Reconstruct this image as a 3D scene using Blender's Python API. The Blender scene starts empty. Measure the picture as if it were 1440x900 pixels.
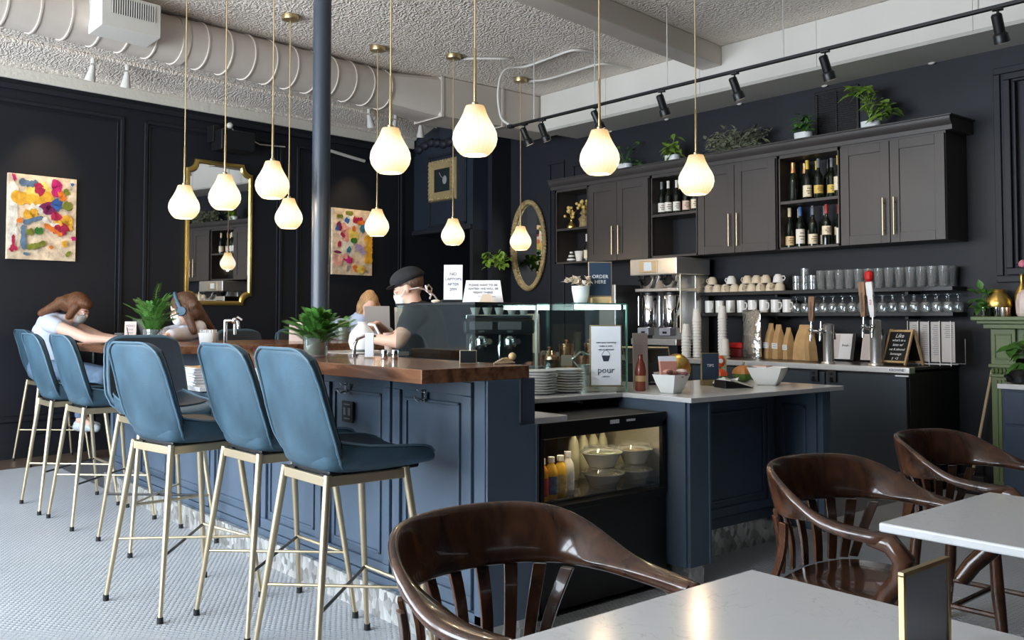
import bpy, math, random
import numpy as np
from mathutils import Vector, Matrix
PI = math.pi
S = bpy.context.scene
COL = S.collection
rnd = random.Random(7)

# ------------------------------------------------------------------ camera, world, light, exposure
cam_d = bpy.data.cameras.new('camera'); cam = bpy.data.objects.new('camera', cam_d); COL.objects.link(cam)
cam.location = (0, 0, 1.30); cam.rotation_euler = (math.radians(92.2), 0, math.radians(-40))
cam_d.sensor_width = 36; cam_d.lens = 32.5; cam_d.shift_y = -0.03746; cam_d.clip_start = 0.05
S.camera = cam
S.view_settings.view_transform = 'Standard'; S.view_settings.look = 'None'
S.view_settings.gamma = 1; S.view_settings.use_curve_mapping = False
S.view_settings.exposure = 0.14
S.cycles.use_denoising = True
S.cycles.max_bounces = 8; S.cycles.diffuse_bounces = 4; S.cycles.glossy_bounces = 4
S.cycles.transmission_bounces = 8; S.cycles.transparent_max_bounces = 16
S.cycles.caustics_reflective = False; S.cycles.caustics_refractive = False
S.cycles.sample_clamp_indirect = 6
W = bpy.data.worlds.new('sky'); S.world = W; W.use_nodes = True
_bg = W.node_tree.nodes['Background']; _bg.inputs[0].default_value = (0.80, 0.90, 1.0, 1); _bg.inputs[1].default_value = 20.0

def area(name, loc, rot, sx, sy, energy, color=(1, 1, 1), portal=False):
    l = bpy.data.lights.new(name, 'AREA'); l.shape = 'RECTANGLE'; l.size = sx; l.size_y = sy
    l.energy = energy; l.color = color
    if portal: l.cycles.is_portal = True
    o = bpy.data.objects.new(name, l); COL.objects.link(o); o.location = loc; o.rotation_euler = rot
    return o
# daylight enters through the shop windows in the wall on the street side (x = -2.6)
for k, yc in enumerate((1.95, 3.55, 5.55, 7.65)):
    area('window_portal', (-2.52, yc, 1.85), (0, -PI/2, 0), 2.7, 1.9 if k else .9, 1, portal=True)

def curve_pts(P, n=5):
    """smooth curve through the points"""
    P = [Vector(p) for p in P]; out = []
    for i in range(len(P)-1):
        a, b, c, d = P[max(i-1, 0)], P[i], P[i+1], P[min(i+2, len(P)-1)]
        for k in range(n):
            t = k/n; out.append(.5*((2*b) + (c-a)*t + (2*a-5*b+4*c-d)*t*t + (3*b-a-3*c+d)*t**3))
    return out + [P[-1]]
# ------------------------------------------------------------------ materials
def mat(name, col, rough=0.5, metal=0.0, spec=0.5, noise=0.0, nscale=8.0, bump=0.0, bscale=60.0, emit=None, estr=0.0,
        trans=0.0, ior=1.45, coat=0.0, sheen=0.0, alpha=1.0, rvar=0.0, stretch=None):
    m = bpy.data.materials.new(name); m.use_nodes = True
    nt = m.node_tree; b = nt.nodes['Principled BSDF']
    c = (col[0], col[1], col[2], 1)
    b.inputs['Base Color'].default_value = c; b.inputs['Roughness'].default_value = rough
    b.inputs['Metallic'].default_value = metal; b.inputs['Specular IOR Level'].default_value = spec
    b.inputs['Transmission Weight'].default_value = trans; b.inputs['IOR'].default_value = ior
    b.inputs['Coat Weight'].default_value = coat; b.inputs['Sheen Weight'].default_value = sheen
    b.inputs['Alpha'].default_value = alpha
    if emit: b.inputs['Emission Color'].default_value = (*emit, 1); b.inputs['Emission Strength'].default_value = estr
    tc = None
    if noise or bump or rvar:
        tc = nt.nodes.new('ShaderNodeTexCoord'); src = tc.outputs['Object']
        if stretch:
            mp = nt.nodes.new('ShaderNodeMapping'); mp.inputs['Scale'].default_value = stretch
            nt.links.new(src, mp.inputs[0]); src = mp.outputs[0]
    if noise:
        n = nt.nodes.new('ShaderNodeTexNoise'); n.inputs['Scale'].default_value = nscale; n.inputs['Detail'].default_value = 5
        nt.links.new(src, n.inputs['Vector'])
        r = nt.nodes.new('ShaderNodeValToRGB'); k = noise
        r.color_ramp.elements[0].position = .3; r.color_ramp.elements[1].position = .7
        r.color_ramp.elements[0].color = (c[0]*(1-k), c[1]*(1-k), c[2]*(1-k), 1)
        r.color_ramp.elements[1].color = (min(1, c[0]*(1+k)), min(1, c[1]*(1+k)), min(1, c[2]*(1+k)), 1)
        nt.links.new(n.outputs[0], r.inputs[0]); nt.links.new(r.outputs[0], b.inputs['Base Color'])
        if rvar:
            mr = nt.nodes.new('ShaderNodeMapRange'); mr.inputs[3].default_value = rough-rvar; mr.inputs[4].default_value = rough+rvar
            nt.links.new(n.outputs[0], mr.inputs[0]); nt.links.new(mr.outputs[0], b.inputs['Roughness'])
    if bump:
        n2 = nt.nodes.new('ShaderNodeTexNoise'); n2.inputs['Scale'].default_value = bscale; n2.inputs['Detail'].default_value = 6
        nt.links.new(src, n2.inputs['Vector'])
        bp = nt.nodes.new('ShaderNodeBump'); bp.inputs['Strength'].default_value = bump; bp.inputs['Distance'].default_value = .02
        nt.links.new(n2.outputs[0], bp.inputs['Height']); nt.links.new(bp.outputs[0], b.inputs['Normal'])
    return m
def nodes_of(m): return m.node_tree, m.node_tree.nodes['Principled BSDF']

def mat_tin(name, col):
    m = mat(name, col, .55)
    nt, b = nodes_of(m)
    tc = nt.nodes.new('ShaderNodeTexCoord')
    n0 = nt.nodes.new('ShaderNodeTexNoise'); n0.inputs['Scale'].default_value = 5; n0.inputs['Detail'].default_value = 3
    v = nt.nodes.new('ShaderNodeTexVoronoi'); v.inputs['Scale'].default_value = 24; v.feature = 'SMOOTH_F1'
    mx = nt.nodes.new('ShaderNodeMixRGB'); mx.inputs[0].default_value = .35
    wv = nt.nodes.new('ShaderNodeTexWave'); wv.inputs['Scale'].default_value = 7; wv.inputs['Distortion'].default_value = 14; wv.inputs['Detail'].default_value = 3
    wv.inputs['Detail Scale'].default_value = 2.2
    nt.links.new(tc.outputs['Object'], n0.inputs['Vector']); nt.links.new(tc.outputs['Object'], mx.inputs[1]); nt.links.new(n0.outputs['Color'], mx.inputs[2])
    nt.links.new(mx.outputs[0], v.inputs['Vector']); nt.links.new(tc.outputs['Object'], wv.inputs['Vector'])
    ad = nt.nodes.new('ShaderNodeMath'); ad.operation = 'ADD'
    nt.links.new(v.outputs['Distance'], ad.inputs[0]); nt.links.new(wv.outputs['Fac'], ad.inputs[1])
    bp = nt.nodes.new('ShaderNodeBump'); bp.inputs['Strength'].default_value = .40; bp.inputs['Distance'].default_value = .035
    nt.links.new(ad.outputs[0], bp.inputs['Height']); nt.links.new(bp.outputs[0], b.inputs['Normal'])
    return m

def mat_wood(name, c1, c2, rough=.3, scale=3.0, stretch=(1, 12, 12), coat=.3):
    m = mat(name, c1, rough, coat=coat)
    nt, b = nodes_of(m)
    tc = nt.nodes.new('ShaderNodeTexCoord'); mp = nt.nodes.new('ShaderNodeMapping'); mp.inputs['Scale'].default_value = stretch
    n = nt.nodes.new('ShaderNodeTexNoise'); n.inputs['Scale'].default_value = scale; n.inputs['Detail'].default_value = 8; n.inputs['Distortion'].default_value = .6
    r = nt.nodes.new('ShaderNodeValToRGB'); r.color_ramp.elements[0].position = .35; r.color_ramp.elements[1].position = .68
    r.color_ramp.elements[0].color = (*c1, 1); r.color_ramp.elements[1].color = (*c2, 1)
    nt.links.new(tc.outputs['Object'], mp.inputs[0]); nt.links.new(mp.outputs[0], n.inputs['Vector'])
    nt.links.new(n.outputs[0], r.inputs[0]); nt.links.new(r.outputs[0], b.inputs['Base Color'])
    bp = nt.nodes.new('ShaderNodeBump'); bp.inputs['Strength'].default_value = .08; bp.inputs['Distance'].default_value = .01
    nt.links.new(n.outputs[0], bp.inputs['Height']); nt.links.new(bp.outputs[0], b.inputs['Normal'])
    return m

def mat_quartz(name, col, rough=.16):
    m = mat(name, col, rough)
    nt, b = nodes_of(m)
    tc = nt.nodes.new('ShaderNodeTexCoord')
    n = nt.nodes.new('ShaderNodeTexNoise'); n.inputs['Scale'].default_value = 9; n.inputs['Detail'].default_value = 9; n.inputs['Distortion'].default_value = 1.5
    r = nt.nodes.new('ShaderNodeValToRGB'); e = r.color_ramp.elements
    d = tuple(x*.82 for x in col)
    e[0].position = .485; e[0].color = (*col, 1); e[1].position = .515; e[1].color = (*col, 1)
    x = e.new(.5); x.color = (*d, 1)
    n2 = nt.nodes.new('ShaderNodeTexNoise'); n2.inputs['Scale'].default_value = 3
    mx = nt.nodes.new('ShaderNodeMixRGB'); mx.blend_type = 'MIX'; mx.inputs[1].default_value = (*col, 1)
    mr = nt.nodes.new('ShaderNodeMapRange'); mr.inputs[1].default_value = .45; mr.inputs[2].default_value = .6
    nt.links.new(tc.outputs['Object'], n.inputs['Vector']); nt.links.new(tc.outputs['Object'], n2.inputs['Vector'])
    nt.links.new(n.outputs[0], r.inputs[0]); nt.links.new(n2.outputs[0], mr.inputs[0]); nt.links.new(mr.outputs[0], mx.inputs[0])
    nt.links.new(r.outputs[0], mx.inputs[2]); nt.links.new(mx.outputs[0], b.inputs['Base Color'])
    return m

def mat_hammered(name):
    m = mat(name, (.55, .54, .52), .34, .75)
    nt, b = nodes_of(m)
    tc = nt.nodes.new('ShaderNodeTexCoord'); mp = nt.nodes.new('ShaderNodeMapping'); mp.inputs['Scale'].default_value = (1, 1, .72)
    v = nt.nodes.new('ShaderNodeTexVoronoi'); v.inputs['Scale'].default_value = 34; v.inputs['Randomness'].default_value = .8
    r = nt.nodes.new('ShaderNodeValToRGB'); e = r.color_ramp.elements
    e[0].color = (.34, .33, .31, 1); e[1].color = (.95, .94, .90, 1)
    sp = nt.nodes.new('ShaderNodeSeparateColor')
    nt.links.new(tc.outputs['Object'], mp.inputs[0]); nt.links.new(mp.outputs[0], v.inputs['Vector'])
    nt.links.new(v.outputs['Color'], sp.inputs[0]); nt.links.new(sp.outputs[0], r.inputs[0]); nt.links.new(r.outputs[0], b.inputs['Base Color'])
    bp = nt.nodes.new('ShaderNodeBump'); bp.inputs['Strength'].default_value = .25; bp.inputs['Distance'].default_value = .01
    nt.links.new(v.outputs['Distance'], bp.inputs['Height']); nt.links.new(bp.outputs[0], b.inputs['Normal'])
    return m

def mat_glass(name, col=(1, 1, 1), rough=0.0, tint=.93, refl=.1, milk=0.0):
    """clear glass that lets light through: transparent mixed with a fresnel gloss"""
    m = bpy.data.materials.new(name); m.use_nodes = True; nt = m.node_tree; nt.nodes.clear()
    out = nt.nodes.new('ShaderNodeOutputMaterial'); mix = nt.nodes.new('ShaderNodeMixShader')
    t = nt.nodes.new('ShaderNodeBsdfTransparent'); t.inputs[0].default_value = (col[0]*tint, col[1]*tint, col[2]*tint, 1)
    g = nt.nodes.new('ShaderNodeBsdfGlossy'); g.inputs['Roughness'].default_value = rough; g.inputs['Color'].default_value = (.95, 1, 1, 1)
    f = nt.nodes.new('ShaderNodeLayerWeight'); f.inputs[0].default_value = .5
    p = nt.nodes.new('ShaderNodeMath'); p.operation = 'POWER'; p.inputs[1].default_value = 4
    a = nt.nodes.new('ShaderNodeMath'); a.operation = 'MULTIPLY_ADD'; a.inputs[1].default_value = .8; a.inputs[2].default_value = refl; a.use_clamp = True
    nt.links.new(f.outputs['Facing'], p.inputs[0]); nt.links.new(p.outputs[0], a.inputs[0]); nt.links.new(a.outputs[0], mix.inputs[0])
    nt.links.new(t.outputs[0], mix.inputs[1]); nt.links.new(g.outputs[0], mix.inputs[2]); nt.links.new(mix.outputs[0], out.inputs[0])
    if milk:
        d = nt.nodes.new('ShaderNodeBsdfDiffuse'); d.inputs[0].default_value = (.8, .8, .8, 1); m2 = nt.nodes.new('ShaderNodeMixShader'); m2.inputs[0].default_value = milk
        nt.links.new(mix.outputs[0], m2.inputs[1]); nt.links.new(d.outputs[0], m2.inputs[2]); nt.links.new(m2.outputs[0], out.inputs[0])
    return m

def mat_lampshade(name):
    m = mat(name, (.34, .31, .26), .25)
    nt, b = nodes_of(m)
    tc = nt.nodes.new('ShaderNodeTexCoord'); sp = nt.nodes.new('ShaderNodeSeparateXYZ'); nt.links.new(tc.outputs['Object'], sp.inputs[0])
    r = nt.nodes.new('ShaderNodeValToRGB'); e = r.color_ramp.elements
    mr = nt.nodes.new('ShaderNodeMapRange'); mr.inputs[1].default_value = -.125; mr.inputs[2].default_value = .125
    nt.links.new(sp.outputs[2], mr.inputs[0]); nt.links.new(mr.outputs[0], r.inputs[0])
    e[0].position = 0; e[0].color = (1.0, .66, .30, 1); e[1].position = 1; e[1].color = (.62, .34, .10, 1)
    for p, c in ((.12, (1, .78, .42, 1)), (.30, (1, .94, .72, 1)), (.52, (1, .95, .76, 1)), (.70, (1, .86, .56, 1)), (.84, (.92, .62, .25, 1))):
        x = e.new(p); x.color = c
    # fine vertical flutes of the pressed glass dim the light a little
    at = nt.nodes.new('ShaderNodeMath'); at.operation = 'ARCTAN2'; nt.links.new(sp.outputs[0], at.inputs[0]); nt.links.new(sp.outputs[1], at.inputs[1])
    ml = nt.nodes.new('ShaderNodeMath'); ml.operation = 'MULTIPLY'; ml.inputs[1].default_value = 48; nt.links.new(at.outputs[0], ml.inputs[0])
    sn = nt.nodes.new('ShaderNodeMath'); sn.operation = 'SINE'; nt.links.new(ml.outputs[0], sn.inputs[0])
    ma = nt.nodes.new('ShaderNodeMath'); ma.operation = 'MULTIPLY_ADD'; ma.inputs[1].default_value = .13; ma.inputs[2].default_value = .97
    nt.links.new(sn.outputs[0], ma.inputs[0])
    nt.links.new(r.outputs[0], b.inputs['Emission Color']); nt.links.new(ma.outputs[0], b.inputs['Emission Strength'])
    return m

def mat_leather(name, col):
    m = mat(name, col, .46, spec=.35, noise=.34, nscale=5.5, bump=.12, bscale=220, rvar=.08)
    return m

M = dict(
 wall=mat('navy_black_paint', (.0088, .0104, .0155), .6, noise=.08, nscale=2),
 cab=mat('charcoal_cabinet_paint', (.054, .047, .044), .45, noise=.06, nscale=3),
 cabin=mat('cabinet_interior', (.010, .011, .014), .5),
 blue=mat('slate_blue_paint', (.076, .108, .152), .38, noise=.07, nscale=3),
 column=mat('column_paint', (.040, .050, .066), .35),
 tin=mat_tin('pressed_tin', (.86, .77, .68)),
 tincream=mat('cream_enamel', (.74, .69, .60), .5, bump=.25, bscale=26),
 duct=mat('duct_paint', (.60, .53, .465), .5, noise=.04, nscale=3),
 soffit=mat('soffit_paint', (.64, .605, .55), .55, noise=.03, nscale=2),
 wood=mat_wood('walnut_bar_top', (.085, .035, .018), (.27, .125, .065), .25, 2.6, (9, 1.1, 9)),
 chair=mat_wood('dark_chair_wood', (.030, .013, .008), (.105, .043, .021), .22, 3.0, (5, 5, 2.5), .45),
 quartz=mat_quartz('white_quartz', (.62, .62, .62)),
 leather=mat_leather('blue_leather', (.042, .084, .118)),
 pip=mat('pale_blue_piping', (.085, .15, .20), .4),
 inner=mat('dark_navy_upholstery', (.012, .020, .030), .5, noise=.15, nscale=8),
 brass=mat('brushed_brass', (.60, .46, .25), .36, 1.0, noise=.08, nscale=20),
 champ=mat('champagne_metal', (.56, .46, .31), .38, .85),
 gold=mat('gilt', (.72, .50, .14), .32, .9, bump=.2, bscale=40),
 goldleaf=mat('antique_gilt', (.62, .47, .24), .38, .75, bump=1.0, bscale=90),
 black=mat('satin_black', (.008, .008, .009), .38),
 rubber=mat('black_rubber', (.012, .012, .013), .7),
 steel=mat('stainless_steel', (.74, .72, .69), .28, .82, noise=.05, nscale=30, stretch=(1, 1, 12)),
 chrome=mat('chrome', (.78, .78, .80), .08, 1.0),
 mirror=mat('mirror_glass', (.86, .87, .87), .015, 1.0),
 white=mat('white_ceramic', (.78, .78, .76), .18),
 cream=mat('cream_ceramic', (.66, .57, .44), .3),
 paper=mat('white_paper', (.80, .81, .84), .75),
 cupwhite=mat('paper_cup_white', (.76, .73, .68), .55),
 kraft=mat('kraft_paper', (.50, .32, .15), .7, noise=.12, nscale=14),
 ink=mat('dark_ink', (.03, .035, .06), .7),
 inkgrey=mat('grey_ink', (.22, .22, .25), .7),
 signblue=mat('navy_sign_board', (.022, .042, .075), .5),
 signwhite=mat('white_lettering', (.85, .85, .85), .6),
 glass=mat_glass('clear_glass', tint=.94, refl=.06),
 guard=mat_glass('sneeze_guard_glass', (.93, 1, .98), tint=.95, refl=.17),
 gedge=mat('green_glass_edge', (.25, .62, .50), .15, emit=None),
 drink=mat_glass('drinking_glass', (.93, .95, .96), rough=.05, tint=.90, refl=.16, milk=.10),
 bottle=mat('dark_bottle_glass', (.006, .010, .006), .08, coat=.5),
 bottleclear=mat('pale_bottle_glass', (.60, .42, .14), .1, coat=.5),
 green=mat('leaf_green', (.060, .17, .028), .45, noise=.35, nscale=20),
 fern=mat('fern_green', (.070, .200, .030), .5, noise=.4, nscale=25),
 lime=mat('lime_leaf', (.22, .36, .045), .4, noise=.3, nscale=18),
 sage=mat('sage_leaf', (.22, .23, .15), .55, noise=.4, nscale=30),
 skin=mat('skin', (.60, .36, .26), .5, noise=.06, nscale=9),
 copper=mat('copper', (.78, .42, .25), .25, 1.0),
 red=mat('red_enamel', (.55, .02, .02), .35),
 orange=mat('orange_enamel', (.75, .10, .03), .35),
 lamp=mat_lampshade('fluted_opal_glass'),
 bulb=mat('bulb_glow', (1, .9, .7), .5, emit=(1, .93, .76), estr=2.6),
 cord=mat('gold_fabric_cord', (.50, .36, .17), .6),
 olive=mat('olive_green_paint', (.125, .165, .066), .45, noise=.1, nscale=9),
 tile=mat('white_hex_tile', (.41, .43, .455), .35, noise=.05, nscale=1.2),
 grout=mat('dark_grout', (.11, .115, .125), .85),
 hammer=mat_hammered('hammered_metal'),
 stick=mat('pale_wood_stick', (.55, .42, .26), .5),
 oak=mat_wood('pine_wood', (.48, .31, .14), (.66, .46, .24), .5, 5, (1, 6, 6), 0),
 darkwood=mat_wood('dark_floor_wood', (.07, .045, .032), (.15, .10, .07), .45, 4, (2, 10, 10), .1),
)

# ------------------------------------------------------------------ mesh builder
class MB:
    def __init__(self): self.v = []; self.f = []
    def add(self, vs, fs):
        n = len(self.v); self.v.extend(tuple(p) for p in vs); self.f.extend(tuple(i+n for i in q) for q in fs); return self
    def box(self, x0, x1, y0, y1, z0, z1):
        return self.add([(x0,y0,z0),(x1,y0,z0),(x1,y1,z0),(x0,y1,z0),(x0,y0,z1),(x1,y0,z1),(x1,y1,z1),(x0,y1,z1)],
                        [(3,2,1,0),(4,5,6,7),(0,1,5,4),(1,2,6,5),(2,3,7,6),(3,0,4,7)])
    def obox(self, c, size, ax=None):
        """box at c, size (a,b,h); ax = (ux,uy,uz) unit axes or a yaw angle"""
        if ax is None: ax = 0.0
        if isinstance(ax, (int, float)): ax = (Vector((math.cos(ax), math.sin(ax), 0)), Vector((-math.sin(ax), math.cos(ax), 0)), Vector((0,0,1)))
        c = Vector(c); u, w, n = [Vector(a)*s/2 for a, s in zip(ax, size)]
        vs = [c+u*a+w*b+n*k for k in (-1,1) for a, b in ((-1,-1),(1,-1),(1,1),(-1,1))]
        return self.add(vs, [(3,2,1,0),(4,5,6,7),(0,1,5,4),(1,2,6,5),(2,3,7,6),(3,0,4,7)])
    def loops(self, L, close=True, cap0=True, cap1=True):
        n = len(L[0]); b = len(self.v)
        for l in L: self.v.extend(tuple(p) for p in l)
        for i in range(len(L)-1):
            for j in range(n if close else n-1):
                k = (j+1) % n
                self.f.append((b+i*n+j, b+i*n+k, b+(i+1)*n+k, b+(i+1)*n+j))
        if cap0: self.f.append(tuple(b+j for j in reversed(range(n))))
        if cap1: self.f.append(tuple(b+(len(L)-1)*n+j for j in range(n)))
        return self
    def tube(self, pts, r, n=8, caps=True):
        P = [Vector(p) for p in pts]; R = r if isinstance(r, (list, tuple)) else [r]*len(P)
        L = []; pu = None
        for i, p in enumerate(P):
            t = (P[min(i+1, len(P)-1)] - P[max(i-1, 0)]).normalized()
            if pu is None:
                a = Vector((0,0,1)) if abs(t.z) < .9 else Vector((1,0,0)); u = t.cross(a).normalized()
            else: u = (pu - t*pu.dot(t)).normalized()
            pu = u; w = t.cross(u)
            L.append([p + (u*math.cos(2*PI*j/n) + w*math.sin(2*PI*j/n))*R[i] for j in range(n)])
        return self.loops(L, True, caps, caps)
    def cyl(self, p0, p1, r0, r1=None, n=12): return self.tube([p0, p1], [r0, r0 if r1 is None else r1], n)
    def lathe(self, prof, c=(0,0,0), n=20, sq=0.0, rx=1.0, ry=1.0, cap0=True, cap1=True):
        L = []
        for r, z in prof:
            l = []
            for j in range(n):
                a = 2*PI*j/n; k = 1.0
                if sq: k = 1/max(abs(math.cos(a)), abs(math.sin(a)))**sq
                l.append((c[0]+r*k*math.cos(a)*rx, c[1]+r*k*math.sin(a)*ry, c[2]+z))
            L.append(l)
        return self.loops(L, True, cap0, cap1)
    def ball(self, c, r, nu=12, nv=8, ax=None):
        if isinstance(r, (int, float)): r = (r, r, r)
        if ax is None: ax = (Vector((1,0,0)), Vector((0,1,0)), Vector((0,0,1)))
        c = Vector(c); L = []
        for i in range(nv+1):
            t = PI*i/nv; rr = max(math.sin(t), 1e-3); z = -math.cos(t)
            L.append([c + Vector(ax[0])*(r[0]*rr*math.cos(2*PI*j/nu)) + Vector(ax[1])*(r[1]*rr*math.sin(2*PI*j/nu)) + Vector(ax[2])*(r[2]*z) for j in range(nu)])
        return self.loops(L)
    def cap(self, p0, r0, p1, r1, n=14):
        """tapered capsule"""
        p0, p1 = Vector(p0), Vector(p1); d = (p1-p0); t = d.normalized(); P = []; R = []
        for a in (-80, -55, -25): P.append(p0 + t*(r0*math.sin(math.radians(a)))); R.append(r0*math.cos(math.radians(a)))
        P.append(p0); R.append(r0); P.append(p1); R.append(r1)
        for a in (25, 55, 80): P.append(p1 + t*(r1*math.sin(math.radians(a)))); R.append(r1*math.cos(math.radians(a)))
        a = Vector((0,0,1)) if abs(t.z) < .9 else Vector((1,0,0)); u = t.cross(a).normalized(); w = t.cross(u)
        return self.loops([[p + (u*math.cos(2*PI*j/n) + w*math.sin(2*PI*j/n))*q for j in range(n)] for p, q in zip(P, R)])
    def grid(self, fn, nu, nv):
        b = len(self.v)
        for i in range(nu+1):
            for j in range(nv+1): self.v.append(tuple(fn(i/nu, j/nv)))
        for i in range(nu):
            for j in range(nv):
                a = b+i*(nv+1)+j; self.f.append((a, a+nv+1, a+nv+2, a+1))
        return self
    def poly(self, pts, d):
        """prism of a polygon (3d points) extruded by vector d"""
        n = len(pts); d = Vector(d); A = [Vector(p) for p in pts]
        return self.loops([A, [p+d for p in A]])
    def shift(self, d, i0=0):
        d = Vector(d)
        for i in range(i0, len(self.v)): self.v[i] = tuple(Vector(self.v[i])+d)
        return self
    def build(self, name, m, parent=None, smooth=False, ang=40, bevel=0, world=False, bseg=2, kind=None, sub=0, solid=0):
        me = bpy.data.meshes.new(name); me.from_pydata(self.v, [], self.f); me.update()
        o = bpy.data.objects.new(name, me); COL.objects.link(o)
        me.materials.append(M[m] if isinstance(m, str) else m)
        if smooth or bevel:
            me.polygons.foreach_set('use_smooth', [True]*len(me.polygons)); me.set_sharp_from_angle(angle=math.radians(ang))
        if solid:
            s = o.modifiers.new('solid', 'SOLIDIFY'); s.thickness = solid; s.offset = -1
        if bevel:
            b = o.modifiers.new('bevel', 'BEVEL'); b.width = bevel; b.segments = bseg; b.limit_method = 'ANGLE'; b.angle_limit = math.radians(40); b.harden_normals = True
        if sub:
            s = o.modifiers.new('sub', 'SUBSURF'); s.levels = sub; s.render_levels = sub
        put(o, parent, world)
        if kind: o['kind'] = kind
        return o

def put(o, parent, world=False):
    if parent is not None:
        o.parent = parent
        if world:
            o.matrix_parent_inverse = (Matrix.Translation(parent.location) @ Matrix.Rotation(parent.rotation_euler.z, 4, 'Z')).inverted()
def thing(name, label, cat, loc=(0,0,0), rz=0.0, group=None):
    o = bpy.data.objects.new(name, None); COL.objects.link(o); o.empty_display_size = .1
    o.location = loc; o.rotation_euler = (0, 0, rz); o['label'] = label; o['category'] = cat
    if group: o['group'] = group
    return o
def tag(o, label, cat, group=None):
    o['label'] = label; o['category'] = cat
    if group: o['group'] = group
    return o
def struct(o): o['kind'] = 'structure'; return o
def dup(root, loc, rz=0.0, label=None, group=None):
    def cp(o, par):
        c = o.copy(); COL.objects.link(c)
        if par is not None: c.parent = par
        for ch in kids.get(o, ()): cp(ch, c)
        return c
    kids = {}
    todo = [root]
    while todo:
        o = todo.pop(); kids[o] = [c for c in o.children]; todo += kids[o]
    c = cp(root, None); c.location = loc; c.rotation_euler = (0, 0, rz)
    if label: c['label'] = label
    if group: c['group'] = group
    return c
def text(s, size, o, u, w, m, parent, world=False, name='lettering', ex=.0006, align='CENTER', shear=0.0, off=0.001):
    """flat letters lying in the plane of unit vectors u (reading direction) and w (up), centred on o"""
    c = bpy.data.curves.new('t', 'FONT'); c.body = s; c.size = size; c.align_x = align; c.align_y = 'CENTER'; c.extrude = ex; c.shear = shear; c.resolution_u = 2
    c.space_line = .95
    ob = bpy.data.objects.new('t', c); COL.objects.link(ob)
    me = bpy.data.meshes.new_from_object(ob); bpy.data.objects.remove(ob); bpy.data.curves.remove(c)
    u = Vector(u).normalized(); w = Vector(w).normalized(); n = u.cross(w)
    mt = Matrix((u, w, n)).transposed().to_4x4(); mt.translation = Vector(o) + n*off
    me.transform(mt); me.materials.clear(); me.materials.append(M[m])
    t = bpy.data.objects.new(name, me); COL.objects.link(t); put(t, parent, world); return t
def spot(name, loc, target, energy, size=50, blend=.5, color=(1, .82, .6), rad=.03):
    l = bpy.data.lights.new(name, 'SPOT'); l.energy = energy; l.spot_size = math.radians(size); l.spot_blend = blend; l.color = color; l.shadow_soft_size = rad
    o = bpy.data.objects.new(name, l); COL.objects.link(o); o.location = loc
    o.rotation_euler = (Vector(target)-Vector(loc)).to_track_quat('-Z', 'Y').to_euler(); return o
# ------------------------------------------------------------------ the setting
CEIL = 3.74; XR = 7.30
# left wall runs slightly skew: origin L0, direction LD, room-side normal LN
L0 = Vector((1.866, 9.437, 0)); LD = Vector((.99186, .1273, 0)); LN = Vector((.1273, -.99186, 0))
def lw(x, off, z):
    """point on the left wall above world x, off metres into the room, at height z"""
    s = (x - L0.x)/LD.x; p = L0 + LD*s + LN*off; return Vector((p.x, p.y, z))
floor = struct(MB().box(-2.7, 8.6, -2.6, 11.2, -.08, -.0035).build('floor', 'grout'))
# hexagonal mosaic: every tile is geometry
HF = .0262; HR = HF/math.sqrt(3)*.94; RX = HF; RY = HF*math.sqrt(3)/2
hexc = []
for j in range(int((9.35-1.6)/RY)):
    y = 1.6 + j*RY
    for i in range(int(7.0/RX)):
        x = .05 + i*RX + (RX/2 if j % 2 else 0)
        if x > 2.22 and not (x < 3.6 and y < 3.0) and not (x >= 3.6 and y < 3.3): continue
        if x > 2.0 and y > 3.3 and x > 2.18: continue
        hexc.append((x, y))
hexc = np.array(hexc)
_d = .643*hexc[:, 0] + .766*hexc[:, 1]; _l = .766*hexc[:, 0] - .643*hexc[:, 1]
_px = 720 + 1300*_l/_d; _py = 446 + 1300*1.3/_d
_vis = (_px > 5) & (_px < 545) & (_py < 893)
_idx = np.where(_vis)[0]; _idx = _idx[np.argsort(_d[_idx])][:300]
tm = MB(); ca = [(PI/6 + PI/3*k) for k in range(6)]
tm.loops([[(HR*math.cos(a), HR*math.sin(a), -.004) for a in ca], [(HR*math.cos(a), HR*math.sin(a), -.0006) for a in ca], [(HR*.92*math.cos(a), HR*.92*math.sin(a), 0) for a in ca]], True, False, True)
t0 = tm.build('tile', 'tile', floor)
t0.location = (*hexc[_idx[0]], 0)
for k in _idx[1:]:
    t = t0.copy(); COL.objects.link(t); t.location = (*hexc[k], 0)
rest = np.delete(hexc, _idx, axis=0); n = len(rest)
base = np.array(tm.v); V = (base[None, :, :] + np.concatenate([rest, np.zeros((n, 1))], 1)[:, None, :]).reshape(-1, 3)
F4 = np.array([q for q in tm.f if len(q) == 4]); F6 = np.array([q for q in tm.f if len(q) == 6])
off = (np.arange(n)*len(base))[:, None, None]
q4 = (F4[None]+off).reshape(-1, 4); q6 = (F6[None]+off).reshape(-1, 6)
me = bpy.data.meshes.new('tile_field'); me.vertices.add(len(V)); me.vertices.foreach_set('co', V.ravel())
me.loops.add(q4.size+q6.size); me.loops.foreach_set('vertex_index', np.concatenate([q4.ravel(), q6.ravel()]))
me.polygons.add(len(q4)+len(q6))
me.polygons.foreach_set('loop_start', np.concatenate([np.arange(len(q4))*4, q4.size+np.arange(len(q6))*6])); me.update(calc_edges=True)
me.materials.append(M['tile']); o = bpy.data.objects.new('tile_field', me); COL.objects.link(o); o.parent = floor; o['kind'] = 'stuff'
MB().obox(lw(2.2, .28, -.001), (5.0, .56, .012), math.atan2(LD.y, LD.x)).build('wood_border', 'darkwood', floor)

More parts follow.
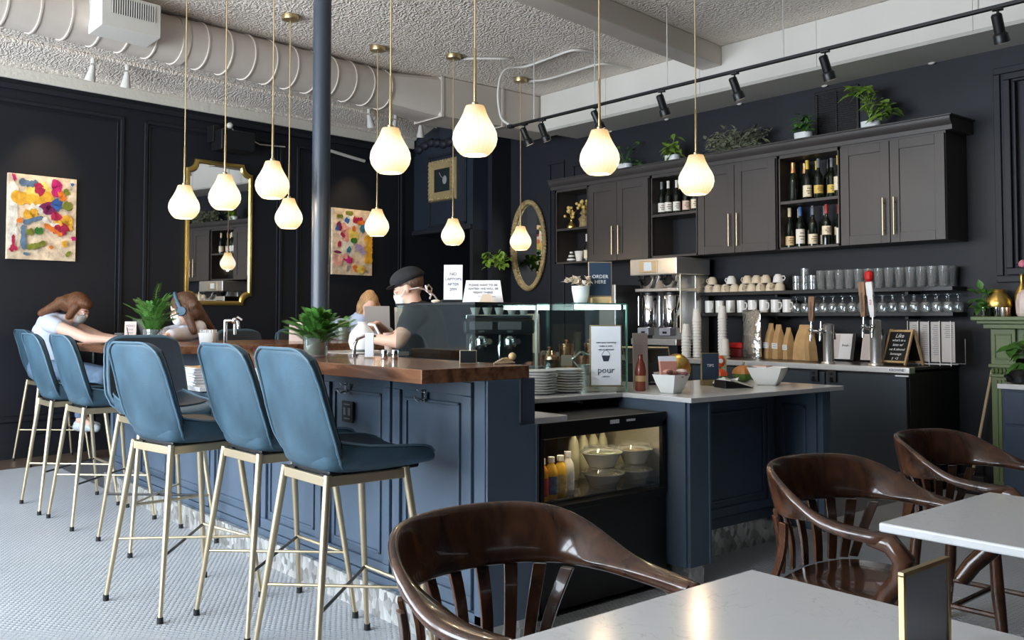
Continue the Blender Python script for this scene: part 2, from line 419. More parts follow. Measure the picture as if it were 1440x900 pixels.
# ceiling, walls
struct(MB().box(-2.7, 8.6, -2.6, 11.2, CEIL, CEIL+.15).build('ceiling', 'tin'))
def lbox(b, x0, x1, o0, o1, z0, z1):
    p = [lw(x0, o0, z0), lw(x1, o0, z0), lw(x1, o1, z0), lw(x0, o1, z0)]
    q = [Vector((a.x, a.y, z1)) for a in p]
    return b.loops([p, q])
wl = struct(lbox(MB(), -3.2, 8.6, 0, -.15, -.05, CEIL+.02).build('wall_left', 'wall'))
def lframe(x0, x1, z0, z1, w=.035, d=.022):
    b = MB()
    for a0, a1, c0, c1 in ((x0, x1, z0, z0+w), (x0, x1, z1-w, z1), (x0, x0+w, z0, z1), (x1-w, x1, z0, z1)): lbox(b, a0, a1, 0, d, c0, c1)
    i = .055
    for a0, a1, c0, c1 in ((x0+i, x1-i, z0+i, z0+i+.012), (x0+i, x1-i, z1-i-.012, z1-i), (x0+i, x0+i+.012, z0+i, z1-i), (x1-i-.012, x1-i, z0+i, z1-i)): lbox(b, a0, a1, 0, .010, c0, c1)
    return b.build('panel_moulding', 'wall', wl, bevel=.006)
for a, b_ in ((.0, 2.94), (3.15, 4.776), (4.968, 6.57)): lframe(a, b_, .34, 3.31)
struct(lbox(MB(), -3.0, 6.7, 0, .02, 0, .16).build('baseboard_left', 'wall', bevel=.006))
lbox(MB(), -3.0, 8.0, 0, .035, 3.40, 3.455).build('picture_rail', 'wall', wl, bevel=.008)
# pressed tin cornice: smooth band, beaded strip, embossed cove
prof = [(0, 3.50), (.03, 3.50), (.036, 3.60), (.06, 3.605), (.085, 3.615), (.085, 3.632), (.14, 3.640), (.23, 3.655), (.33, 3.68), (.43, 3.71), (.50, 3.74), (0, 3.745)]
cor = MB(); cor.loops([[lw(x, o_, z) for o_, z in prof] for x in (-3.0, 0, 3, 6.74)])
cr = struct(cor.build('trim_1', 'tin'))
bd = MB()
for k in range(150):
    x = -1.2 + k*.052
    bd.obox(lw(x, .070, 3.618), (.030, .03, .024), math.atan2(LD.y, LD.x))
bd.build('beading', 'tincream', cr, bevel=.004, kind='stuff')
lbox(MB(), -3.0, 6.74, .02, .046, 3.495, 3.603).build('cornice_band', 'tincream', cr, bevel=.01)
lbox(MB(), -3.0, 6.74, .49, .515, 3.70, 3.74).build('cornice_bead', 'tin', cr, bevel=.01)

wr = struct(MB().box(XR, XR+.15, -2.6, 8.80, -.05, CEIL+.02).build('wall_right', 'wall'))
struct(MB().box(-2.7, 8.6, -2.75, -2.6, -.05, CEIL+.02).build('wall_back', 'wall'))
def xframe(par, X, y0, y1, z0, z1, w=.035, d=.02, m='wall', name='panel_moulding'):
    b = MB()
    for a0, a1, c0, c1 in ((y0, y1, z0, z0+w), (y0, y1, z1-w, z1), (y0, y0+w, z0+w, z1-w), (y1-w, y1, z0+w, z1-w)): b.box(X-d, X, a0, a1, c0, c1)
    return b.build(name, m, par, bevel=.006)
xframe(wr, XR, 7.0, 7.62, 2.86, 3.05); xframe(wr, XR, 7.75, 8.02, .4, 3.12); 
# panelled overmantel at the right edge of the picture
for k, (dd, zz) in enumerate(((0, 0), (.075, .055), (.15, .11))):
    xframe(wr, XR-.015*k, 1.75+dd, 2.985-dd, 1.56+zz, 3.185-zz, .05 if k < 2 else .02, .03)
MB().box(XR-.012, XR, 1.8, 2.95, 1.58, 3.17).build('panel', 'wall', wr)
# ventilation grille in the wall above the cabinets
vg = thing('wall_vent', 'dark slatted return air grille in the wall above the bottle cabinets', 'vent', (XR, 4.295, 2.87))
vf = xframe(vg, XR, 4.085, 4.505, 2.86, 3.29, .028, .02, 'black', 'frame'); vf.matrix_parent_inverse = Matrix.Translation(vg.location).inverted()
MB().box(XR-.02, XR-.0, 4.29, 4.30, 2.88, 3.27).build('mullion', 'black', vg, world=True)
for k in range(20):
    z = 2.895 + k*.0195
    MB().obox((XR-.011, 4.295, z), (.016, .366, .004), (Vector((.8, 0, .6)), Vector((0, 1, 0)), Vector((-.6, 0, .8)))).build('slat', 'cab', vg, world=True)

# projecting panelled bulkhead over the dark passage
bk = struct(MB().box(6.77, 8.5, 8.80, 10.12, 2.36, CEIL+.02).build('wall_bulkhead', mat('bulkhead_paint', (.018, .024, .036), .42)))
b = MB(); 
for a0, a1, c0, c1 in ((8.92, 9.72, 2.44, 2.47), (8.92, 9.72, 3.32, 3.35), (8.92, 8.95, 2.44, 3.35), (9.69, 9.72, 2.44, 3.35)): b.box(6.75, 6.77, a0, a1, c0, c1)
b.build('panel_moulding', 'wall', bk, bevel=.006)
MB().box(6.72, 6.77, 8.80, 10.05, 2.36, 2.42).build('lower_moulding', 'wall', bk, bevel=.012)
b = MB()
for k in range(9):
    y = 8.86 + k*.135; b.ball((6.76, y, 3.50 + .03*math.sin(k*1.3)), (.05, .085, .06), 10, 6)
b.build('carved_scroll', 'wall', bk, smooth=True)
struct(MB().box(7.0, 8.5, 8.72, 8.80, -.05, CEIL).box(6.77, 7.45, 8.80, 8.86, -.05, 2.36).build('wall_passage', 'wall'))
struct(MB().box(8.5, 8.6, 8.8, 11.0, -.05, CEIL).build('wall_end', 'wall'))
# street front with large windows (behind and to the left of the camera); daylight comes through them
wf = struct(MB().box(-2.70, -2.60, -2.6, 11.2, -.05, .5).box(-2.70, -2.60, -2.6, 11.2, 3.2, CEIL).box(-2.70, -2.60, -2.6, 1.5, .5, 3.2).build('wall_front', 'wall'))
for y0, y1 in ((2.4, 2.6), (4.5, 4.6), (6.5, 6.65), (8.65, 11.2)): MB().box(-2.72, -2.58, y0, y1, .5, 3.2).build('pier', 'wall', wf)
for k, (y0, y1) in enumerate(((1.5, 2.4), (2.6, 4.5), (4.6, 6.5), (6.65, 8.65))):
    w_ = struct(MB().box(-2.68, -2.62, y0, y1, .5, .56).box(-2.68, -2.62, y0, y1, 3.14, 3.2).box(-2.68, -2.62, y0, y0+.06, .56, 3.14).box(-2.68, -2.62, y1-.06, y1, .56, 3.14)
                .box(-2.67, -2.63, y0, y1, 2.45, 2.50).build('window_%d' % (k+1), 'black'))
    MB().box(-2.652, -2.648, y0+.05, y1-.05, .55, 3.15).build('pane', mat_glass('window_glass', tint=.97, refl=.04), w_)

# ceiling beam, boxed duct along the right wall, spiral duct along the left
def sk(x, y, z): return Vector((x, y + .1284*(x-6.226), z))
b = MB(); b.loops([[sk(x, 5.256, 3.56), sk(x, 5.03, 3.56), sk(x, 5.03, CEIL), sk(x, 5.256, CEIL)] for x in (-2.6, 6.74)])
struct(b.build('trim_2', 'duct', bevel=.012))
bd_ = thing('boxed_air_duct', 'long white boxed air duct running under the ceiling above the cabinets', 'air duct', (6.74, 3, 3.333))
b = MB(); b.loops([[(6.74, y, 3.355), (6.762, y, 3.333), (XR-.004, y, 3.333), (XR-.004, y, CEIL-.004), (6.74, y, CEIL-.004)] for y in (-2.5, 7.54)])
b.build('duct_casing', 'soffit', bd_, world=True)
for y in (.35, 1.55, 2.9, 4.15, 5.35, 6.55):
    MB().box(6.734, 6.742, y-.006, y+.006, 3.35, CEIL-.004).build('seam', 'soffit', bd_, world=True)
for y in (2.55, 3.45, 4.4, 5.3, 6.2, 7.0):
    MB().ball((7.275, y, 3.33), (.015, .03, .012), 8, 6).build('bracket', 'soffit', bd_, world=True, smooth=True)
b = MB()
for k in range(7): pass
ad = thing('spiral_air_duct', 'grey painted round spiral air duct with ribs hung under the left ceiling', 'air duct', (2.7, 7.4, 3.35))
def dc(x): return Vector((x, 7.25 + .148*(x-1.41), 3.54))
b = MB(); ddir = (dc(4)-dc(3)).normalized(); dw = Vector((-ddir.y, ddir.x, 0)); R_ = .19
ring = lambda p, r: [p + dw*(r*math.cos(2*PI*j/28)) + Vector((0,0,1))*(r*math.sin(2*PI*j/28)) for j in range(28)]
b.loops([ring(dc(x), R_) for x in (-2.4, 0, 2, 4.85)]); b.build('duct_body', 'duct', ad, smooth=True, world=True)
x = -1.0
while x < 4.9:
    wide = abs(x-.70) < .1 or abs(x-2.57) < .1
    r = MB(); r.loops([ring(dc(x-.008), R_), ring(dc(x-.006), R_+.009), ring(dc(x+.006 + (.05 if wide else 0)), R_+.009), ring(dc(x+.008 + (.05 if wide else 0)), R_)], cap0=False, cap1=False)
    r.build('rib', 'duct', ad, smooth=True, world=True); x += .215
# transition and rectangular end of the duct
p = dc(4.85); b = MB(); e0 = ring(p, R_)
sqr = []
for j in range(28):
    a = 2*PI*j/28; k = 1/max(abs(math.cos(a)), abs(math.sin(a)))
    sqr.append(Vector((5.40, 7.80, 3.535)) + Vector((0, 1, 0))*(.24*k*math.cos(a)) + Vector((0,0,1))*(.2*k*math.sin(a)))
b.loops([e0, sqr]); b.build('transition', 'duct', ad, world=True, smooth=True, ang=25)
MB().box(5.40, 6.98, 7.56, 8.04, 3.333, CEIL-.005).build('rectangular_duct', 'duct', ad, world=True, bevel=.008)
for x in (5.41, 6.2): MB().box(x, x+.03, 7.55, 8.05, 3.325, CEIL-.004).build('flange', 'duct', ad, world=True)
# supply register on the duct
rg = thing('duct_register', 'white box register with vertical slots mounted on the round duct', 'vent', (2.2, 6.98, 3.40))
yaw = math.atan2(.148, 1)
def rgp(u, v, z): return Vector((2.2, 6.98, 0)) + Vector((math.cos(yaw), math.sin(yaw), 0))*u + Vector((-math.sin(yaw), math.cos(yaw), 0))*v + Vector((0, 0, z))
b = MB(); b.loops([[rgp(-.235, 0, 3.41), rgp(.215, 0, 3.41), rgp(.215, 0, 3.66), rgp(-.235, 0, 3.66)], [rgp(-.235, .22, 3.38), rgp(.215, .22, 3.38), rgp(.215, .22, 3.66), rgp(-.235, .22, 3.66)]])
b.build('register_box', 'soffit', rg, world=True, bevel=.006)
MB().obox(rgp(.0, -.001, 3.575), (.33, .006, .12), yaw).build('dark_slot_backing', 'black', rg, world=True)
for k in range(19):
    MB().obox(rgp(-.16+k*.0178, -.006, 3.575), (.007, .01, .125), yaw).build('slat', 'soffit', rg, world=True)
# round painted column
cl = thing('column', 'slim round blue-grey column rising from the bar island to the ceiling', 'column', (3.0, 5.577, 0))
MB().cyl((0, 0, .0), (0, 0, CEIL), .0605, n=32).build('shaft', 'column', cl, smooth=True)
MB().cyl((0, 0, CEIL-.05), (0, 0, CEIL), .085, n=32).build('capital', 'column', cl, smooth=True)
# surface conduit on the ceiling
cd = thing('conduit', 'white bent electrical conduit fixed to the tin ceiling above the oval mirror', 'conduit', (5.9, 6.8, 3.7))
for pts in ([(5.55, 6.66, 3.12), (5.50, 6.72, 3.20), (5.50, 6.76, 3.45), (5.58, 6.76, 3.66), (5.77, 6.66, 3.712), (5.76, 6.35, 3.715), (5.74, 6.04, 3.715), (5.80, 5.95, 3.715), (6.0, 5.92, 3.72)],
            [(6.16, 7.09, 3.715), (6.255, 6.9, 3.715), (6.255, 6.46, 3.715), (6.255, 6.2, 3.715), (6.32, 6.12, 3.715), (6.62, 6.08, 3.715)], [(5.13, 6.90, 3.715), (5.22, 6.78, 3.715), (5.29, 6.72, 3.715), (5.42, 6.62, 3.715), (5.5, 6.60, 3.72)]):
    pts = curve_pts(pts)
    MB().tube(pts, .012, 8).build('pipe', 'soffit', cd, smooth=True, world=True)
# ------------------------------------------------------------------ bar island
ZB = 1.11
def apron(par, X, y0, y1, z0, z1, m='blue'):
    """raised shaker frame with a bead on a panel facing the street (-x)"""
    b = MB(); w = .055; d = .016
    b.box(X-d, X, y0, y1, z0, z0+w).box(X-d, X, y0, y1, z1-w, z1).box(X-d, X, y0, y0+w, z0+w, z1-w).box(X-d, X, y1-w, y1, z0+w, z1-w)
    b.build('panel_frame', m, par, world=True, bevel=.004)
    b = MB(); i = .085
    for a0, a1, c0, c1 in ((y0+i, y1-i, z0+i, z0+i+.014), (y0+i, y1-i, z1-i-.014, z1-i), (y0+i, y0+i+.014, z0+i, z1-i), (y1-i-.014, y1-i, z0+i, z1-i)): b.box(X-.010, X, a0, a1, c0, c1)
    b.build('panel_bead', m, par, world=True, bevel=.004)
def aprony(par, Y, x0, x1, z0, z1, m='blue'):
    b = MB(); w = .05; d = .014
    b.box(x0, x1, Y-d, Y, z0, z0+w).box(x0, x1, Y-d, Y, z1-w, z1).box(x0, x0+w, Y-d, Y, z0+w, z1-w).box(x1-w, x1, Y-d, Y, z0+w, z1-w)
    b.build('panel_frame', m, par, world=True, bevel=.004)
    b = MB(); i = .08
    for a0, a1, c0, c1 in ((x0+i, x1-i, z0+i, z0+i+.014), (x0+i, x1-i, z1-i-.014, z1-i), (x0+i, x0+i+.014, z0+i, z1-i), (x1-i-.014, x1-i, z0+i, z1-i)): b.box(a0, a1, Y-.010, Y, c0, c1)
    b.build('panel_bead', m, par, world=True, bevel=.004)

bar = thing('bar_counter', 'blue panelled front of the wooden bar with coat hooks and a hammered metal kick plate', 'bar', (2.33, 4.4, 0))
MB().box(2.216, 2.46, 2.79, 7.40, .10, .84).box(2.216, 2.46, 2.79, 4.80, .84, ZB-.053).build('bar_body', 'blue', bar, world=True)
MB().box(2.216, 2.46, 6.1, 7.40, .84, ZB-.053).build('bar_end_body', 'blue', bar, world=True)
MB().box(2.20, 2.218, 2.785, 7.40, .115, .16).build('plinth_rail', 'blue', bar, world=True, bevel=.004)
ys = (2.86, 3.445, 4.06, 4.75, 5.45, 6.12, 6.75, 7.38)
for k in range(7):
    top = ZB-.065 if (k < 3 or k > 4) else .835
    apron(bar, 2.216, ys[k]+.012, ys[k+1]-.012, .165, top)
MB().box(2.20, 2.216, 2.785, 2.85, .12, ZB-.053).build('corner_post', 'blue', bar, world=True, bevel=.004)
# dark end face with its stepped outline
b = MB(); b.poly([(2.206, 2.786, .12), (2.46, 2.786, .12), (2.46, 2.786, .875), (2.372, 2.786, .875), (2.372, 2.786, ZB-.053), (2.206, 2.786, ZB-.053)], (0, -.012, 0))
b.build('end_panel', 'blue', bar, world=True, bevel=.003)
MB().box(2.365, 2.38, 2.768, 2.79, .885, ZB-.053).build('edge_bead', 'column', bar, world=True, bevel=.003)
for y0, y1 in ((2.80, 4.0), (4.003, 5.2), (5.203, 6.4), (6.403, 7.38)):
    MB().box(2.165, 2.19, y0, y1, 0, .128).build('kick_plate', 'hammer', bar, world=True)
MB().box(2.165, 2.45, 2.782, 2.80, 0, .128).build('kick_plate', 'hammer', bar, world=True)
for y, z in ((3.83, .967), (3.192, .975)):
    hk = MB().obox((2.197, y, z), (.006, .022, .05)).build('coat_hook', 'chrome', bar, world=True, bevel=.002)
    h = MB().tube([(2.195, y, z-.012), (2.168, y, z-.022), (2.155, y, z-.010), (2.152, y, z+.004)], .004, 8).tube([(2.195, y, z+.016), (2.175, y, z+.018), (2.165, y, z+.028)], .0035, 8)
    h.build('hook_prong', 'chrome', hk, smooth=True)
ol = MB().box(2.196, 2.204, 3.765, 3.865, .810, .908).build('outlet_plate', 'black', bar, world=True, bevel=.002)
lg = MB()
for y in (3.795, 3.835):
    lg.obox((2.195, y, .86), (.002, .022, .035)).obox((2.1945, y, .86), (.002, .012, .006)); 
lg.obox((2.195, 3.815, .828), (.002, .05, .006)).obox((2.195, 3.815, .893), (.002, .05, .005)); lg.build('outlet_sockets', 'inkgrey', ol)
# the timber tops
b = MB()
b.box(1.903, 2.42, 2.776, 4.75, ZB-.053, ZB)
bt = b.build('timber_worktop', 'wood', bevel=.004); tag(bt, 'thick walnut top of the bar nearest the blue stools, with a square front corner', 'bar top')
MB().box(1.9035, 1.906, 3.905, 3.909, ZB-.052, ZB+.0004).box(1.903, 2.42, 3.905, 3.908, ZB-.001, ZB+.0005).build('joint', 'ink', bt)
b = MB().box(1.903, 4.35, 6.02, 7.33, ZB-.053, ZB)
tag(b.build('timber_worktop', 'wood', bevel=.004), 'walnut top of the far bar leg behind the tall fern', 'bar top')
fb = thing('bar_counter', 'dark blue cabinet under the far bar leg behind the white paper stack', 'bar', (3.3, 6.5, 0))
MB().box(2.47, 4.2, 6.15, 7.1, .1, ZB-.053).build('body', 'blue', fb, world=True)
for k in range(5): aprony(fb, 6.15, 2.5+k*.33, 2.81+k*.33, .9, 1.05)
MB().box(2.47, 4.25, 6.04, 6.15, .96, 1.0).build('quartz_strip', 'quartz', fb, world=True)
b = MB().box(2.17, 2.80, 5.545, 6.00, .845, .873)
tag(b.build('lowered_counter', 'quartz', bevel=.004), 'lower white quartz counter section between the two wooden bar tops, stacked with papers', 'counter')

# low quartz service counter
lc = thing('service_counter', 'dark blue service counter with a white quartz top and a knee recess', 'counter', (4.1, 3.3, 0))
b = MB(); z0, z1 = .889, .914
out = [(2.47, 3.31), (3.497, 3.285), (3.497, 2.839), (4.79, 2.80), (4.79, 3.62), (4.10, 3.66), (4.10, 4.35), (2.47, 4.35)]
b.poly([(x, y, z0) for x, y in out], (0, 0, z1-z0)); b.build('quartz_top', 'quartz', lc, world=True, bevel=.004)
MB().box(3.52, 3.67, 2.868, 3.60, .10, z0).build('corner_post', 'blue', lc, world=True, bevel=.003)
MB().box(3.505, 3.535, 2.885, 3.50, .10, z0).build('left_panel', 'blue', lc, world=True, bevel=.003)
MB().box(3.66, 3.676, 2.862, 2.885, .10, z0-.01).build('post_bead', 'blue', lc, world=True, bevel=.003)
MB().box(3.67, 4.70, 3.17, 3.6, .15, z0).build('recess_back', 'blue', lc, world=True)
aprony(lc, 3.17, 3.71, 4.63, .21, .86)
MB().box(4.68, 4.76, 2.868, 3.6, .10, z0).build('end_post', 'blue', lc, world=True, bevel=.003)
MB().box(4.66, 4.685, 2.90, 3.16, .12, .87).build('recess_side', 'blue', lc, world=True, bevel=.003)
b = MB().box(4.648, 4.66, 2.96, 3.12, .2, .22).box(4.648, 4.66, 2.96, 3.12, .78, .80).box(4.648, 4.66, 2.96, 2.98, .2, .8).box(4.648, 4.66, 3.10, 3.12, .2, .8)
b.build('panel_bead', 'blue', lc, world=True, bevel=.004)
for x0, x1 in ((3.66, 4.42), (4.424, 4.72)): MB().box(x0, x1, 3.19, 3.205, 0, .15).build('kick_plate', 'hammer', lc, world=True)
MB().box(3.56, 3.66, 2.90, 2.915, 0, .10).box(3.55, 3.56, 2.90, 3.3, 0, .10).build('kick_plate', 'hammer', lc, world=True)
MB().box(3.70, 3.72, 3.0, 3.19, .0, .10).build('kick_return', 'hammer', lc, world=True)
MB().box(2.5, 3.5, 4.25, 4.33, .1, z0).box(3.67, 4.08, 4.2, 4.3, .1, z0).build('back_panel', 'blue', lc, world=True)
b = MB().box(2.465, 2.70, 2.85, 3.05, .861, .888)
tag(b.build('quartz_ledge', 'quartz', bevel=.006), 'small white quartz ledge beside the stepped end of the bar above the drinks fridge', 'ledge')
MB().box(2.48, 2.57, 2.92, 3.2, .1, .858).build('ledge_support', 'black', bar, world=True)

MB().box(2.45, 2.465, 2.768, 2.79, .12, .87).build('edge_bead', 'column', bar, world=True, bevel=.003)
# grab-and-go refrigerator under the counter
fr = thing('display_fridge', 'black glass fronted display fridge holding salad bowls and bottled drinks', 'fridge', (3.08, 3.3, 0))
FX0, FX1, FY0, FY1 = 2.675, 3.495, 2.995, 3.78
MB().box(FX0, FX1, FY0, FY1, .02, .455).build('base_cabinet', 'black', fr, world=True, bevel=.006)
MB().box(FX0, FX1, FY1-.03, FY1, .455, .835).box(FX0, FX0+.02, FY0, FY1, .455, .835).build('inner_walls', 'black', fr, world=True)
MB().box(FX1-.02, FX1, FY0+.01, FY1, .455, .835).build('mirror_side', 'steel', fr, world=True)
MB().box(FX0, FX1, FY0, FY1, .80, .838).build('top_panel', 'rubber', fr, world=True, bevel=.004)
MB().box(FX0, FX1, FY0-.004, FY0+.022, .770, .84).box(FX1-.03, FX1, FY0-.004, FY0+.02, .455, .80).box(FX0, FX1, FY0-.006, FY0+.03, .448, .474).build('door_frame', 'black', fr, world=True, bevel=.003)
MB().box(FX0+.02, FX1-.03, FY0+.004, FY0+.009, .474, .770).build('door_glass', 'glass', fr, world=True)
MB().box(FX0+.02, FX1-.02, FY0+.03, FY1-.03, .485, .492).build('shelf', mat('fridge_shelf', (.05, .05, .055), .15), fr, world=True)
MB().box(FX0+.1, FX1-.05, FY0+.026, FY0+.05, .785, .798).build('light_strip', mat('fridge_light', (1, .9, .7), .5, emit=(1, .82, .5), estr=26), fr, world=True)
MB().box(FX0+.02, FX1-.03, FY0+.014, FY0+.018, .492, .53).build('lip_glass', 'glass', fr, world=True)
MB().box(3.10, 3.16, FY0-.0055, FY0-.004, .808, .826).build('sticker', 'paper', fr, world=True)
MB().box(3.21, 3.27, FY0-.0055, FY0-.004, .812, .822).build('sticker', 'paper', fr, world=True)

# ------------------------------------------------------------------ blue bar stools
def make_stool(label):
    t = thing('bar_stool', label, 'bar stool')
    hz = .715
    # seat cushion: lofted solid, dished on top, nose rolled over at the front
    ST = [(-.185, .80, .76, .88, .80, .150), (-.17, .742, .74, .868, .80, .205), (-.12, .732, .737, .855, .793, .222), (-.02, .730, .735, .836, .787, .230), (.08, .730, .735, .828, .788, .232),
          (.16, .732, .737, .824, .791, .230), (.22, .734, .740, .818, .792, .222), (.262, .736, .742, .806, .786, .208), (.290, .735, .741, .786, .774, .190), (.300, .745, .748, .766, .762, .168)]
    L = []
    for x, zb, zb2, zs, zc, w in ST:
        l = [(x, y*w, zb) for y in (-.72, -.3, .3, .72)]
        l += [(x, w*.93, zb+(zs-zb)*.22), (x, w, zb+(zs-zb)*.60), (x-.004, w*.985, zs-.006), (x-.006, w*.93, zs)]
        l += [(x-.004*abs(q), w*q, zc + (zs-zc)*abs(q)**2.4) for q in (.78, .55, .25, 0, -.25, -.55, -.78)]
        l += [(x-.006, -w*.93, zs), (x-.004, -w*.985, zs-.006), (x, -w, zb+(zs-zb)*.60), (x, -w*.93, zb+(zs-zb)*.22)]
        L.append(l)
    st_ = MB().loops(L).build('seat', 'leather', t, smooth=True, ang=70, sub=1)
    cu = []
    for x, zb, zb2, zs, zc, w in ST[1:7]:
        cu.append([(x-.002*abs(q), w*.90*q, zc + (zs-zc)*abs(q*.90)**2.4 + .006) for q in (1, .78, .55, .25, 0, -.25, -.55, -.78, -1)])
    MB().loops(cu, close=False, cap0=False, cap1=False).build('seat_pad', 'inner', st_, smooth=True, sub=1)
    for s in (-1, 1):
        MB().tube([(x-.006, s*w*.965, zs-.001) for x, zb, zb2, zs, zc, w in ST[1:9]], .005, 6).build('piping', 'pip', st_, smooth=True)
    prof_b = [(-.135, .738), (-.172, .758), (-.200, .80), (-.222, .86), (-.246, .95), (-.266, 1.04), (-.285, 1.13), (-.295, 1.187)]
    hws = [.140, .188, .224, .242, .240, .233, .225, .212]
    def back(u, v):
        k = u*(len(prof_b)-1); i = min(int(k), len(prof_b)-2); f = k-i; sm = f*f*(3-2*f)
        x = prof_b[i][0]*(1-f)+prof_b[i+1][0]*f; z = prof_b[i][1]*(1-f)+prof_b[i+1][1]*f; hw = hws[i]*(1-sm)+hws[i+1]*sm
        s = 2*v-1
        if u > .72:
            q = (u-.72)/.28; z -= .050*q*max(0, abs(s)-.55)**2*4
        return (x + .060*abs(s)**2.4*(1-.55*u), s*hw, z)
    bk_ = MB().grid(back, 22, 16).build('backrest', 'leather', t, smooth=True, ang=60, solid=.034, sub=1)
    MB().grid(lambda u, v: tuple(V3 for V3 in (back(.12+.85*u, .04+.92*v)[0]+.0395, back(.12+.85*u, .04+.92*v)[1], back(.12+.85*u, .04+.92*v)[2])), 18, 14).build('inner_back', 'inner', bk_, smooth=True, ang=60)
    # piped edge round the back and down to the seat corner
    e = [Vector(back(u/22, 0)) for u in range(1, 23)] + [Vector(back(1, v/16)) for v in range(1, 16)] + [Vector(back(u/22, 1)) for u in range(22, 0, -1)]
    MB().tube([p + Vector((-.003, 0, .001)) for p in e], .0055, 6).build('piping', 'pip', bk_, smooth=True)
    MB().box(-.15, .24, -.15, .15, .722, .748).build('seat_base', 'black', t, bevel=.008)
    c = {}
    for sx in (-1, 1):
        for sy in (-1, 1):
            top = Vector((.165*sx, .165*sy, .735)); bot = Vector((.250*sx, .245*sy, .012))
            c[sx, sy] = (top, bot)
            lg = MB().tube([top, top.lerp(bot, .3), bot], [.0150, .0145, .0095], 12).build('leg', 'champ', t, smooth=True)
            MB().cyl(bot + Vector((0,0,-.012)), bot + Vector((0,0,.014)), .014, .013, 12).build('rubber_foot', 'rubber', lg, smooth=True)
    at = lambda k, z: c[k][0].lerp(c[k][1], (.735-z)/.723)
    for a, b_ in (((-1,-1),(-1,1)), ((1,-1),(1,1)), ((-1,-1),(1,-1)), ((-1,1),(1,1))):
        p, q = at(a, .712), at(b_, .712)
        MB().obox((p+q)/2, ((q-p).length, .014, .036), ((q-p).normalized(), Vector((0,0,1)).cross((q-p).normalized()), Vector((0,0,1)))).build('seat_rail', 'champ', t, bevel=.003)
    MB().tube([at((-1, 1), .28), at((1, -1), .28)], .0065, 8).build('cross_brace', 'champ', t, smooth=True)
    MB().tube([at((-1, -1), .272), at((1, 1), .272)], .0065, 8).build('cross_brace', 'black', t, smooth=True)
    MB().tube([at((1, -1), .275), at((1, 1), .275)], .008, 8).build('foot_rail', 'champ', t, smooth=True)
    for s in (-1, 1):
        MB().loops([[(-.16, s*.10, .70), (-.16, s*.15, .735), (-.16, s*.10, .735)], [(-.10, s*.15, .70), (-.10, s*.155, .735), (-.10, s*.10, .735)]]).build('corner_bracket', 'black', t)
    return t
STG = 'blue leather bar stools'
st0 = make_stool('blue leather bar stool nearest the wooden bar corner, its seat side in full view')
st0['group'] = STG; st0.location = (1.795, 3.13, 0); st0.rotation_euler = (0, 0, .0)
dup(st0, (1.83, 3.78, 0), .03, 'blue leather bar stool, middle one of the three standing in front of the bar panels')
dup(st0, (1.62, 4.29, 0), .16, 'blue leather bar stool in front of the white paper stack, back turned to the window')
dup(st0, (1.84, 6.32, 0), .03, 'blue leather bar stool near the person in white tee, nearer of the far pair')
dup(st0, (1.81, 6.94, 0), .0, 'blue leather bar stool farthest along the bar front, at the left end of the row')
dup(st0, (1.90, 5.46, 0), -1.53, 'bar stool turned sideways, its dark inner back showing above a nearer stool')
dup(st0, (2.22, 9.12, 0), .06, 'blue leather bar stool under the person in the white tee, against the panelled wall')
dup(st0, (2.98, 7.78, 0), -1.35, 'bar stool behind the far bar leg, just right of the person wearing headphones')
dup(st0, (3.50, 7.74, 0), -1.5, 'empty bar stool behind the far bar leg, between the tap and the column')
dup(st0, (4.06, 7.74, 0), -1.62, 'empty bar stool behind the far bar leg, partly hidden by the low fern')
dup(st0, (4.62, 7.74, 0), -1.6, 'navy bar stool holding the person in the pale blue hoodie')

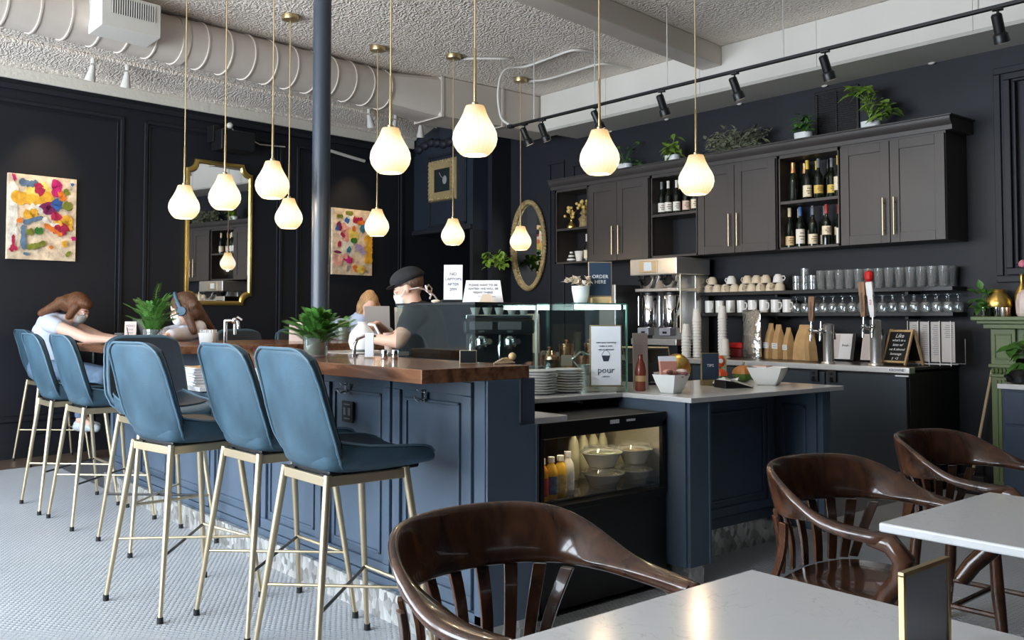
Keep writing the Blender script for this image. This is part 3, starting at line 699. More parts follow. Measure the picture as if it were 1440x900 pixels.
# ------------------------------------------------------------------ wooden captain's chairs
def make_captain(label):
    t = thing('captain_chair', label, 'chair')
    # horseshoe rail swept round the sitter: stations (plan angle -> centre, height, width direction, size)
    st = []
    def station(p, wdir, w, th): st.append((Vector(p), Vector(wdir).normalized(), w, th))
    n = 30
    L = []
    for i in range(n+1):
        s = -1 + 2*i/n; a = abs(s); sg = 1 if s > 0 else -1
        if a < .58:                       # curved back
            ph = s/.58*PI*.5; x = -.02 - .235*math.cos(ph)**.9 if abs(math.cos(ph)) > 1e-6 else -.02; y = .285*math.sin(ph)
        else:
            f = (a-.58)/.42; x = -.02 + .30*f; y = sg*(.285 + .022*math.sin(PI*f) )
        h = 1/(1+math.exp((a-.56)*12))    # 1 at the back, 0 on the arms
        zt = .665 + .155*h**1.1; w = .066 + .098*h
        z = zt - w/2*h
        vert = Vector((-.22*h, 0, 1)); horiz = Vector((-x*.2, sg if a > .02 else 0, 0))
        if a < .58: horiz = Vector((x+.02, y*.9, 0)).normalized()
        wd = (vert*h + horiz*(1-h)).normalized()
        L.append((Vector((x, y, z)), wd, w, .030 + .006*(1-h)))
    loops = []
    for i, (p, wd, w, th) in enumerate(L):
        tan = (L[min(i+1, n)][0]-L[max(i-1, 0)][0]).normalized(); nd = tan.cross(wd).normalized()
        if i in (0, n): w *= .8
        loops.append([p + wd*(w/2*math.copysign(abs(math.cos(2*PI*j/14))**.55, math.cos(2*PI*j/14))) + nd*(th/2*math.copysign(abs(math.sin(2*PI*j/14))**.6, math.sin(2*PI*j/14))) for j in range(14)])
    MB().loops(loops).build('back_and_arms', 'chair', t, smooth=True, ang=50, sub=1)
    for s in (-1, 1):                     # arm front sweeps down to the seat
        pts = [(.20, s*.296, .662), (.265, s*.295, .655), (.300, s*.288, .615), (.285, s*.278, .555), (.235, s*.265, .500), (.20, s*.255, .445)]
        MB().tube(pts, [.024, .030, .032, .030, .028, .026], 12).build('arm_support', 'chair', t, smooth=True)
    for k in range(9):                    # slats
        ph = (k-4)/4*1.22; xb = -.150 - .062*math.cos(ph); yb = .252*math.sin(ph)
        xt = -.02-.235*math.cos(ph)**.9; yt = .285*math.sin(ph); hz = .672 - .02*abs(ph)
        c0, c1 = Vector((xb, yb, .45)), Vector((xt, yt, hz))
        tg = Vector((-math.sin(ph), -math.cos(ph), 0)); nn = Vector((math.cos(ph), -math.sin(ph), 0))
        lo = []
        for fq in (0, .2, .4, .6, .8, 1):
            p = c0.lerp(c1, fq) + nn*(.014*math.sin(PI*fq)); w = .030 + .006*fq
            lo.append([p+tg*w/2+nn*.007, p-tg*w/2+nn*.007, p-tg*w/2-nn*.007, p+tg*w/2-nn*.007])
        MB().loops(lo).build('slat', 'chair', t, bevel=.003)
    def se(u, v):
        a = 2*PI*v; r = u; k = 1/max(abs(math.cos(a)), abs(math.sin(a)))**.55
        return (r*k*.215*math.cos(a)+.015, r*k*.215*math.sin(a)*(1.06), .452 - .016*(1-r*r)*math.cos(PI/2*r))
    MB().lathe([(.205, .415), (.222, .425), (.224, .442), (.205, .454), (.12, .444), (.002, .442)], (.015, 0, 0), 28, sq=.5, ry=1.08).build('seat', 'chair', t, smooth=True, ang=50)
    for sx in (-1, 1):
        for sy in (-1, 1):
            MB().tube([(.15*sx, .16*sy, .42), (.165*sx, .175*sy, .25), (.20*sx, .205*sy, 0)], [.021, .024, .017], 10).build('leg', 'chair', t, smooth=True)
    for s in (-1, 1): MB().cyl((-.175, s*.186, .17), (.175, s*.186, .17), .011, n=8).build('stretcher', 'chair', t, smooth=True)
    MB().cyl((0, -.186, .17), (0, .186, .17), .011, n=8).build('stretcher', 'chair', t, smooth=True)
    return t
CG = 'dark wooden captain chairs'
c0 = make_captain('dark glossy captain chair in front of the display fridge, tucked at the nearest marble table')
c0['group'] = CG; c0.location = (1.42, 1.655, 0); c0.rotation_euler = (0, 0, -PI/2 + .05)
dup(c0, (2.83, 1.60, 0), -PI/2 - .02, 'dark captain chair beside the corner of the second marble table, slats in view')
dup(c0, (3.86, 1.70, 0), -PI/2 + .02, 'dark captain chair farthest back, near the green mantelpiece')
dup(c0, (2.72, .24, 0), PI/2 + .25, 'dark captain chair pushed under the second marble table, seen only below its top')

# ------------------------------------------------------------------ marble-topped tables
def make_table(label, x0, x1, y0, y1):
    cx, cy = (x0+x1)/2, (y0+y1)/2
    t = thing('cafe_table', label, 'table', (cx, cy, 0))
    MB().box(x0, x1, y0, y1, .735, .76).build('table_top', 'quartz', t, world=True, bevel=.006, bseg=3)
    MB().box(cx-.2, cx+.2, cy-.2, cy+.2, .71, .735).build('mounting_plate', 'black', t, world=True)
    MB().cyl((0, 0, .05), (0, 0, .72), .038, n=18).build('pedestal', 'black', t, smooth=True)
    MB().lathe([(.26, 0), (.26, .012), (.20, .03), (.06, .055), (.04, .09)], n=28).build('pedestal_base', 'black', t, smooth=True)
    return t
make_table('white marble table in the near corner with a gold framed card on it', .985, 1.684, .42, 1.207)
make_table('white marble table farther right with two captain chairs drawn up to it', 2.318, 2.985, .50, 1.262)
mh = thing('menu_holder', 'gold framed clear card holder with a grey insert on the nearest marble table', 'card holder', (1.465, .72, .76))
b = MB().box(-.0775, -.0695, -.005, .005, 0, .142).box(.0695, .0775, -.005, .005, 0, .142).box(-.0775, .0775, -.005, .005, .138, .146).box(-.0775, .0775, -.012, .012, 0, .006)
b.build('frame', 'brass', mh, bevel=.001)
MB().box(-.0695, .0695, -.0022, .0022, .006, .138).build('grey_card', mat('grey_card', (.27, .29, .33), .3), mh)
# ------------------------------------------------------------------ upper cabinets on the right wall
CX = 6.95; CZ0, CZ1 = 1.885, 2.71
def carcass(par, y0, y1, m='cabin'):
    t = .018
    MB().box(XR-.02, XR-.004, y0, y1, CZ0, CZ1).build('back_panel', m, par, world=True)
    MB().box(CX, XR-.02, y0, y0+t, CZ0, CZ1).build('side_panel', 'cab', par, world=True)
    MB().box(CX, XR-.02, y1-t, y1, CZ0, CZ1).build('side_panel', 'cab', par, world=True)
    MB().box(CX, XR-.02, y0+t, y1-t, CZ0, CZ0+.02).build('bottom_panel', 'cab', par, world=True)
    MB().box(CX, XR-.02, y0+t, y1-t, CZ1-.03, CZ1).build('top_panel', 'cab', par, world=True)
def open_unit(label, y0, y1, zs):
    t = thing('open_cabinet', label, 'cabinet', (7.12, (y0+y1)/2, CZ0))
    carcass(t, y0, y1)
    MB().box(CX, CX+.02, y0, y0+.03, CZ0, CZ1).box(CX, CX+.02, y1-.03, y1, CZ0, CZ1).build('face_frame', 'cab', t, world=True, bevel=.002, kind='stuff')
    MB().box(CX+.004, XR-.02, y0+.018, y1-.018, zs-.026, zs).build('shelf', 'cab', t, world=True, bevel=.002)
    return t
def door_unit(label, y0, y1, ym):
    t = thing('door_cabinet', label, 'cabinet', (7.12, (y0+y1)/2, CZ0))
    carcass(t, y0, y1, 'cab')
    for a, b_, hy in ((y0, ym, ym-.045), (ym, y1, ym+.045)):
        g = .003; a += g; b_ -= g; w = .075
        d = MB().box(CX-.012, CX-.002, a+.02, b_-.02, CZ0+.02, CZ1-.04).build('door', 'cab', t, world=True)
        for q in ((a, a+w, CZ0, CZ1-.02), (b_-w, b_, CZ0, CZ1-.02)): MB().box(CX-.022, CX-.001, *q).build('stile', 'cab', d, bevel=.0025)
        for q in ((a+w, b_-w, CZ0, CZ0+w), (a+w, b_-w, CZ1-.02-w, CZ1-.02)): MB().box(CX-.0218, CX-.001, *q).build('rail', 'cab', d, bevel=.0025)
        h = MB().cyl((CX-.052, hy, 1.945), (CX-.052, hy, 2.24), .0075, n=12)
        for z in (1.985, 2.20): h.cyl((CX-.02, hy, z), (CX-.052, hy, z), .005, n=8)
        h.build('handle', 'champ', d, smooth=True, kind='stuff')
    return t
open_unit('open cabinet cubby nearest the oval mirror with gold vases on its shelf', 7.005, 7.545, 2.275)
door_unit('two door charcoal cabinet between the gold vase cubby and the coffee brewer', 6.152, 7.0, 6.58)
open_unit('open cabinet cubby above the coffee brewer with a row of wine bottles', 5.54, 6.148, 2.315)
door_unit('two door charcoal cabinet directly above the stacked cream cups', 4.68, 5.535, 5.114)
open_unit('open cabinet with two packed shelves of wine above the glass shelves', 4.066, 4.676, 2.305)
door_unit('two door charcoal cabinet at the end of the row nearest the green mantel', 3.20, 4.062, 3.635)
cm = thing('crown_moulding', 'long stepped crown moulding along the top of the charcoal cabinets', 'moulding', (7.1, 5.4, CZ1))
b = MB(); pr = [(CX, CZ1), (CX-.012, CZ1), (CX-.014, CZ1+.035), (CX-.03, CZ1+.05), (CX-.05, CZ1+.075), (CX-.05, CZ1+.10), (CX+.0, CZ1+.10), (XR-.004, CZ1+.10), (XR-.004, CZ1)]
b.loops([[(x, y, z) for x, z in pr] for y in (3.145, 7.60)]); b.build('cornice_body', 'cab', cm, world=True, bevel=.002)
MB().box(CX-.06, XR-.004, 3.13, 7.61, CZ1+.10, CZ1+.112).build('cap_board', 'cab', cm, world=True, bevel=.003)

# ------------------------------------------------------------------ bottles
LAB = dict(cream=mat('cream_bottle_label', (.74, .66, .48), .6, noise=.1, nscale=40), white=mat('white_bottle_label', (.76, .73, .66), .6), yellow=mat('yellow_bottle_label', (.66, .47, .10), .55),
           tan=mat('tan_bottle_label', (.68, .50, .28), .6), black=M['black'], pink=mat('pink_bottle_label', (.72, .52, .42), .6))
FOIL = dict(gold=mat('gold_foil', (.72, .45, .14), .35, .6), copper=mat('copper_foil', (.72, .38, .16), .35, .6), yellow=mat('yellow_foil', (.72, .50, .06), .4), white=mat('white_foil', (.78, .74, .66), .4),
            black=M['black'], blue=mat('blue_foil', (.04, .13, .36), .35), red=mat('red_foil', (.40, .03, .03), .35), cream=mat('cream_foil', (.72, .60, .38), .4), grey=mat('grey_foil', (.16, .16, .17), .35), pink=mat('rose_foil', (.70, .36, .26), .4))
LETT = mat('bottle_print', (.16, .10, .06), .7)
def bottle(x, y, z, foil, lab, label, group, h=.318, champagne=False, glass='bottle', lz=None):
    t = thing('wine_bottle', label, 'bottle', (x, y, z), 0, group)
    r = .0405 if champagne else .0375; k = h/.318
    pr = [(.03, 0), (r, .004), (r, .165*k)] + ([(r*.9, .195*k), (r*.55, .235*k), (.016, .27*k)] if champagne else [(r*.93, .185*k), (r*.55, .21*k), (.0145, .232*k), (.014, .27*k)])
    pr += [(.0135, h-.004), (.010, h)]
    MB().lathe(pr, n=18).build('glass_body', glass, t, smooth=True)
    fl = .125*k if champagne else .072*k
    fp = [(.0148, h-.05), (.0152, h-.002), (.0135, h+.001)]
    if champagne: fp = [(r*.62, h-fl+.02), (.0195, h-fl*.45), (.0170, h-.03), (.019, h-.022), (.018, h+.002), (.006, h+.004)]
    else: fp = [(.0155, h-fl), (.0155, h-.014), (.0168, h-.012), (.0164, h-.001), (.006, h+.002)]
    MB().lathe(fp, n=16).build('foil', FOIL[foil], t, smooth=True)
    if lab:
        l0, l1 = lz or (.045*k, .125*k)
        lb = MB().lathe([(r+.0006, l0), (r+.0008, l0+.001), (r+.0008, l1-.001), (r+.0006, l1)], n=18, cap0=False, cap1=False).build('paper_label', LAB[lab], t, smooth=True)
        pm = MB()
        for q, w in ((.72, .020), (.5, .028), (.3, .016)):
            zc = l0+(l1-l0)*q; L = []
            a0 = math.atan2(-.766, -.643)+.15
            pm.loops([[(math.cos(a0+s*w/r)*(r+.0014), math.sin(a0+s*w/r)*(r+.0014), zc+e) for s in (-1, -.5, 0, .5, 1)] for e in (-.0035, .0035)], close=False, cap0=False, cap1=False)
        pm.build('print', LETT, lb, kind='stuff')
    return t
ORD = ['first', 'second', 'third', 'fourth', 'fifth', 'sixth', 'seventh', 'eighth', 'ninth']
ZC, ZE, ZL = 2.316, 2.306, CZ0+.021
G1, G2, G3 = 'bottles above the coffee brewer', 'wine bottles on the upper cabinet shelf', 'wine bottles on the lower cabinet shelf'
for i, (x, y, f, l, what) in enumerate(((7.06, 6.085, 'grey', 'white', 'slim grey necked bottle with white label'), (7.06, 6.0, 'white', 'white', 'white capped bottle with white label'),
      (7.08, 5.91, 'white', 'white', 'white capped amber necked bottle'), (7.18, 5.955, 'gold', None, 'gold necked bottle set back between white ones'), (7.09, 5.80, 'pink', 'pink', 'rose topped bottle with pale label'),
      (7.06, 5.67, 'cream', 'cream', 'bottle with cream label tucked against the cabinet side'), (7.19, 5.74, 'gold', 'white', 'gold necked bottle behind the hanging lamp'))):
    bottle(x, y, ZC, f, l, '%s above the coffee brewer' % what, G1, .335, lz=(.03, .12))
for x, y, f, l, what, ch, lz in ((7.07, 4.592, 'copper', None, 'champagne bottle with copper foil and no paper label, leftmost of the upper shelf', True, None), (7.17, 4.54, 'copper', None, 'set-back champagne bottle with copper foil behind the cream label one', True, None),
      (7.07, 4.452, 'yellow', 'cream', 'yellow topped bottle with cream label printed in red on the upper shelf', False, (.03, .13)), (7.16, 4.415, 'yellow', None, 'half hidden yellow topped bottle behind the cream label one', False, None),
      (7.07, 4.345, 'grey', 'yellow', 'grey topped bottle with a wide yellow label on the upper shelf', False, (.05, .12)), (7.17, 4.315, 'black', None, 'black topped bottle at the back of the upper shelf', False, None),
      (7.13, 4.255, 'grey', 'yellow', 'darker bottle with small yellow label right of the wide yellow label', False, (.05, .12)), (7.05, 4.145, 'yellow', 'cream', 'bottle with yellow cap and tall cream label against the right side panel', False, (.055, .17))):
    bottle(x, y, ZE, f, l, what, G2, .35 if not ch else .345, ch, lz=lz)
for x, y, f, l, what, lz, gl in ((7.06, 4.625, 'cream', 'tan', 'cream capped bottle with a tan label, leftmost of the lower shelf', (.02, .10), 'bottle'), (7.16, 4.595, 'cream', None, 'cream capped bottle behind the tan label one on the lower shelf', None, 'bottle'),
      (7.06, 4.520, 'blue', 'white', 'blue capped bottle with tall white label on the lower shelf', (.03, .155), 'bottle'), (7.17, 4.475, 'blue', 'white', 'second blue capped bottle set back on the lower shelf', (.03, .15), 'bottle'),
      (7.06, 4.398, 'grey', 'cream', 'grey capped bottle with broad cream label on the lower shelf', (.02, .105), 'bottle'), (7.16, 4.345, 'grey', 'white', 'grey capped bottle set back beside the red capped one', (.02, .1), 'bottle'),
      (7.06, 4.268, 'red', 'cream', 'red capped bottle with a high cream label on the lower shelf', (.09, .165), 'bottle'), (7.15, 4.205, 'red', 'cream', 'red capped bottle at the back beside the right side panel', (.09, .16), 'bottle'),
      (7.05, 4.13, 'black', 'white', 'bottle with a white label pressed to the side panel of the lower shelf', (.01, .14), 'bottle')):
    bottle(x, y, ZL, f, l, what, G3, .35, False, gl, lz)
# the cubby beside the oval mirror
def vase(x, y, z, h, label):
    t = thing('gold_vase', label, 'vase', (x, y, z))
    MB().lathe([(.03, 0), (.05, .004), (.052, .03), (.03, .06), (.014, h*.75), (.013, h-.01), (.02, h)], n=18).build('vase_body', 'gold', t, smooth=True)
    q = random.Random(int(y*100)); fl = mat('dried_flower', (.72, .52, .16), .6)
    for k in range(10):
        a = q.uniform(0, 6.28); r = q.uniform(.02, .085); zz = h + q.uniform(.02, .14)
        p = (r*math.cos(a), r*math.sin(a), zz)
        s = MB().tube([(0, 0, h-.02), (p[0]*.4, p[1]*.4, (h+zz)/2), p], .0018, 5).build('stem', 'gold', t)
        MB().ball(p, q.uniform(.016, .024), 10, 7).build('flower_ball', fl, s, smooth=True)
    return t
vase(7.08, 7.41, 2.276, .11, 'small gold bud vase with round dried flowers, left in the cubby')
v = vase(7.09, 7.22, 2.276, .17, 'tall gold figure-shaped vase of dried flowers, right in the cubby')
MB().lathe([(.04, 0), (.055, .01), (.05, .06), (.065, .10), (.03, .14), (.05, .16), (.02, .20)], n=14).build('leafy_body', 'goldleaf', v, smooth=True)
t = thing('striped_ornament', 'black and white striped cone ornament in the lower mirror-side cubby', 'ornament', (7.07, 7.40, CZ0+.021))
for k in range(6):
    MB().lathe([(.062-.008*k, 0), (.060-.008*k, .019), (.03, .0192)], (0, 0, k*.0195), 14).build('ring', 'white' if k % 2 else 'black', t, smooth=True)
t = thing('white_cup', 'white tapered cup beside the striped ornament in the lower cubby', 'cup', (7.06, 7.265, CZ0+.021))
MB().lathe([(.03, 0), (.034, .004), (.055, .115), (.052, .116), (.032, .012)], n=20).build('cup_body', 'white', t, smooth=True)
tb = thing('wine_bottle', 'white capped bottle with pale label in the lower mirror-side cubby', 'bottle', (7.06, 7.145, CZ0+.021))
MB().lathe([(.03, 0), (.036, .004), (.036, .14), (.03, .165), (.014, .20), (.014, .29)], n=18).build('glass_body', 'bottle', tb, smooth=True)
MB().lathe([(.0155, .215), (.0165, .296), (.005, .298)], n=14).build('foil', FOIL['white'], tb, smooth=True)
MB().lathe([(.0368, .03), (.0368, .12)], n=18, cap0=False, cap1=False).build('paper_label', LAB['cream'], tb, smooth=True)

# ------------------------------------------------------------------ open shelves with crockery
for nm, z, lab in (('wall_shelf', 1.535, 'long black wall shelf carrying cream cups and pint glasses'), ('wall_shelf', 1.34, 'lower black wall shelf carrying white mugs and upturned wine glasses')):
    s = thing(nm, lab, 'shelf', (7.17, 4.4, z-.03))
    MB().box(7.05, XR-.003, 3.215, 5.62, z-.032, z).build('board', 'black', s, world=True, bevel=.003)
    for y in (3.6, 4.8): MB().box(7.10, XR-.003, y-.012, y+.012, z-.055, z-.032).build('bracket', 'black', s, world=True)
def make_cup(label, m, r=.049, h=.073, rz=0, loc=(0,0,0), group=None, up=False):
    t = thing('coffee_cup', label, 'cup', loc, rz, group)
    pr = [(.024, 0), (.027, .003), (r*.86, h*.35), (r, h), (r-.004, h), (r*.82, h*.38), (.022, .008)]
    if up: pr = [(q, h-z) for q, z in pr][::-1]
    b = MB(); b.lathe(pr if not up else [(q, z) for q, z in [(.022, h-.008), (r*.82, h-h*.38), (r-.004, 0), (r, 0), (r*.86, h-h*.35), (.027, h-.003), (.024, h), (.002, h)]], n=18, cap1=True)
    b.build('cup_body', m, t, smooth=True, ang=60)
    zz = h*.5
    MB().tube([(r*.86, 0, zz+.018), (r+.018, 0, zz+.018), (r+.026, 0, zz), (r+.014, 0, zz-.018), (r*.78, 0, zz-.016)], .0045, 6).build('handle', m, t, smooth=True)
    return t
GC = 'cups piled upside down on the upper shelf'
cc = make_cup('cream cup upside down in the piled row on the upper wall shelf', 'cream', up=True, loc=(7.13, 5.56, 1.5355), rz=1.6, group=GC)
q = random.Random(3)
for k in range(1, 9): dup(cc, (7.13+q.uniform(-.012, .012), 5.56-k*.098, 1.5355), q.choice((1.7, 2.2, 4.4, 3.6)))
for k in range(5): dup(cc, (7.24, 5.50-k*.16, 1.5355), q.uniform(0, 6))
for y in (5.53, 5.13, 5.03, 4.93): dup(cc, (7.14, y, 1.6095), q.choice((1.5, 2.3, 1.2)))
wc = make_cup('grey-white cup lying on top of the cream cup pile, left of centre', 'white', up=True, loc=(7.14, 5.31, 1.6095), rz=1.5, r=.05, h=.076)
dup(wc, (7.14, 4.80, 1.6095), 4.6, 'pale grey cup topping the right end of the cream cup pile')
GM = 'white mugs on the lower wall shelf'
mg = thing('mug', 'white straight mug in the row on the lower wall shelf', 'mug', (7.12, 5.55, 1.3405), 4.2, GM)
MB().lathe([(.036, 0), (.042, .004), (.043, .115), (.039, .115), (.037, .01), (.002, .008)], n=20).build('mug_body', 'white', mg, smooth=True)
MB().tube([(.04, 0, .09), (.068, 0, .088), (.072, 0, .06), (.06, 0, .034), (.04, 0, .03)], .006, 6).build('handle', 'white', mg, smooth=True)
for k in range(1, 8): dup(mg, (7.12, 5.55-k*.122, 1.3405), 4.1+q.uniform(-.3, .5))
for k in range(4): dup(mg, (7.225, 5.49-k*.25, 1.3405), 4.0)
GP = 'pint glasses in two rows on the upper shelf'
pg = thing('pint_glass', 'clear pint glass in the packed rows on the upper wall shelf', 'glass', (7.115, 4.36, 1.5355), 0, GP)
MB().lathe([(.028, 0), (.030, .002), (.041, .158), (.042, .162), (.0395, .162), (.028, .016), (.002, .014)], n=18).build('glass_body', 'drink', pg, smooth=True)
for r_ in range(3):
    for k in range(13):
        if r_ or k: dup(pg, (7.115+r_*.078, 4.36-k*.0875-(.02 if r_ % 2 else 0), 1.5355))
GE = 'small stacked glasses beside the cream cups'
eg = thing('tumbler', 'small clear tumbler stacked between the cream cups and the pint glasses', 'glass', (7.12, 4.60, 1.5355), 0, GE)
MB().lathe([(.026, 0), (.034, .004), (.036, .062), (.033, .062), (.030, .008), (.002, .007)], n=16).build('glass_body', 'drink', eg, smooth=True)
for y, z in ((4.52, 0), (4.445, 0), (4.52, .063), (4.445, .063), (4.52, .126), (4.60, .063)): dup(eg, (7.12, y, 1.5355+z))
GW = 'wine glasses standing upside down on the lower shelf'
wg = thing('wine_glass', 'clear wine glass standing upside down on the lower wall shelf', 'glass', (7.11, 4.60, 1.3405), 0, GW)
MB().lathe([(.032, 0), (.034, 0), (.041, .045), (.034, .075), (.006, .088), (.0035, .10), (.0035, .128), (.033, .134), (.033, .136), (.002, .137)], n=18).build('glass_body', 'drink', wg, smooth=True)
for r_ in range(2):
    for k in range(16):
        if r_ or k: dup(wg, (7.11+r_*.092, 4.60-k*.0885-r_*.03, 1.3405))

# ------------------------------------------------------------------ back bar cooler with its steel top
ZK = .935
bb = thing('back_bar_cooler', 'dark back bar cooler with a stainless steel nosing and two latched doors', 'cooler', (6.9, 5.0, 0))
MB().box(6.52, XR-.004, 3.29, 7.2, .03, ZK-.04).build('cabinet_body', 'black', bb, world=True, bevel=.004)
MB().box(6.50, XR-.004, 3.28, 7.2, ZK-.022, ZK).build('counter_top', mat('dark_counter', (.045, .040, .036), .3), bb, world=True, bevel=.003)
MB().box(6.475, 6.56, 3.27, 7.2, ZK-.045, ZK+.002).build('steel_nosing', 'steel', bb, world=True, bevel=.006)
dm = mat('cooler_door', (.030, .040, .052), .3)
for y0, y1 in ((3.30, 3.945), (3.955, 4.60), (4.61, 5.25)):
    d = MB().box(6.485, 6.518, y0, y1, .10, ZK-.06).build('door', dm, bb, world=True, bevel=.004)
for y in (4.035, 3.88):
    l = MB().box(6.462, 6.486, y-.035, y+.035, .80, .888).build('latch', 'black', bb, world=True, bevel=.004)
    MB().cyl((6.458, y, .866), (6.464, y, .866), .012, n=14).build('lock', 'chrome', l, smooth=True)
    MB().box(6.458, 6.463, y-.012, y+.014, .80, .838).build('lever', 'chrome', l)
nb = MB().box(6.4725, 6.4755, 3.30, 3.43, ZK-.034, ZK-.008).build('name_plate', 'paper', bb, world=True)
text('KROWNE', .026, (6.4722, 3.365, ZK-.021), (0, -1, 0), (0, 0, 1), 'ink', nb)
MB().box(6.478, 6.484, 3.28, 3.38, ZK-.066, ZK-.056).build('serial_plate', 'paper', bb, world=True)

def lever(par, p, h, m, tilt=0.0, tip=None, txt=None):
    x, y, z = p
    hd = MB()
    u = Vector((0, math.cos(tilt), math.sin(tilt))); w = Vector((0, -math.sin(tilt), math.cos(tilt)))
    L = []
    for f, wd in ((0, .016), (.25, .022), (.6, .021), (.62, .026), (.97, .026), (1, .02)):
        c = Vector(p) + w*(h*f); L.append([c + u*wd + Vector((.012,0,0)), c - u*wd + Vector((.012,0,0)), c - u*wd - Vector((.012,0,0)), c + u*wd - Vector((.012,0,0))])
    o = hd.loops(L).build('tap_handle', m, par, world=True, bevel=.003)
    if tip: MB().lathe([(.02, 0), (.032, .02), (.036, .05), (.028, .075), (.01, .085)], Vector(p)+w*h, 10).build('handle_tip', tip, o, smooth=True, ang=20)
    if txt: text(txt, .026, Vector(p)+w*(h*.42)+Vector((-.0125, 0, 0)), w, -u*-1, 'ink' if m != 'paper' else 'red', o)
def tower(label, y, x, h, taps):
    t = thing('beer_tap', label, 'tap', (x, y, ZK))
    MB().lathe([(.058, 0), (.055, .012), (.042, .016), (.042, h), (.044, h+.004), (.03, h+.012), (.002, h+.014)], n=24).build('tower', 'steel', t, smooth=True)
    for dy, hh, m, tip, txt, tl in taps:
        f = MB().tube([(0, 0, h-.055), (-.04, dy*.4, h-.055), (-.075, dy, h-.045), (-.085, dy, h-.075), (-.09, dy, h-.125)], [.017, .016, .017, .012, .009], 10)
        f.cyl((-.075, dy, h-.045), (-.073, dy, h+.03), .012, .008, 10)
        f.build('faucet', 'chrome', t, smooth=True, kind='stuff')
        MB().ball((-.073, dy, h-.04), .022, 12, 8).build('collar', 'chrome', t, smooth=True)
        if m: lever(t, (x-.073, y+dy, ZK+h+.03), hh, m, tl, tip, txt)
    MB().tube([(0, -.045, h-.07), (-.02, -.065, h-.06), (-.02, -.07, h-.11)], .009, 8).build('side_hook', 'chrome', t, smooth=True)
    return t
tapwood = mat_wood('tap_handle_wood', (.20, .105, .05), (.34, .19, .10), .5, 6, (4, 4, 1), 0)
tower('chrome beer tap tower with one wooden handle, left of the two towers', 4.01, 6.64, .30, ((.105, .20, tapwood, None, 'COLD BREW', .04), (.02, .0, None, None, None, 0)))
tower('chrome beer tap tower with a wooden handle and a white red-tipped handle', 3.625, 6.66, .335, ((.055, .27, tapwood, None, 'KOMBUCHA', -.04), (-.02, .27, 'paper', M['red'], 'ALE', -.10)))

# bags of coffee
def kraft(x, y, w, h, d, label, lean=0.0, lab=True, rz=0.0):
    t = thing('coffee_bag', label, 'coffee bag', (x, y, ZK+.001), rz, 'kraft coffee bags on the back bar')
    L = []
    for f, ww, dd in ((0, .96, 1), (.05, 1, 1), (.45, 1, .95), (.72, .97, .6), (.88, .95, .18), (1, .95, .06)):
        z = h*f; L.append([(-d/2*dd+lean*f, w/2*ww, z), (-d/2*dd+lean*f, -w/2*ww, z), (d/2*dd+lean*f, -w/2*ww, z), (d/2*dd+lean*f, w/2*ww, z)])
    MB().loops(L).build('paper_bag', 'kraft', t, bevel=.006)
    if lab:
        lb = MB().box(-d/2-.0035, -d/2+.02, -w/2*.99, w/2*.99, h*.30, h*.46).build('paper_label', 'paper', t)
        for k in range(2): MB().box(-d/2-.0042, -d/2-.0034, -w/2*.7, w/2*.7, h*(.35+.06*k), h*(.365+.06*k)).build('print', 'inkgrey', lb)
    return t
kraft(6.96, 4.78, .085, .31, .075, 'narrow kraft coffee bag with a white label beside the silver bag', .02, rz=-.5)
kraft(6.95, 4.675, .095, .30, .08, 'kraft coffee bag with a white label, second from the silver bag', .0, rz=-.5)
kraft(6.94, 4.57, .075, .275, .075, 'kraft coffee bag with a white label beside the large plain bag', .0, rz=-.5)
kraft(6.93, 4.42, .17, .30, .10, 'largest plain kraft bag without a label on the back bar', .03, False, -.3)
kraft(6.86, 4.30, .085, .27, .075, 'tilted kraft coffee bag with a white label behind the left tap', -.02, rz=-.6)
sv = thing('foil_bag', 'crinkled silver foil coffee bag standing left of the kraft bags', 'foil bag', (6.94, 4.95, ZK+.001), -.45)
fo = mat('crinkled_foil', (.80, .78, .74), .16, 1.0, bump=1.0, bscale=17)
L = []
for f, w, d in ((0, .15, .10), (.05, .155, .11), (.45, .15, .10), (.75, .16, .07), (.9, .165, .03), (1, .165, .012)):
    L.append([(d/2*math.sin(2*PI*j/20)*-1, w*math.cos(2*PI*j/20), .42*f + (.012*math.cos(6*PI*j/20) if f == 1 else 0)) for j in range(20)])
MB().loops(L).build('foil_body', fo, sv, smooth=True)

# framed cards, chalkboard, menu rack
for y, lab, w in ((4.15, 'black framed white card behind the left tap tower', .235), (3.875, 'black framed white card behind the right tap tower', .20)):
    t = thing('framed_card', lab, 'card', (7.08, y, ZK+.001))
    ax = (Vector((0, 1, 0)), Vector((.97, 0, -.24)).normalized(), Vector((.24, 0, .97)).normalized())
    MB().obox((0, 0, .118), (w, .012, .23), ax).build('frame', 'black', t, bevel=.002)
    cdp = MB().obox((-.008, .012, .121), (w-.035, .002, .215), ax).build('card', 'paper', t)
    bl = MB().obox((-.0095, .055, .12), (.07, .001, .2), ax).build('pale_band', mat('pale_pink_print', (.66, .60, .60), .7), cdp)
    text('fresh', .03, (-.0105, -.035, .13), (0, -1, 0), (.24, 0, .97), 'inkgrey', cdp)
ck = thing('chalkboard', 'small wooden A-frame chalkboard with white handwriting beside the menus', 'chalkboard', (6.80, 3.485, ZK+.003), -.22)
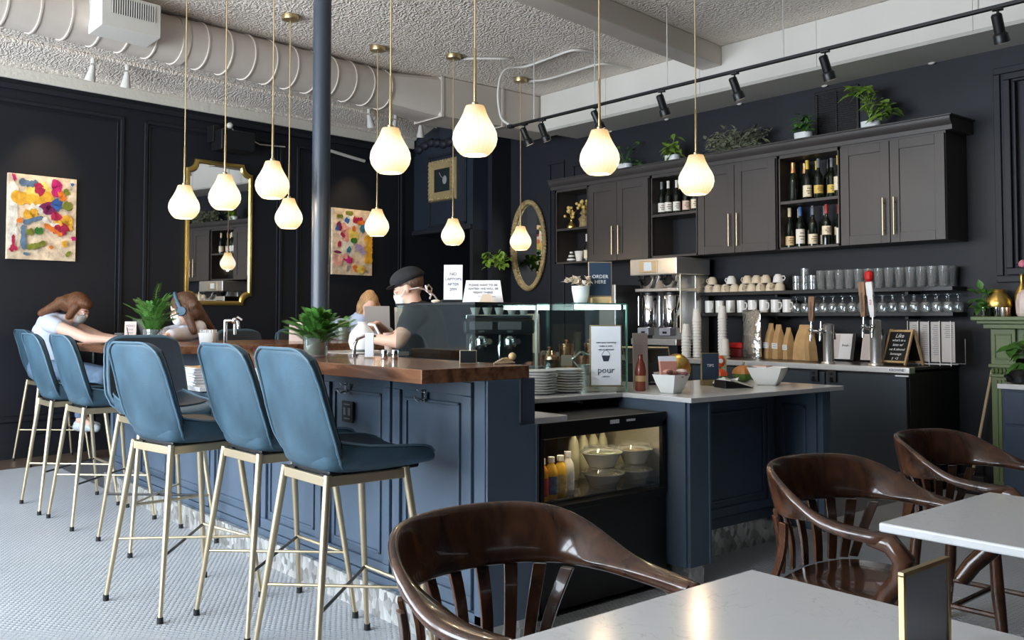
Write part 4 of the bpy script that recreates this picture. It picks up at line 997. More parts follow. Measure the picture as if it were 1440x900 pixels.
for s in (-1, 1):
    n_ = Vector((s, 0, .36)).normalized(); u_ = Vector((0, 1, 0)); w_ = n_.cross(u_)*(1 if s < 0 else -1)
    w_ = Vector((-s*.36, 0, 1)).normalized()
    c = Vector((s*.052, 0, .135))
    MB().obox(c, (.19, .008, .24), (u_, n_, w_)).build('board', 'black', ck)
    for q in (-1, 1): MB().obox(c+u_*.1*q - w_*.0, (.014, .018, .285), (u_, n_, w_)).build('frame_post', 'oak', ck, bevel=.002)
    MB().obox(c-w_*.118, (.20, .018, .016), (u_, n_, w_)).build('frame_rail', 'oak', ck, bevel=.002)
    MB().obox(c+w_*.128, (.20, .018, .016), (u_, n_, w_)).build('frame_rail', 'oak', ck, bevel=.002)
cw = Vector((.36, 0, 1)).normalized(); cc_ = Vector((-.052, 0, .135)); cn = Vector((-1, 0, .36)).normalized()
for k, (s_, sz) in enumerate((('Like', .046), ("what's in a", .028), ('latte w/', .030), ('oat & almond', .026), ('beverage', .028), (':)  <3', .028))):
    text(s_, sz, cc_ + cn*.006 + cw*(.088-.036*k), (0, -1, 0), cw, 'signwhite', ck, shear=.25)
rk = thing('menu_rack', 'white wire rack holding printed menus at the end of the back bar', 'rack', (6.93, 3.31, ZK+.001))
for k in range(5):
    y = .175-.082*k
    MB().tube([(-.05, y, .0), (-.05, y, .335)], .003, 6).build('wire', 'white', rk, smooth=True)
for x in (-.05, .05): MB().tube([(x, .18, .012), (x, -.16, .012)], .003, 6).build('wire', 'white', rk, smooth=True)
MB().tube([(.05, .18, .012), (.17, -.16, .012), (.17, -.16, .20)], .003, 6).build('wire', 'white', rk, smooth=True)
mp_ = mat('printed_menu', (.50, .47, .45), .7)
for k, (y0, y1) in enumerate(((3.478, 3.412), (3.396, 3.33), (3.314, 3.25), (3.235, 3.135))):
    t = thing('menu', ['printed menu in the wire rack, beside the chalkboard', 'printed menu in the wire rack, second from the chalkboard', 'printed menu in the wire rack, next to the widest one', 'widest printed menu, at the outer end of the wire rack'][k], 'menu', (6.9, (y0+y1)/2, ZK+.03), 0, 'printed menus in the wire rack')
    MB().box(-.002, .004, -(y0-y1)/2, (y0-y1)/2, 0, .30).build('sheet', mp_, t)
    pr_ = MB()
    for i in range(16 if k < 3 else 7): pr_.box(-.0028, -.0021, -(y0-y1)/2*.75, (y0-y1)/2*(.3+.4*((i*7) % 5)/5), .27-.0145*i, .275-.0145*i)
    pr_.build('print', 'inkgrey', t, kind='stuff')

# ------------------------------------------------------------------ coffee brewer and paper cups
br = thing('coffee_brewer', 'stainless double coffee brewer with two urns under the open cabinet', 'coffee machine', (6.92, 5.85, ZK+.001))
MB().box(6.70, 7.20, 5.60, 6.19, 1.70, 1.865).build('head', 'steel', br, world=True, bevel=.012)
MB().box(7.0, 7.20, 5.62, 6.17, ZK+.001, 1.70).build('column_body', 'steel', br, world=True, bevel=.008)
MB().box(6.70, 7.05, 5.61, 6.18, ZK+.10, ZK+.16).build('drip_deck', 'steel', br, world=True, bevel=.006)
MB().box(6.74, 7.05, 5.63, 6.16, ZK+.001, ZK+.10).build('plinth', 'black', br, world=True)
for y in (5.66, 6.12): MB().cyl((6.76, y, ZK+.001), (6.76, y, ZK+.10), .016, n=10).build('foot', 'chrome', br, smooth=True, world=True)
sp_ = MB().box(6.692, 6.702, 5.83, 6.06, 1.725, 1.84).build('control_bezel', 'champ', br, world=True, bevel=.004)
MB().box(6.688, 6.693, 5.90, 5.995, 1.745, 1.825).build('screen', mat('display', (.35, .40, .42), .2, emit=(.75, .85, .9), estr=.35), sp_)
MB().box(6.72, 7.0, 5.60, 6.14, 1.545, 1.575).build('shelf_plate', 'steel', br, world=True, bevel=.004)
for y in (6.03, 5.76):
    MB().lathe([(.05, 0), (.07, .03), (.10, .10), (.105, .125)], (6.80, y, 1.575), 20).build('brew_basket', 'chrome', br, smooth=True, world=True)
    MB().tube([(6.71, y, 1.66), (6.67, y, 1.67), (6.655, y, 1.65)], .011, 8).build('basket_handle', 'black', br, smooth=True, world=True)
    u = MB().lathe([(.085, 0), (.088, .02), (.088, .30), (.082, .31)], (6.82, y, 1.20), 24).build('urn', 'chrome', br, smooth=True, world=True)
    MB().lathe([(.084, .31), (.084, .335), (.04, .345), (.03, .365)], (6.82, y, 1.20), 20).build('urn_lid', 'black', u, smooth=True)
    MB().box(6.705, 6.80, y-.07, y+.07, 1.125, 1.20).build('urn_base', mat('urn_base_grey', (.30, .31, .36), .3), u, bevel=.01)
    MB().box(6.703, 6.706, y-.03, y+.02, 1.145, 1.165).build('gauge', 'black', u)
    MB().cyl((6.735, y+.078, 1.22), (6.735, y+.078, 1.5), .006, n=8).build('sight_glass', 'chrome', u, smooth=True)
MB().tube([(6.72, 5.575, 1.16), (6.72, 5.575, 1.70)], .006, 8).build('water_pipe', 'champ', br, smooth=True, world=True)
GS = 'stacks of white paper cups'
def cupstack(x, y, n, label, r=.043):
    t = thing('cup_stack', label, 'cup stack', (x, y, ZK+.001), 0, GS)
    for k in range(n):
        MB().lathe([(r, 0), (r+.001, .006), (r-.002, .008), (r*.70, .115 if k == n-1 else .05), (.002, .115 if k == n-1 else .051)], (0, 0, k*.027), 16).build('paper_cup', 'cupwhite', t, smooth=True)
cupstack(6.66, 5.46, 8, 'shorter tilted stack of white paper cups beside the brewer, left one', .045)
cupstack(6.74, 5.40, 13, 'tall stack of white paper cups just right of the brewer urns', .043)
cupstack(6.92, 5.25, 14, 'tallest stack of white paper cups under the end of the shelves', .044)
cupstack(6.80, 5.13, 3, 'shortest stack of white paper cups beside the red box', .042)
rb = thing('red_box', 'red lidded box on the back bar left of the silver bag', 'box', (7.12, 5.20, ZK+.001))
MB().box(-.07, .07, -.08, .08, 0, .075).build('box_body', mat('dark_red', (.16, .01, .012), .4), rb, bevel=.006)
MB().box(-.075, .075, -.085, .085, .077, .13).build('lid', 'red', rb, bevel=.012)

# green mantelpiece at the right edge with its ornaments
mn = thing('mantelpiece', 'olive green carved fireplace mantel at the right edge of the room', 'mantelpiece', (7.18, 2.2, 0))
for x0, y1, z0, z1 in ((7.02, 3.075, 1.275, 1.305), (7.05, 3.045, 1.25, 1.275), (7.08, 3.01, 1.215, 1.25)):
    MB().box(x0, XR-.03, 1.3, y1, z0, z1).build('shelf_moulding', 'olive', mn, world=True, bevel=.006)
MB().box(7.12, XR-.03, 2.80, 2.975, 0, 1.215).build('pilaster', 'olive', mn, world=True, bevel=.006)
xframe(mn, 7.12, 2.825, 2.95, .99, 1.18, .012, .008, 'olive', 'panel_moulding').matrix_parent_inverse = Matrix.Translation(mn.location).inverted()
MB().box(7.095, 7.12, 2.79, 2.985, .93, .955).box(7.10, 7.12, 2.795, 2.98, .86, .88).build('band', 'olive', mn, world=True, bevel=.005, kind='stuff')
cv = MB()
for k in range(6): cv.ball((7.112, 2.82+k*.027, .905), (.016, .014, .022), 8, 6)
cv.build('carving', 'olive', mn, smooth=True, world=True, kind='stuff')
for k in range(5): MB().box(7.112, 7.121, 2.82+k*.027, 2.832+k*.027, .10, .84).build('flute', 'olive', mn, world=True, bevel=.003)
MB().box(7.15, XR-.03, 1.3, 2.80, 1.0, 1.215).build('frieze', 'olive', mn, world=True)
xframe(mn, 7.15, 2.2, 2.76, 1.04, 1.18, .014, .01, 'olive', 'panel_moulding').matrix_parent_inverse = Matrix.Translation(mn.location).inverted()
bs = thing('broom', 'pale broom stick leaning on the dark wall beside the mantel', 'broom', (7.0, 3.08, 0))
MB().tube([(7.03, 3.085, .14), (7.27, 3.03, .90)], .011, 8).build('stick', 'stick', bs, smooth=True, world=True)
MB().box(6.98, 7.05, 2.98, 3.18, 0, .14).build('brush_head', 'black', bs, world=True, bevel=.01)
hc = thing('sideboard', 'navy drawer unit with a white top in front of the mantel', 'sideboard', (6.95, 2.2, 0))
MB().box(6.78, 7.08, 1.4, 2.795, .835-.035, .835).build('white_top', 'quartz', hc, world=True, bevel=.004)
MB().box(6.80, 7.08, 1.4, 2.77, .0, .80).build('cabinet_body', 'signblue', hc, world=True)
for z0, z1 in ((.56, .785), (.06, .545)):
    d = MB().box(6.785, 6.80, 2.2, 2.755, z0, z1).build('drawer', 'signblue', hc, world=True, bevel=.004)
    MB().cyl((6.765, 2.60, (z0+z1)/2), (6.785, 2.60, (z0+z1)/2), .012, n=10).build('knob', 'champ', d, smooth=True)
bh = thing('black_bag', 'shiny black bag lying on the white topped navy drawer unit', 'bag', (6.92, 2.68, .836))
MB().lathe([(.06, 0), (.10, .01), (.105, .05), (.07, .09), (.002, .10)], n=18, ry=1.0).build('bag_body', 'black', bh, smooth=True)
MB().tube([(-.10, .03, .03), (-.12, .05, .06), (-.08, .08, .05)], .012, 8).build('strap', 'black', bh, smooth=True)
ZM = 1.306
t = thing('gold_vase', 'round mercury gold vase on the green mantel', 'vase', (7.17, 2.935, ZM))
MB().lathe([(.04, 0), (.075, .03), (.095, .08), (.09, .12), (.055, .17), (.04, .185), (.048, .20)], n=24).build('vase_body', 'gold', t, smooth=True)
t = thing('bud_vase', 'slim gold bud vase with a pink flower on the green mantel', 'vase', (7.215, 2.785, ZM))
MB().lathe([(.03, 0), (.045, .02), (.05, .15), (.04, .19), (.012, .24), (.012, .30), (.016, .31)], n=18).build('vase_body', 'gold', t, smooth=True)
pk = mat('pink_petals', (.72, .22, .30), .6)
fl = MB().tube([(0, 0, .3), (.0, -.03, .36)], .003, 6).build('stem', 'green', t)
for k in range(12):
    a = k*2.4; r = .006+.0035*k
    MB().ball((r*math.cos(a), -.035+r*math.sin(a), .385+.006*math.cos(k)), (.02, .02, .024), 8, 6).build('petal', pk, fl, smooth=True)
t = thing('rock_vase', 'pale crystal stone ornament on the green mantel', 'ornament', (7.08, 2.70, ZM))
MB().lathe([(.06, 0), (.07, .02), (.075, .10), (.06, .16), (.03, .19), (.002, .195)], n=9).build('stone', mat('rose_quartz', (.70, .56, .50), .4, noise=.15, nscale=12), t, smooth=True, ang=20)
for y, m, lb in ((3.00, 'chrome', 'silver votive candle holder on the mantel end'), (2.955, 'bottle', 'dark glass votive holder between the silver ones'), (2.905, 'chrome', 'silver votive candle holder in front of the gold vase'), (2.86, 'steel', 'dull silver votive holder right of the gold vase'), (2.83, 'copper', 'copper votive holder beside the pale stone')):
    t = thing('votive_holder', lb, 'candle holder', (7.07, y, ZM))
    MB().lathe([(.018, 0), (.02, .004), (.021, .065), (.018, .065), (.016, .01), (.002, .008)], n=14).build('holder', m, t, smooth=True)
# ------------------------------------------------------------------ pendant lamps
def make_pendant(label):
    """origin at the middle of the glass shade"""
    t = thing('pendant_lamp', label, 'lamp', (0, 0, 0), 0, 'fluted glass pendant lamps over the bar')
    prof = [(.060, -.121), (.070, -.116), (.084, -.099), (.101, -.072), (.108, -.043), (.1045, -.013), (.094, .013), (.079, .038), (.066, .062), (.057, .086), (.050, .108), (.045, .120), (.012, .123)]
    n = 96; L = []
    for r, z in prof:
        k = .0022 if -.11 < z < .08 else 0
        L.append([((r + k*math.cos(48*2*PI*j/n/2))*math.cos(2*PI*j/n), (r + k*math.cos(48*2*PI*j/n/2))*math.sin(2*PI*j/n), z) for j in range(n)])
    MB().loops(L, cap0=False).build('shade', 'lamp', t, smooth=True, ang=80)
    MB().lathe([(.002, -.110), (.052, -.112), (.054, -.108)], n=24, cap1=False).build('diffuser', 'bulb', t, smooth=True)
    MB().lathe([(.016, .12), (.017, .135), (.008, .142), (.007, .40), (.003, .405)], n=12).build('rod', 'brass', t, smooth=True)
    return t
PC = {}
def finish_pendant(t, x, y, z):
    ch = MB().cyl((0, 0, .40), (0, 0, CEIL-z-.02), .0042, n=8).build('cord', 'cord', t, smooth=True)
    MB().lathe([(.010, CEIL-z-.045), (.068, CEIL-z-.040), (.071, CEIL-z-.028), (.071, CEIL-z-.002)], n=28).build('ceiling_rose', 'brass', t, smooth=True)
    l = bpy.data.lights.new('lamp_light', 'POINT'); l.energy = 5; l.color = (1, .72, .42); l.shadow_soft_size = .012
    o = bpy.data.objects.new('lamp_light', l); COL.objects.link(o); o.parent = t; o.location = (0, 0, -.13)
PL = [(2.727, 3.53, 2.205, 'largest looking pendant lamp, hanging above the nearest corner of the wooden bar'), (2.667, 4.193, 2.192, 'pendant lamp just right of the round column'),
      (2.648, 5.577, 2.191, 'pendant lamp hanging beside the left edge of the column, in front of the mirror side'), (2.576, 6.169, 2.167, 'pendant lamp in front of the gold mirror glass'),
      (2.474, 6.652, 2.136, 'pendant lamp at the left end of the row over the bar, over the mirror frame'), (3.378, 6.812, 2.132, 'lower pendant lamp between the mirror and the column'),
      (4.381, 7.105, 2.147, 'pendant lamp hanging in front of the right hand painting'), (5.052, 6.869, 2.087, 'dim amber pendant lamp below the small ornate gold frame'),
      (6.083, 7.114, 2.101, 'pendant lamp hanging in front of the oval rope mirror'), (3.589, 3.534, 2.20, 'pendant lamp above the service counter, in front of the first door cabinet'),
      (4.471, 3.579, 2.168, 'rightmost pendant lamp, hanging in front of the wine bottles over the brewer')]
p0_ = make_pendant(PL[0][3])
for i, (x, y, z, lb) in enumerate(PL):
    t = p0_ if i == 0 else dup(p0_, (0, 0, 0), i*.37, lb)
    if i == 0: continue
    t.location = (x, y, z)
    finish_pendant(t, x, y, z)
p0_.location = PL[0][:3]; finish_pendant(p0_, *PL[0][:3])

# ------------------------------------------------------------------ track lights
tr = thing('track_rail', 'black ceiling track hung on thin rods in front of the cabinets', 'track', (5.55, 4.4, 3.09))
MB().box(5.532, 5.568, 2.05, 6.62, 3.085, 3.105).build('rail', 'black', tr, world=True, bevel=.002)
MB().box(5.525, 5.575, 6.60, 6.66, 3.08, 3.11).build('end_feed', 'black', tr, world=True, bevel=.003)
for y in (2.35, 3.67, 4.72, 5.52, 6.30): MB().cyl((5.55, y, 3.10), (5.55, y, CEIL), .0045, n=8).build('rod', 'steel', tr, world=True, smooth=True)
TH = [(6.43, .35, 'tipped toward the oval mirror, at the far end of the track'), (6.184, .5, 'second from the far end of the track'), (5.506, .3, 'third from the far end, behind the pendant over the counter'),
      (4.781, .45, 'aimed at the brewer cubby, in the middle of the track'), (4.083, .4, 'aimed at the packed wine cabinet'), (3.35, .3, 'aimed at the end door cabinet'), (2.242, .5, 'at the near end of the track by the picture edge')]
def make_head(label):
    t = thing('track_spotlight', 'black track spotlight ' + label, 'spotlight', (0, 0, 0), 0, 'black track spotlights')
    MB().box(-.018, .018, -.03, .03, -.012, .0).build('adapter', 'black', t, bevel=.003)
    MB().cyl((0, 0, -.012), (0, 0, -.075), .007, n=10).build('stem', 'black', t, smooth=True)
    d = Vector((.30, -.12, -.70)).normalized(); c = Vector((0, 0, -.085))
    MB().tube([c-d*.055, c-d*.045, c+d*.055, c+d*.06, c+d*.068, c+d*.115], [.022, .030, .030, .036, .042, .044], 18).build('lamp_head', 'black', t, smooth=True, ang=35)
    MB().cyl(c+d*.112, c+d*.117, .034, n=18).build('lens', mat('lamp_lens', (.25, .22, .18), .2, emit=(1, .8, .55), estr=.6), t, smooth=True)
    return t
h0 = None
for i, (y, tl, lb) in enumerate(TH):
    if i == 0: h0 = make_head(lb); t = h0; t.location = (5.55, y, 3.085)
    else: t = dup(h0, (5.55, y, 3.085), 0, 'black track spotlight ' + lb)
    t.rotation_euler = (0, 0, (.0, .25, -.15, .3, .1, .2, .35)[i])
for y, ty, e in ((6.43, 6.9, 20), (5.506, 5.9, 20), (4.781, 5.0, 24), (4.083, 4.2, 34), (3.35, 3.4, 34)):
    spot('spot_light', (5.62, y-.02, 2.94), (XR-.3, ty, 1.7), e, 78, .8, (1, .76, .50), .03)
# small white spotlights on the tin ceiling near the left wall
def wspot(label, p, d):
    t = thing('ceiling_spotlight', label, 'spotlight', p)
    MB().cyl((0, 0, 0), (0, 0, -.05), .022, n=12).build('mount', 'soffit', t, smooth=True)
    c = Vector((0, 0, -.06)); d = Vector(d).normalized()
    MB().tube([c, c+d*.03, c+d*.06, c+d*.15], [.02, .028, .032, .05], 14).build('lamp_head', 'soffit', t, smooth=True)
    return t
wspot('white spotlight under the cornice above the left painting, left of two', tuple(lw(2.42, .50, 3.70)), (-.1, .3, -1))
wspot('white spotlight under the cornice above the left painting, right of two', tuple(lw(2.74, .50, 3.70)), (0, .3, -1))
wspot('white spotlight near the duct end, aimed at the right painting', tuple(lw(5.55, .6, 3.735)), (.5, .4, -1))
wspot('white spotlight behind the pendant right of the column', tuple(lw(5.95, .6, 3.735)), (0, .4, -1))
wspot('white spotlight nearest the bulkhead corner', tuple(lw(6.35, .6, 3.735)), (.2, .3, -1))
spot('spot_light', tuple(lw(2.25, .60, 3.50)), tuple(lw(2.17, 0, 2.35)), 42, 52, .9, (1, .72, .42), .03)
spot('spot_light', tuple(lw(5.75, .60, 3.50)), tuple(lw(5.75, 0, 2.35)), 42, 52, .9, (1, .72, .42), .03)

# ------------------------------------------------------------------ pictures, mirrors, speaker on the walls
LWR = math.atan2(LD.y, LD.x)
PAL = dict(cream=(.80, .62, .44), ochre=(.78, .40, .04), orange=(.75, .20, .03), crimson=(.42, .02, .07), magenta=(.55, .02, .16), plum=(.20, .02, .10), blue=(.04, .12, .38), slate=(.12, .19, .28), green=(.04, .17, .03), moss=(.20, .22, .03),
           yellow=(.86, .62, .14), white=(.82, .76, .66), pink=(.80, .36, .30), lilac=(.42, .32, .52), grey=(.28, .26, .26), teal=(.05, .20, .28))
PM_ = {k: mat('paint_'+k, v, .5, noise=.3, nscale=16, bump=.3, bscale=40) for k, v in PAL.items()}
def painting(label, xc, zc, w, h, strokes):
    p = lw(xc, .004, zc)
    t = thing('painting', label, 'painting', tuple(p), LWR)
    MB().box(-w/2, w/2, -.035, 0, -h/2, h/2).build('canvas', PM_['cream'], t, bevel=.003)
    q = random.Random(int(xc*10))
    for i, (col, pts, r) in enumerate(strokes):
        # an impasto brush mark: ribbon with ragged edges, pixel-like picture coords 0..1
        P = [Vector(((a-.5)*w, 0, (.5-b)*h)) for a, b in pts]
        fine = []
        for j in range(len(P)-1):
            for k in range(6): fine.append(P[j].lerp(P[j+1], k/6))
        fine.append(P[-1])
        for _ in range(3): fine = [fine[0]] + [(fine[k-1]+fine[k]*2+fine[k+1])/4 for k in range(1, len(fine)-1)] + [fine[-1]]
        L = []
        for j, c in enumerate(fine):
            tg = (fine[min(j+1, len(fine)-1)]-fine[max(j-1, 0)]).normalized(); nn = Vector((-tg.z, 0, tg.x))
            ww = r*h*1.3*(.75+.5*q.random()) * (1 if 0 < j < len(fine)-1 else .5); y0 = -.0352-.0006*i; y1 = -.0385-.0006*i
            a = c+nn*ww*(.8+.4*q.random()); b_ = c-nn*ww*(.8+.4*q.random())
            a.x = max(-w/2+.002, min(w/2-.002, a.x)); b_.x = max(-w/2+.002, min(w/2-.002, b_.x)); a.z = max(-h/2+.002, min(h/2-.002, a.z)); b_.z = max(-h/2+.002, min(h/2-.002, b_.z))
            L.append([Vector((a.x, y0, a.z)), Vector((a.x, y1, a.z)), Vector((b_.x, y1, b_.z)), Vector((b_.x, y0, b_.z))])
        MB().loops(L).build('brush_stroke', PM_[col], t)
    return t
S1 = [('yellow', [(.25, .18), (.45, .22), (.6, .14)], .085), ('white', [(.05, .1), (.08, .55), (.06, .9)], .04), ('ochre', [(.04, .26), (.3, .30), (.55, .28), (.62, .2)], .045), ('white', [(.3, .42), (.5, .38)], .045), ('slate', [(.15, .09), (.3, .11), (.42, .10)], .03),
      ('crimson', [(.44, .09), (.42, .17), (.50, .21)], .035), ('magenta', [(.06, .05), (.10, .04)], .03), ('magenta', [(.62, .08), (.72, .09), (.68, .24)], .045), ('orange', [(.72, .22), (.78, .2), (.80, .28)], .03), ('moss', [(.82, .13), (.86, .20)], .025),
      ('ochre', [(.33, .52), (.3, .46), (.42, .45)], .04), ('blue', [(.66, .27), (.72, .33), (.66, .38)], .04), ('moss', [(.80, .31), (.92, .36)], .04), ('plum', [(.52, .32), (.58, .42), (.62, .36)], .05), ('slate', [(.22, .58), (.35, .53), (.50, .49)], .022),
      ('ochre', [(.66, .6), (.80, .56), (.88, .62), (.84, .45)], .05), ('crimson', [(.62, .46), (.70, .48), (.74, .44)], .035), ('white', [(.50, .50), (.60, .58), (.74, .57)], .018), ('crimson', [(.66, .60), (.76, .65), (.86, .58)], .04), ('orange', [(.52, .57), (.7, .66), (.78, .70)], .018),
      ('slate', [(.22, .60), (.22, .78), (.25, .88)], .026), ('green', [(.38, .66), (.50, .65)], .03), ('moss', [(.26, .68), (.36, .67)], .028), ('moss', [(.27, .86), (.40, .84), (.54, .79)], .026), ('crimson', [(.08, .72), (.08, .86), (.06, .92)], .012), ('crimson', [(.03, .90), (.08, .84), (.13, .90)], .012),
      ('orange', [(.12, .56), (.2, .54)], .02), ('ochre', [(.78, .80), (.86, .79)], .028), ('moss', [(.85, .90), (.90, .93)], .026), ('magenta', [(.95, .70), (.96, .75)], .022), ('orange', [(.60, .83), (.64, .86)], .014), ('slate', [(.22, .93), (.30, .94)], .014), ('blue', [(.90, .08), (.94, .06)], .014)]
S2 = [('white', [(.5, .1), (.3, .35), (.4, .6), (.3, .8)], .08), ('pink', [(.2, .3), (.35, .3), (.3, .5)], .06), ('moss', [(.32, .06), (.5, .07)], .025), ('crimson', [(.5, .15), (.62, .17), (.75, .14)], .035), ('orange', [(.62, .20), (.8, .18)], .025), ('blue', [(.30, .16), (.40, .20)], .03), ('moss', [(.1, .13), (.25, .12)], .022),
      ('plum', [(.12, .22), (.18, .28), (.16, .34)], .03), ('blue', [(.08, .29), (.14, .32)], .028), ('yellow', [(.4, .42), (.5, .40), (.62, .44)], .06), ('orange', [(.48, .30), (.56, .29)], .03), ('teal', [(.68, .26), (.80, .30)], .042), ('crimson', [(.22, .42), (.26, .38)], .035), ('green', [(.44, .48), (.60, .47)], .03),
      ('ochre', [(.86, .38), (.92, .5), (.88, .66), (.92, .82)], .055), ('crimson', [(.12, .54), (.2, .55)], .035), ('teal', [(.36, .6), (.44, .64)], .03), ('lilac', [(.56, .56), (.72, .60), (.80, .68)], .035), ('magenta', [(.28, .72), (.40, .78), (.48, .78)], .04), ('pink', [(.32, .68), (.30, .76)], .03),
      ('pink', [(.04, .70), (.06, .84), (.2, .84), (.2, .70)], .02), ('plum', [(.02, .66), (.2, .67)], .015), ('grey', [(.34, .90), (.40, .91)], .035), ('orange', [(.50, .86), (.62, .94)], .03), ('yellow', [(.7, .85), (.66, .97)], .05), ('ochre', [(.72, .93), (.78, .9)], .03), ('grey', [(.83, .92), (.84, .96)], .02)]
painting('square colourful abstract painting on the left wall, lit from above, beside the mirror', 2.175, 2.228, .612, .79, S1)
painting('colourful abstract painting with an orange right side, just right of the column', 5.755, 2.217, .606, .805, S2)
# gilt mirror with notched corners
gm = thing('wall_mirror', 'tall gilt framed mirror with notched corners on the left wall', 'mirror', tuple(lw(3.99, .004, 2.207)), LWR)
w2, h2, nc = .395, .778, .105
def notch(w, h, n, arc=5):
    out = []
    for sx, sz, a0 in ((1, 1, 180), (-1, 1, 270), (-1, -1, 0), (1, -1, 90)):
        cx, cz = sx*w, sz*h; seg = []
        for k in range(arc+1):
            a = math.radians({(1,1): 270-90*k/arc, (-1,1): 360-90*k/arc, (-1,-1): 90-90*k/arc, (1,-1): 180-90*k/arc}[(sx, sz)])
            seg.append((cx+n*math.cos(a), cz+n*math.sin(a)))
        out += seg
    return out
def ordr(pts): return sorted(pts, key=lambda p: math.atan2(p[1]/h2, p[0]/w2))
o3 = [ordr(notch(w2-i, h2-i, nc-.0*i)) for i in (0, .0, .012, .034, .046)]
ys_ = (0, -.028, -.036, -.036, -.018)
MB().loops([[(x, y, z) for x, z in l] for l, y in zip(o3, ys_)], cap0=False, cap1=False).build('frame', 'gold', gm, smooth=True, ang=35)
b = MB(); b.loops([[(x, -.014, z) for x, z in o3[-1]], [(x, -.017, z) for x, z in o3[-1]]]); b.build('mirror_glass', 'mirror', gm)
# oval rope mirror
om = thing('oval_mirror', 'oval mirror in a gold rope frame on the right wall', 'mirror', (XR-.003, 8.36, 2.16))
ra, rbz = .292, .520; rope = MB(); pts = []
for k in range(121):
    a = 2*PI*k/120; pts.append(Vector((-.030, ra*math.cos(a), rbz*math.sin(a))))
MB().tube(pts, .026, 10, caps=False).build('frame', 'goldleaf', om, smooth=True)
for s in range(2):
    hp = []
    for k in range(481):
        a = 2*PI*k/480; ph = 40*a + PI*s; rr = Vector((0, math.cos(a), math.sin(a)))
        hp.append(Vector((-.030, ra*math.cos(a), rbz*math.sin(a))) + rr*(.024*math.cos(ph)) + Vector((1,0,0))*(.024*math.sin(ph)))
    MB().tube(hp, .009, 5, caps=False).build('rope_strand', 'goldleaf', om, smooth=True)
b = MB(); el = [(ra*.93*math.cos(2*PI*j/48), rbz*.95*math.sin(2*PI*j/48)) for j in range(48)]
b.loops([[(-.004, y, z) for y, z in el], [(-.014, y, z) for y, z in el]]); b.build('mirror_glass', 'mirror', om)
# ornate little frame on the bulkhead
of = thing('picture_frame', 'small ornate gilt frame hung on the dark bulkhead', 'picture frame', (6.768, 9.415, 3.02))
b = MB()
fr_o, fr_i = (.285, .262), (.165, .145)
for d0, d1, f0, f1 in ((0, -.03, 1, .92), (-.03, -.045, .92, .75), (-.045, -.02, .75, .0)):
    def rr(f): return (fr_i[0]+(fr_o[0]-fr_i[0])*f, fr_i[1]+(fr_o[1]-fr_i[1])*f)
    a, c = rr(f0), rr(f1)
    b.loops([[(d0, -a[0], -a[1]), (d0, a[0], -a[1]), (d0, a[0], a[1]), (d0, -a[0], a[1])], [(d1, -c[0], -c[1]), (d1, c[0], -c[1]), (d1, c[0], c[1]), (d1, -c[0], c[1])]], cap0=False, cap1=False)
b.build('frame', 'goldleaf', of)
b = MB()
for s in range(4):
    for k in range(9):
        f = -1+2*(k+.5)/9
        y, z = ((f*.26, .235), (f*.26, -.235), (.245, f*.235), (-.245, f*.235))[s]
        b.ball((-.042, y, z), (.014, .022, .020), 8, 6)
b.build('carved_leaves', 'goldleaf', of, smooth=True, kind='stuff')
pc = MB().box(-.012, -.008, -.168, .168, -.148, .148).build('picture', mat('dark_picture', (.02, .028, .03), .25), of)
b = MB(); 
for k in range(14): pass
b.tube([(-.014, .06-.01*k, .10-.018*k+.0012*k*k) for k in range(12)], .006, 6); b.build('pale_curve', 'inkgrey', pc)
MB().ball((-.013, -.05, .0), (.004, .045, .055), 14, 8).build('pale_oval', mat('pale_form', (.30, .30, .30), .6), pc, smooth=True)
# loudspeaker above the gilt mirror, with its cable
sp = thing('loudspeaker', 'black loudspeaker mounted on the wall above the gilt mirror', 'loudspeaker', tuple(lw(4.05, .17, 3.19)), LWR)
MB().box(-.20, .20, -.12, .10, -.11, .11).build('speaker_body', 'black', sp, bevel=.012)
MB().box(-.185, .185, -.126, -.119, -.095, .095).build('grille', mat('speaker_grille', (.006, .006, .007), .9), sp)
MB().box(-.22, -.14, .02, .155, -.02, .16).build('bracket', 'black', sp, bevel=.004)
MB().ball((-.05, -.02, .17), .035, 10, 8).build('cable_plug', 'soffit', sp, smooth=True)
MB().tube([(-.05, -.02, .17), (.03, .0, .10), (.09, .04, .06), (.25, .10, .09), (.42, .14, .05), (.75, .14, .07)], .008, 6).build('cable', 'soffit', sp, smooth=True)
MB().tube([(1.3, .14, .12), (1.7, .14, .07), (1.9, .14, .05)], .02, 8).build('cable_bundle', 'soffit', sp, smooth=True)
# brass wall-washer glow seen through the passage
gp = thing('hall_panel', 'warm lit golden panel seen through the dark passage', 'panel', (8.3, 10.4, 1.9))
gp.location = (8.44, 10.75, 1.93)
MB().box(-.02, .02, -.32, .32, -.42, .30).build('panel_face', mat('ochre_panel', (.42, .22, .035), .5), gp)
MB().box(-.05, .03, -.33, .33, -.46, -.42).build('panel_ledge', 'oak', gp)
ll = bpy.data.lights.new('hall_light', 'POINT'); ll.energy = 16; ll.color = (1, .7, .35); ll.shadow_soft_size = .05
lo = bpy.data.objects.new('hall_light', ll); COL.objects.link(lo); lo.location = (8.1, 10.7, 2.35)

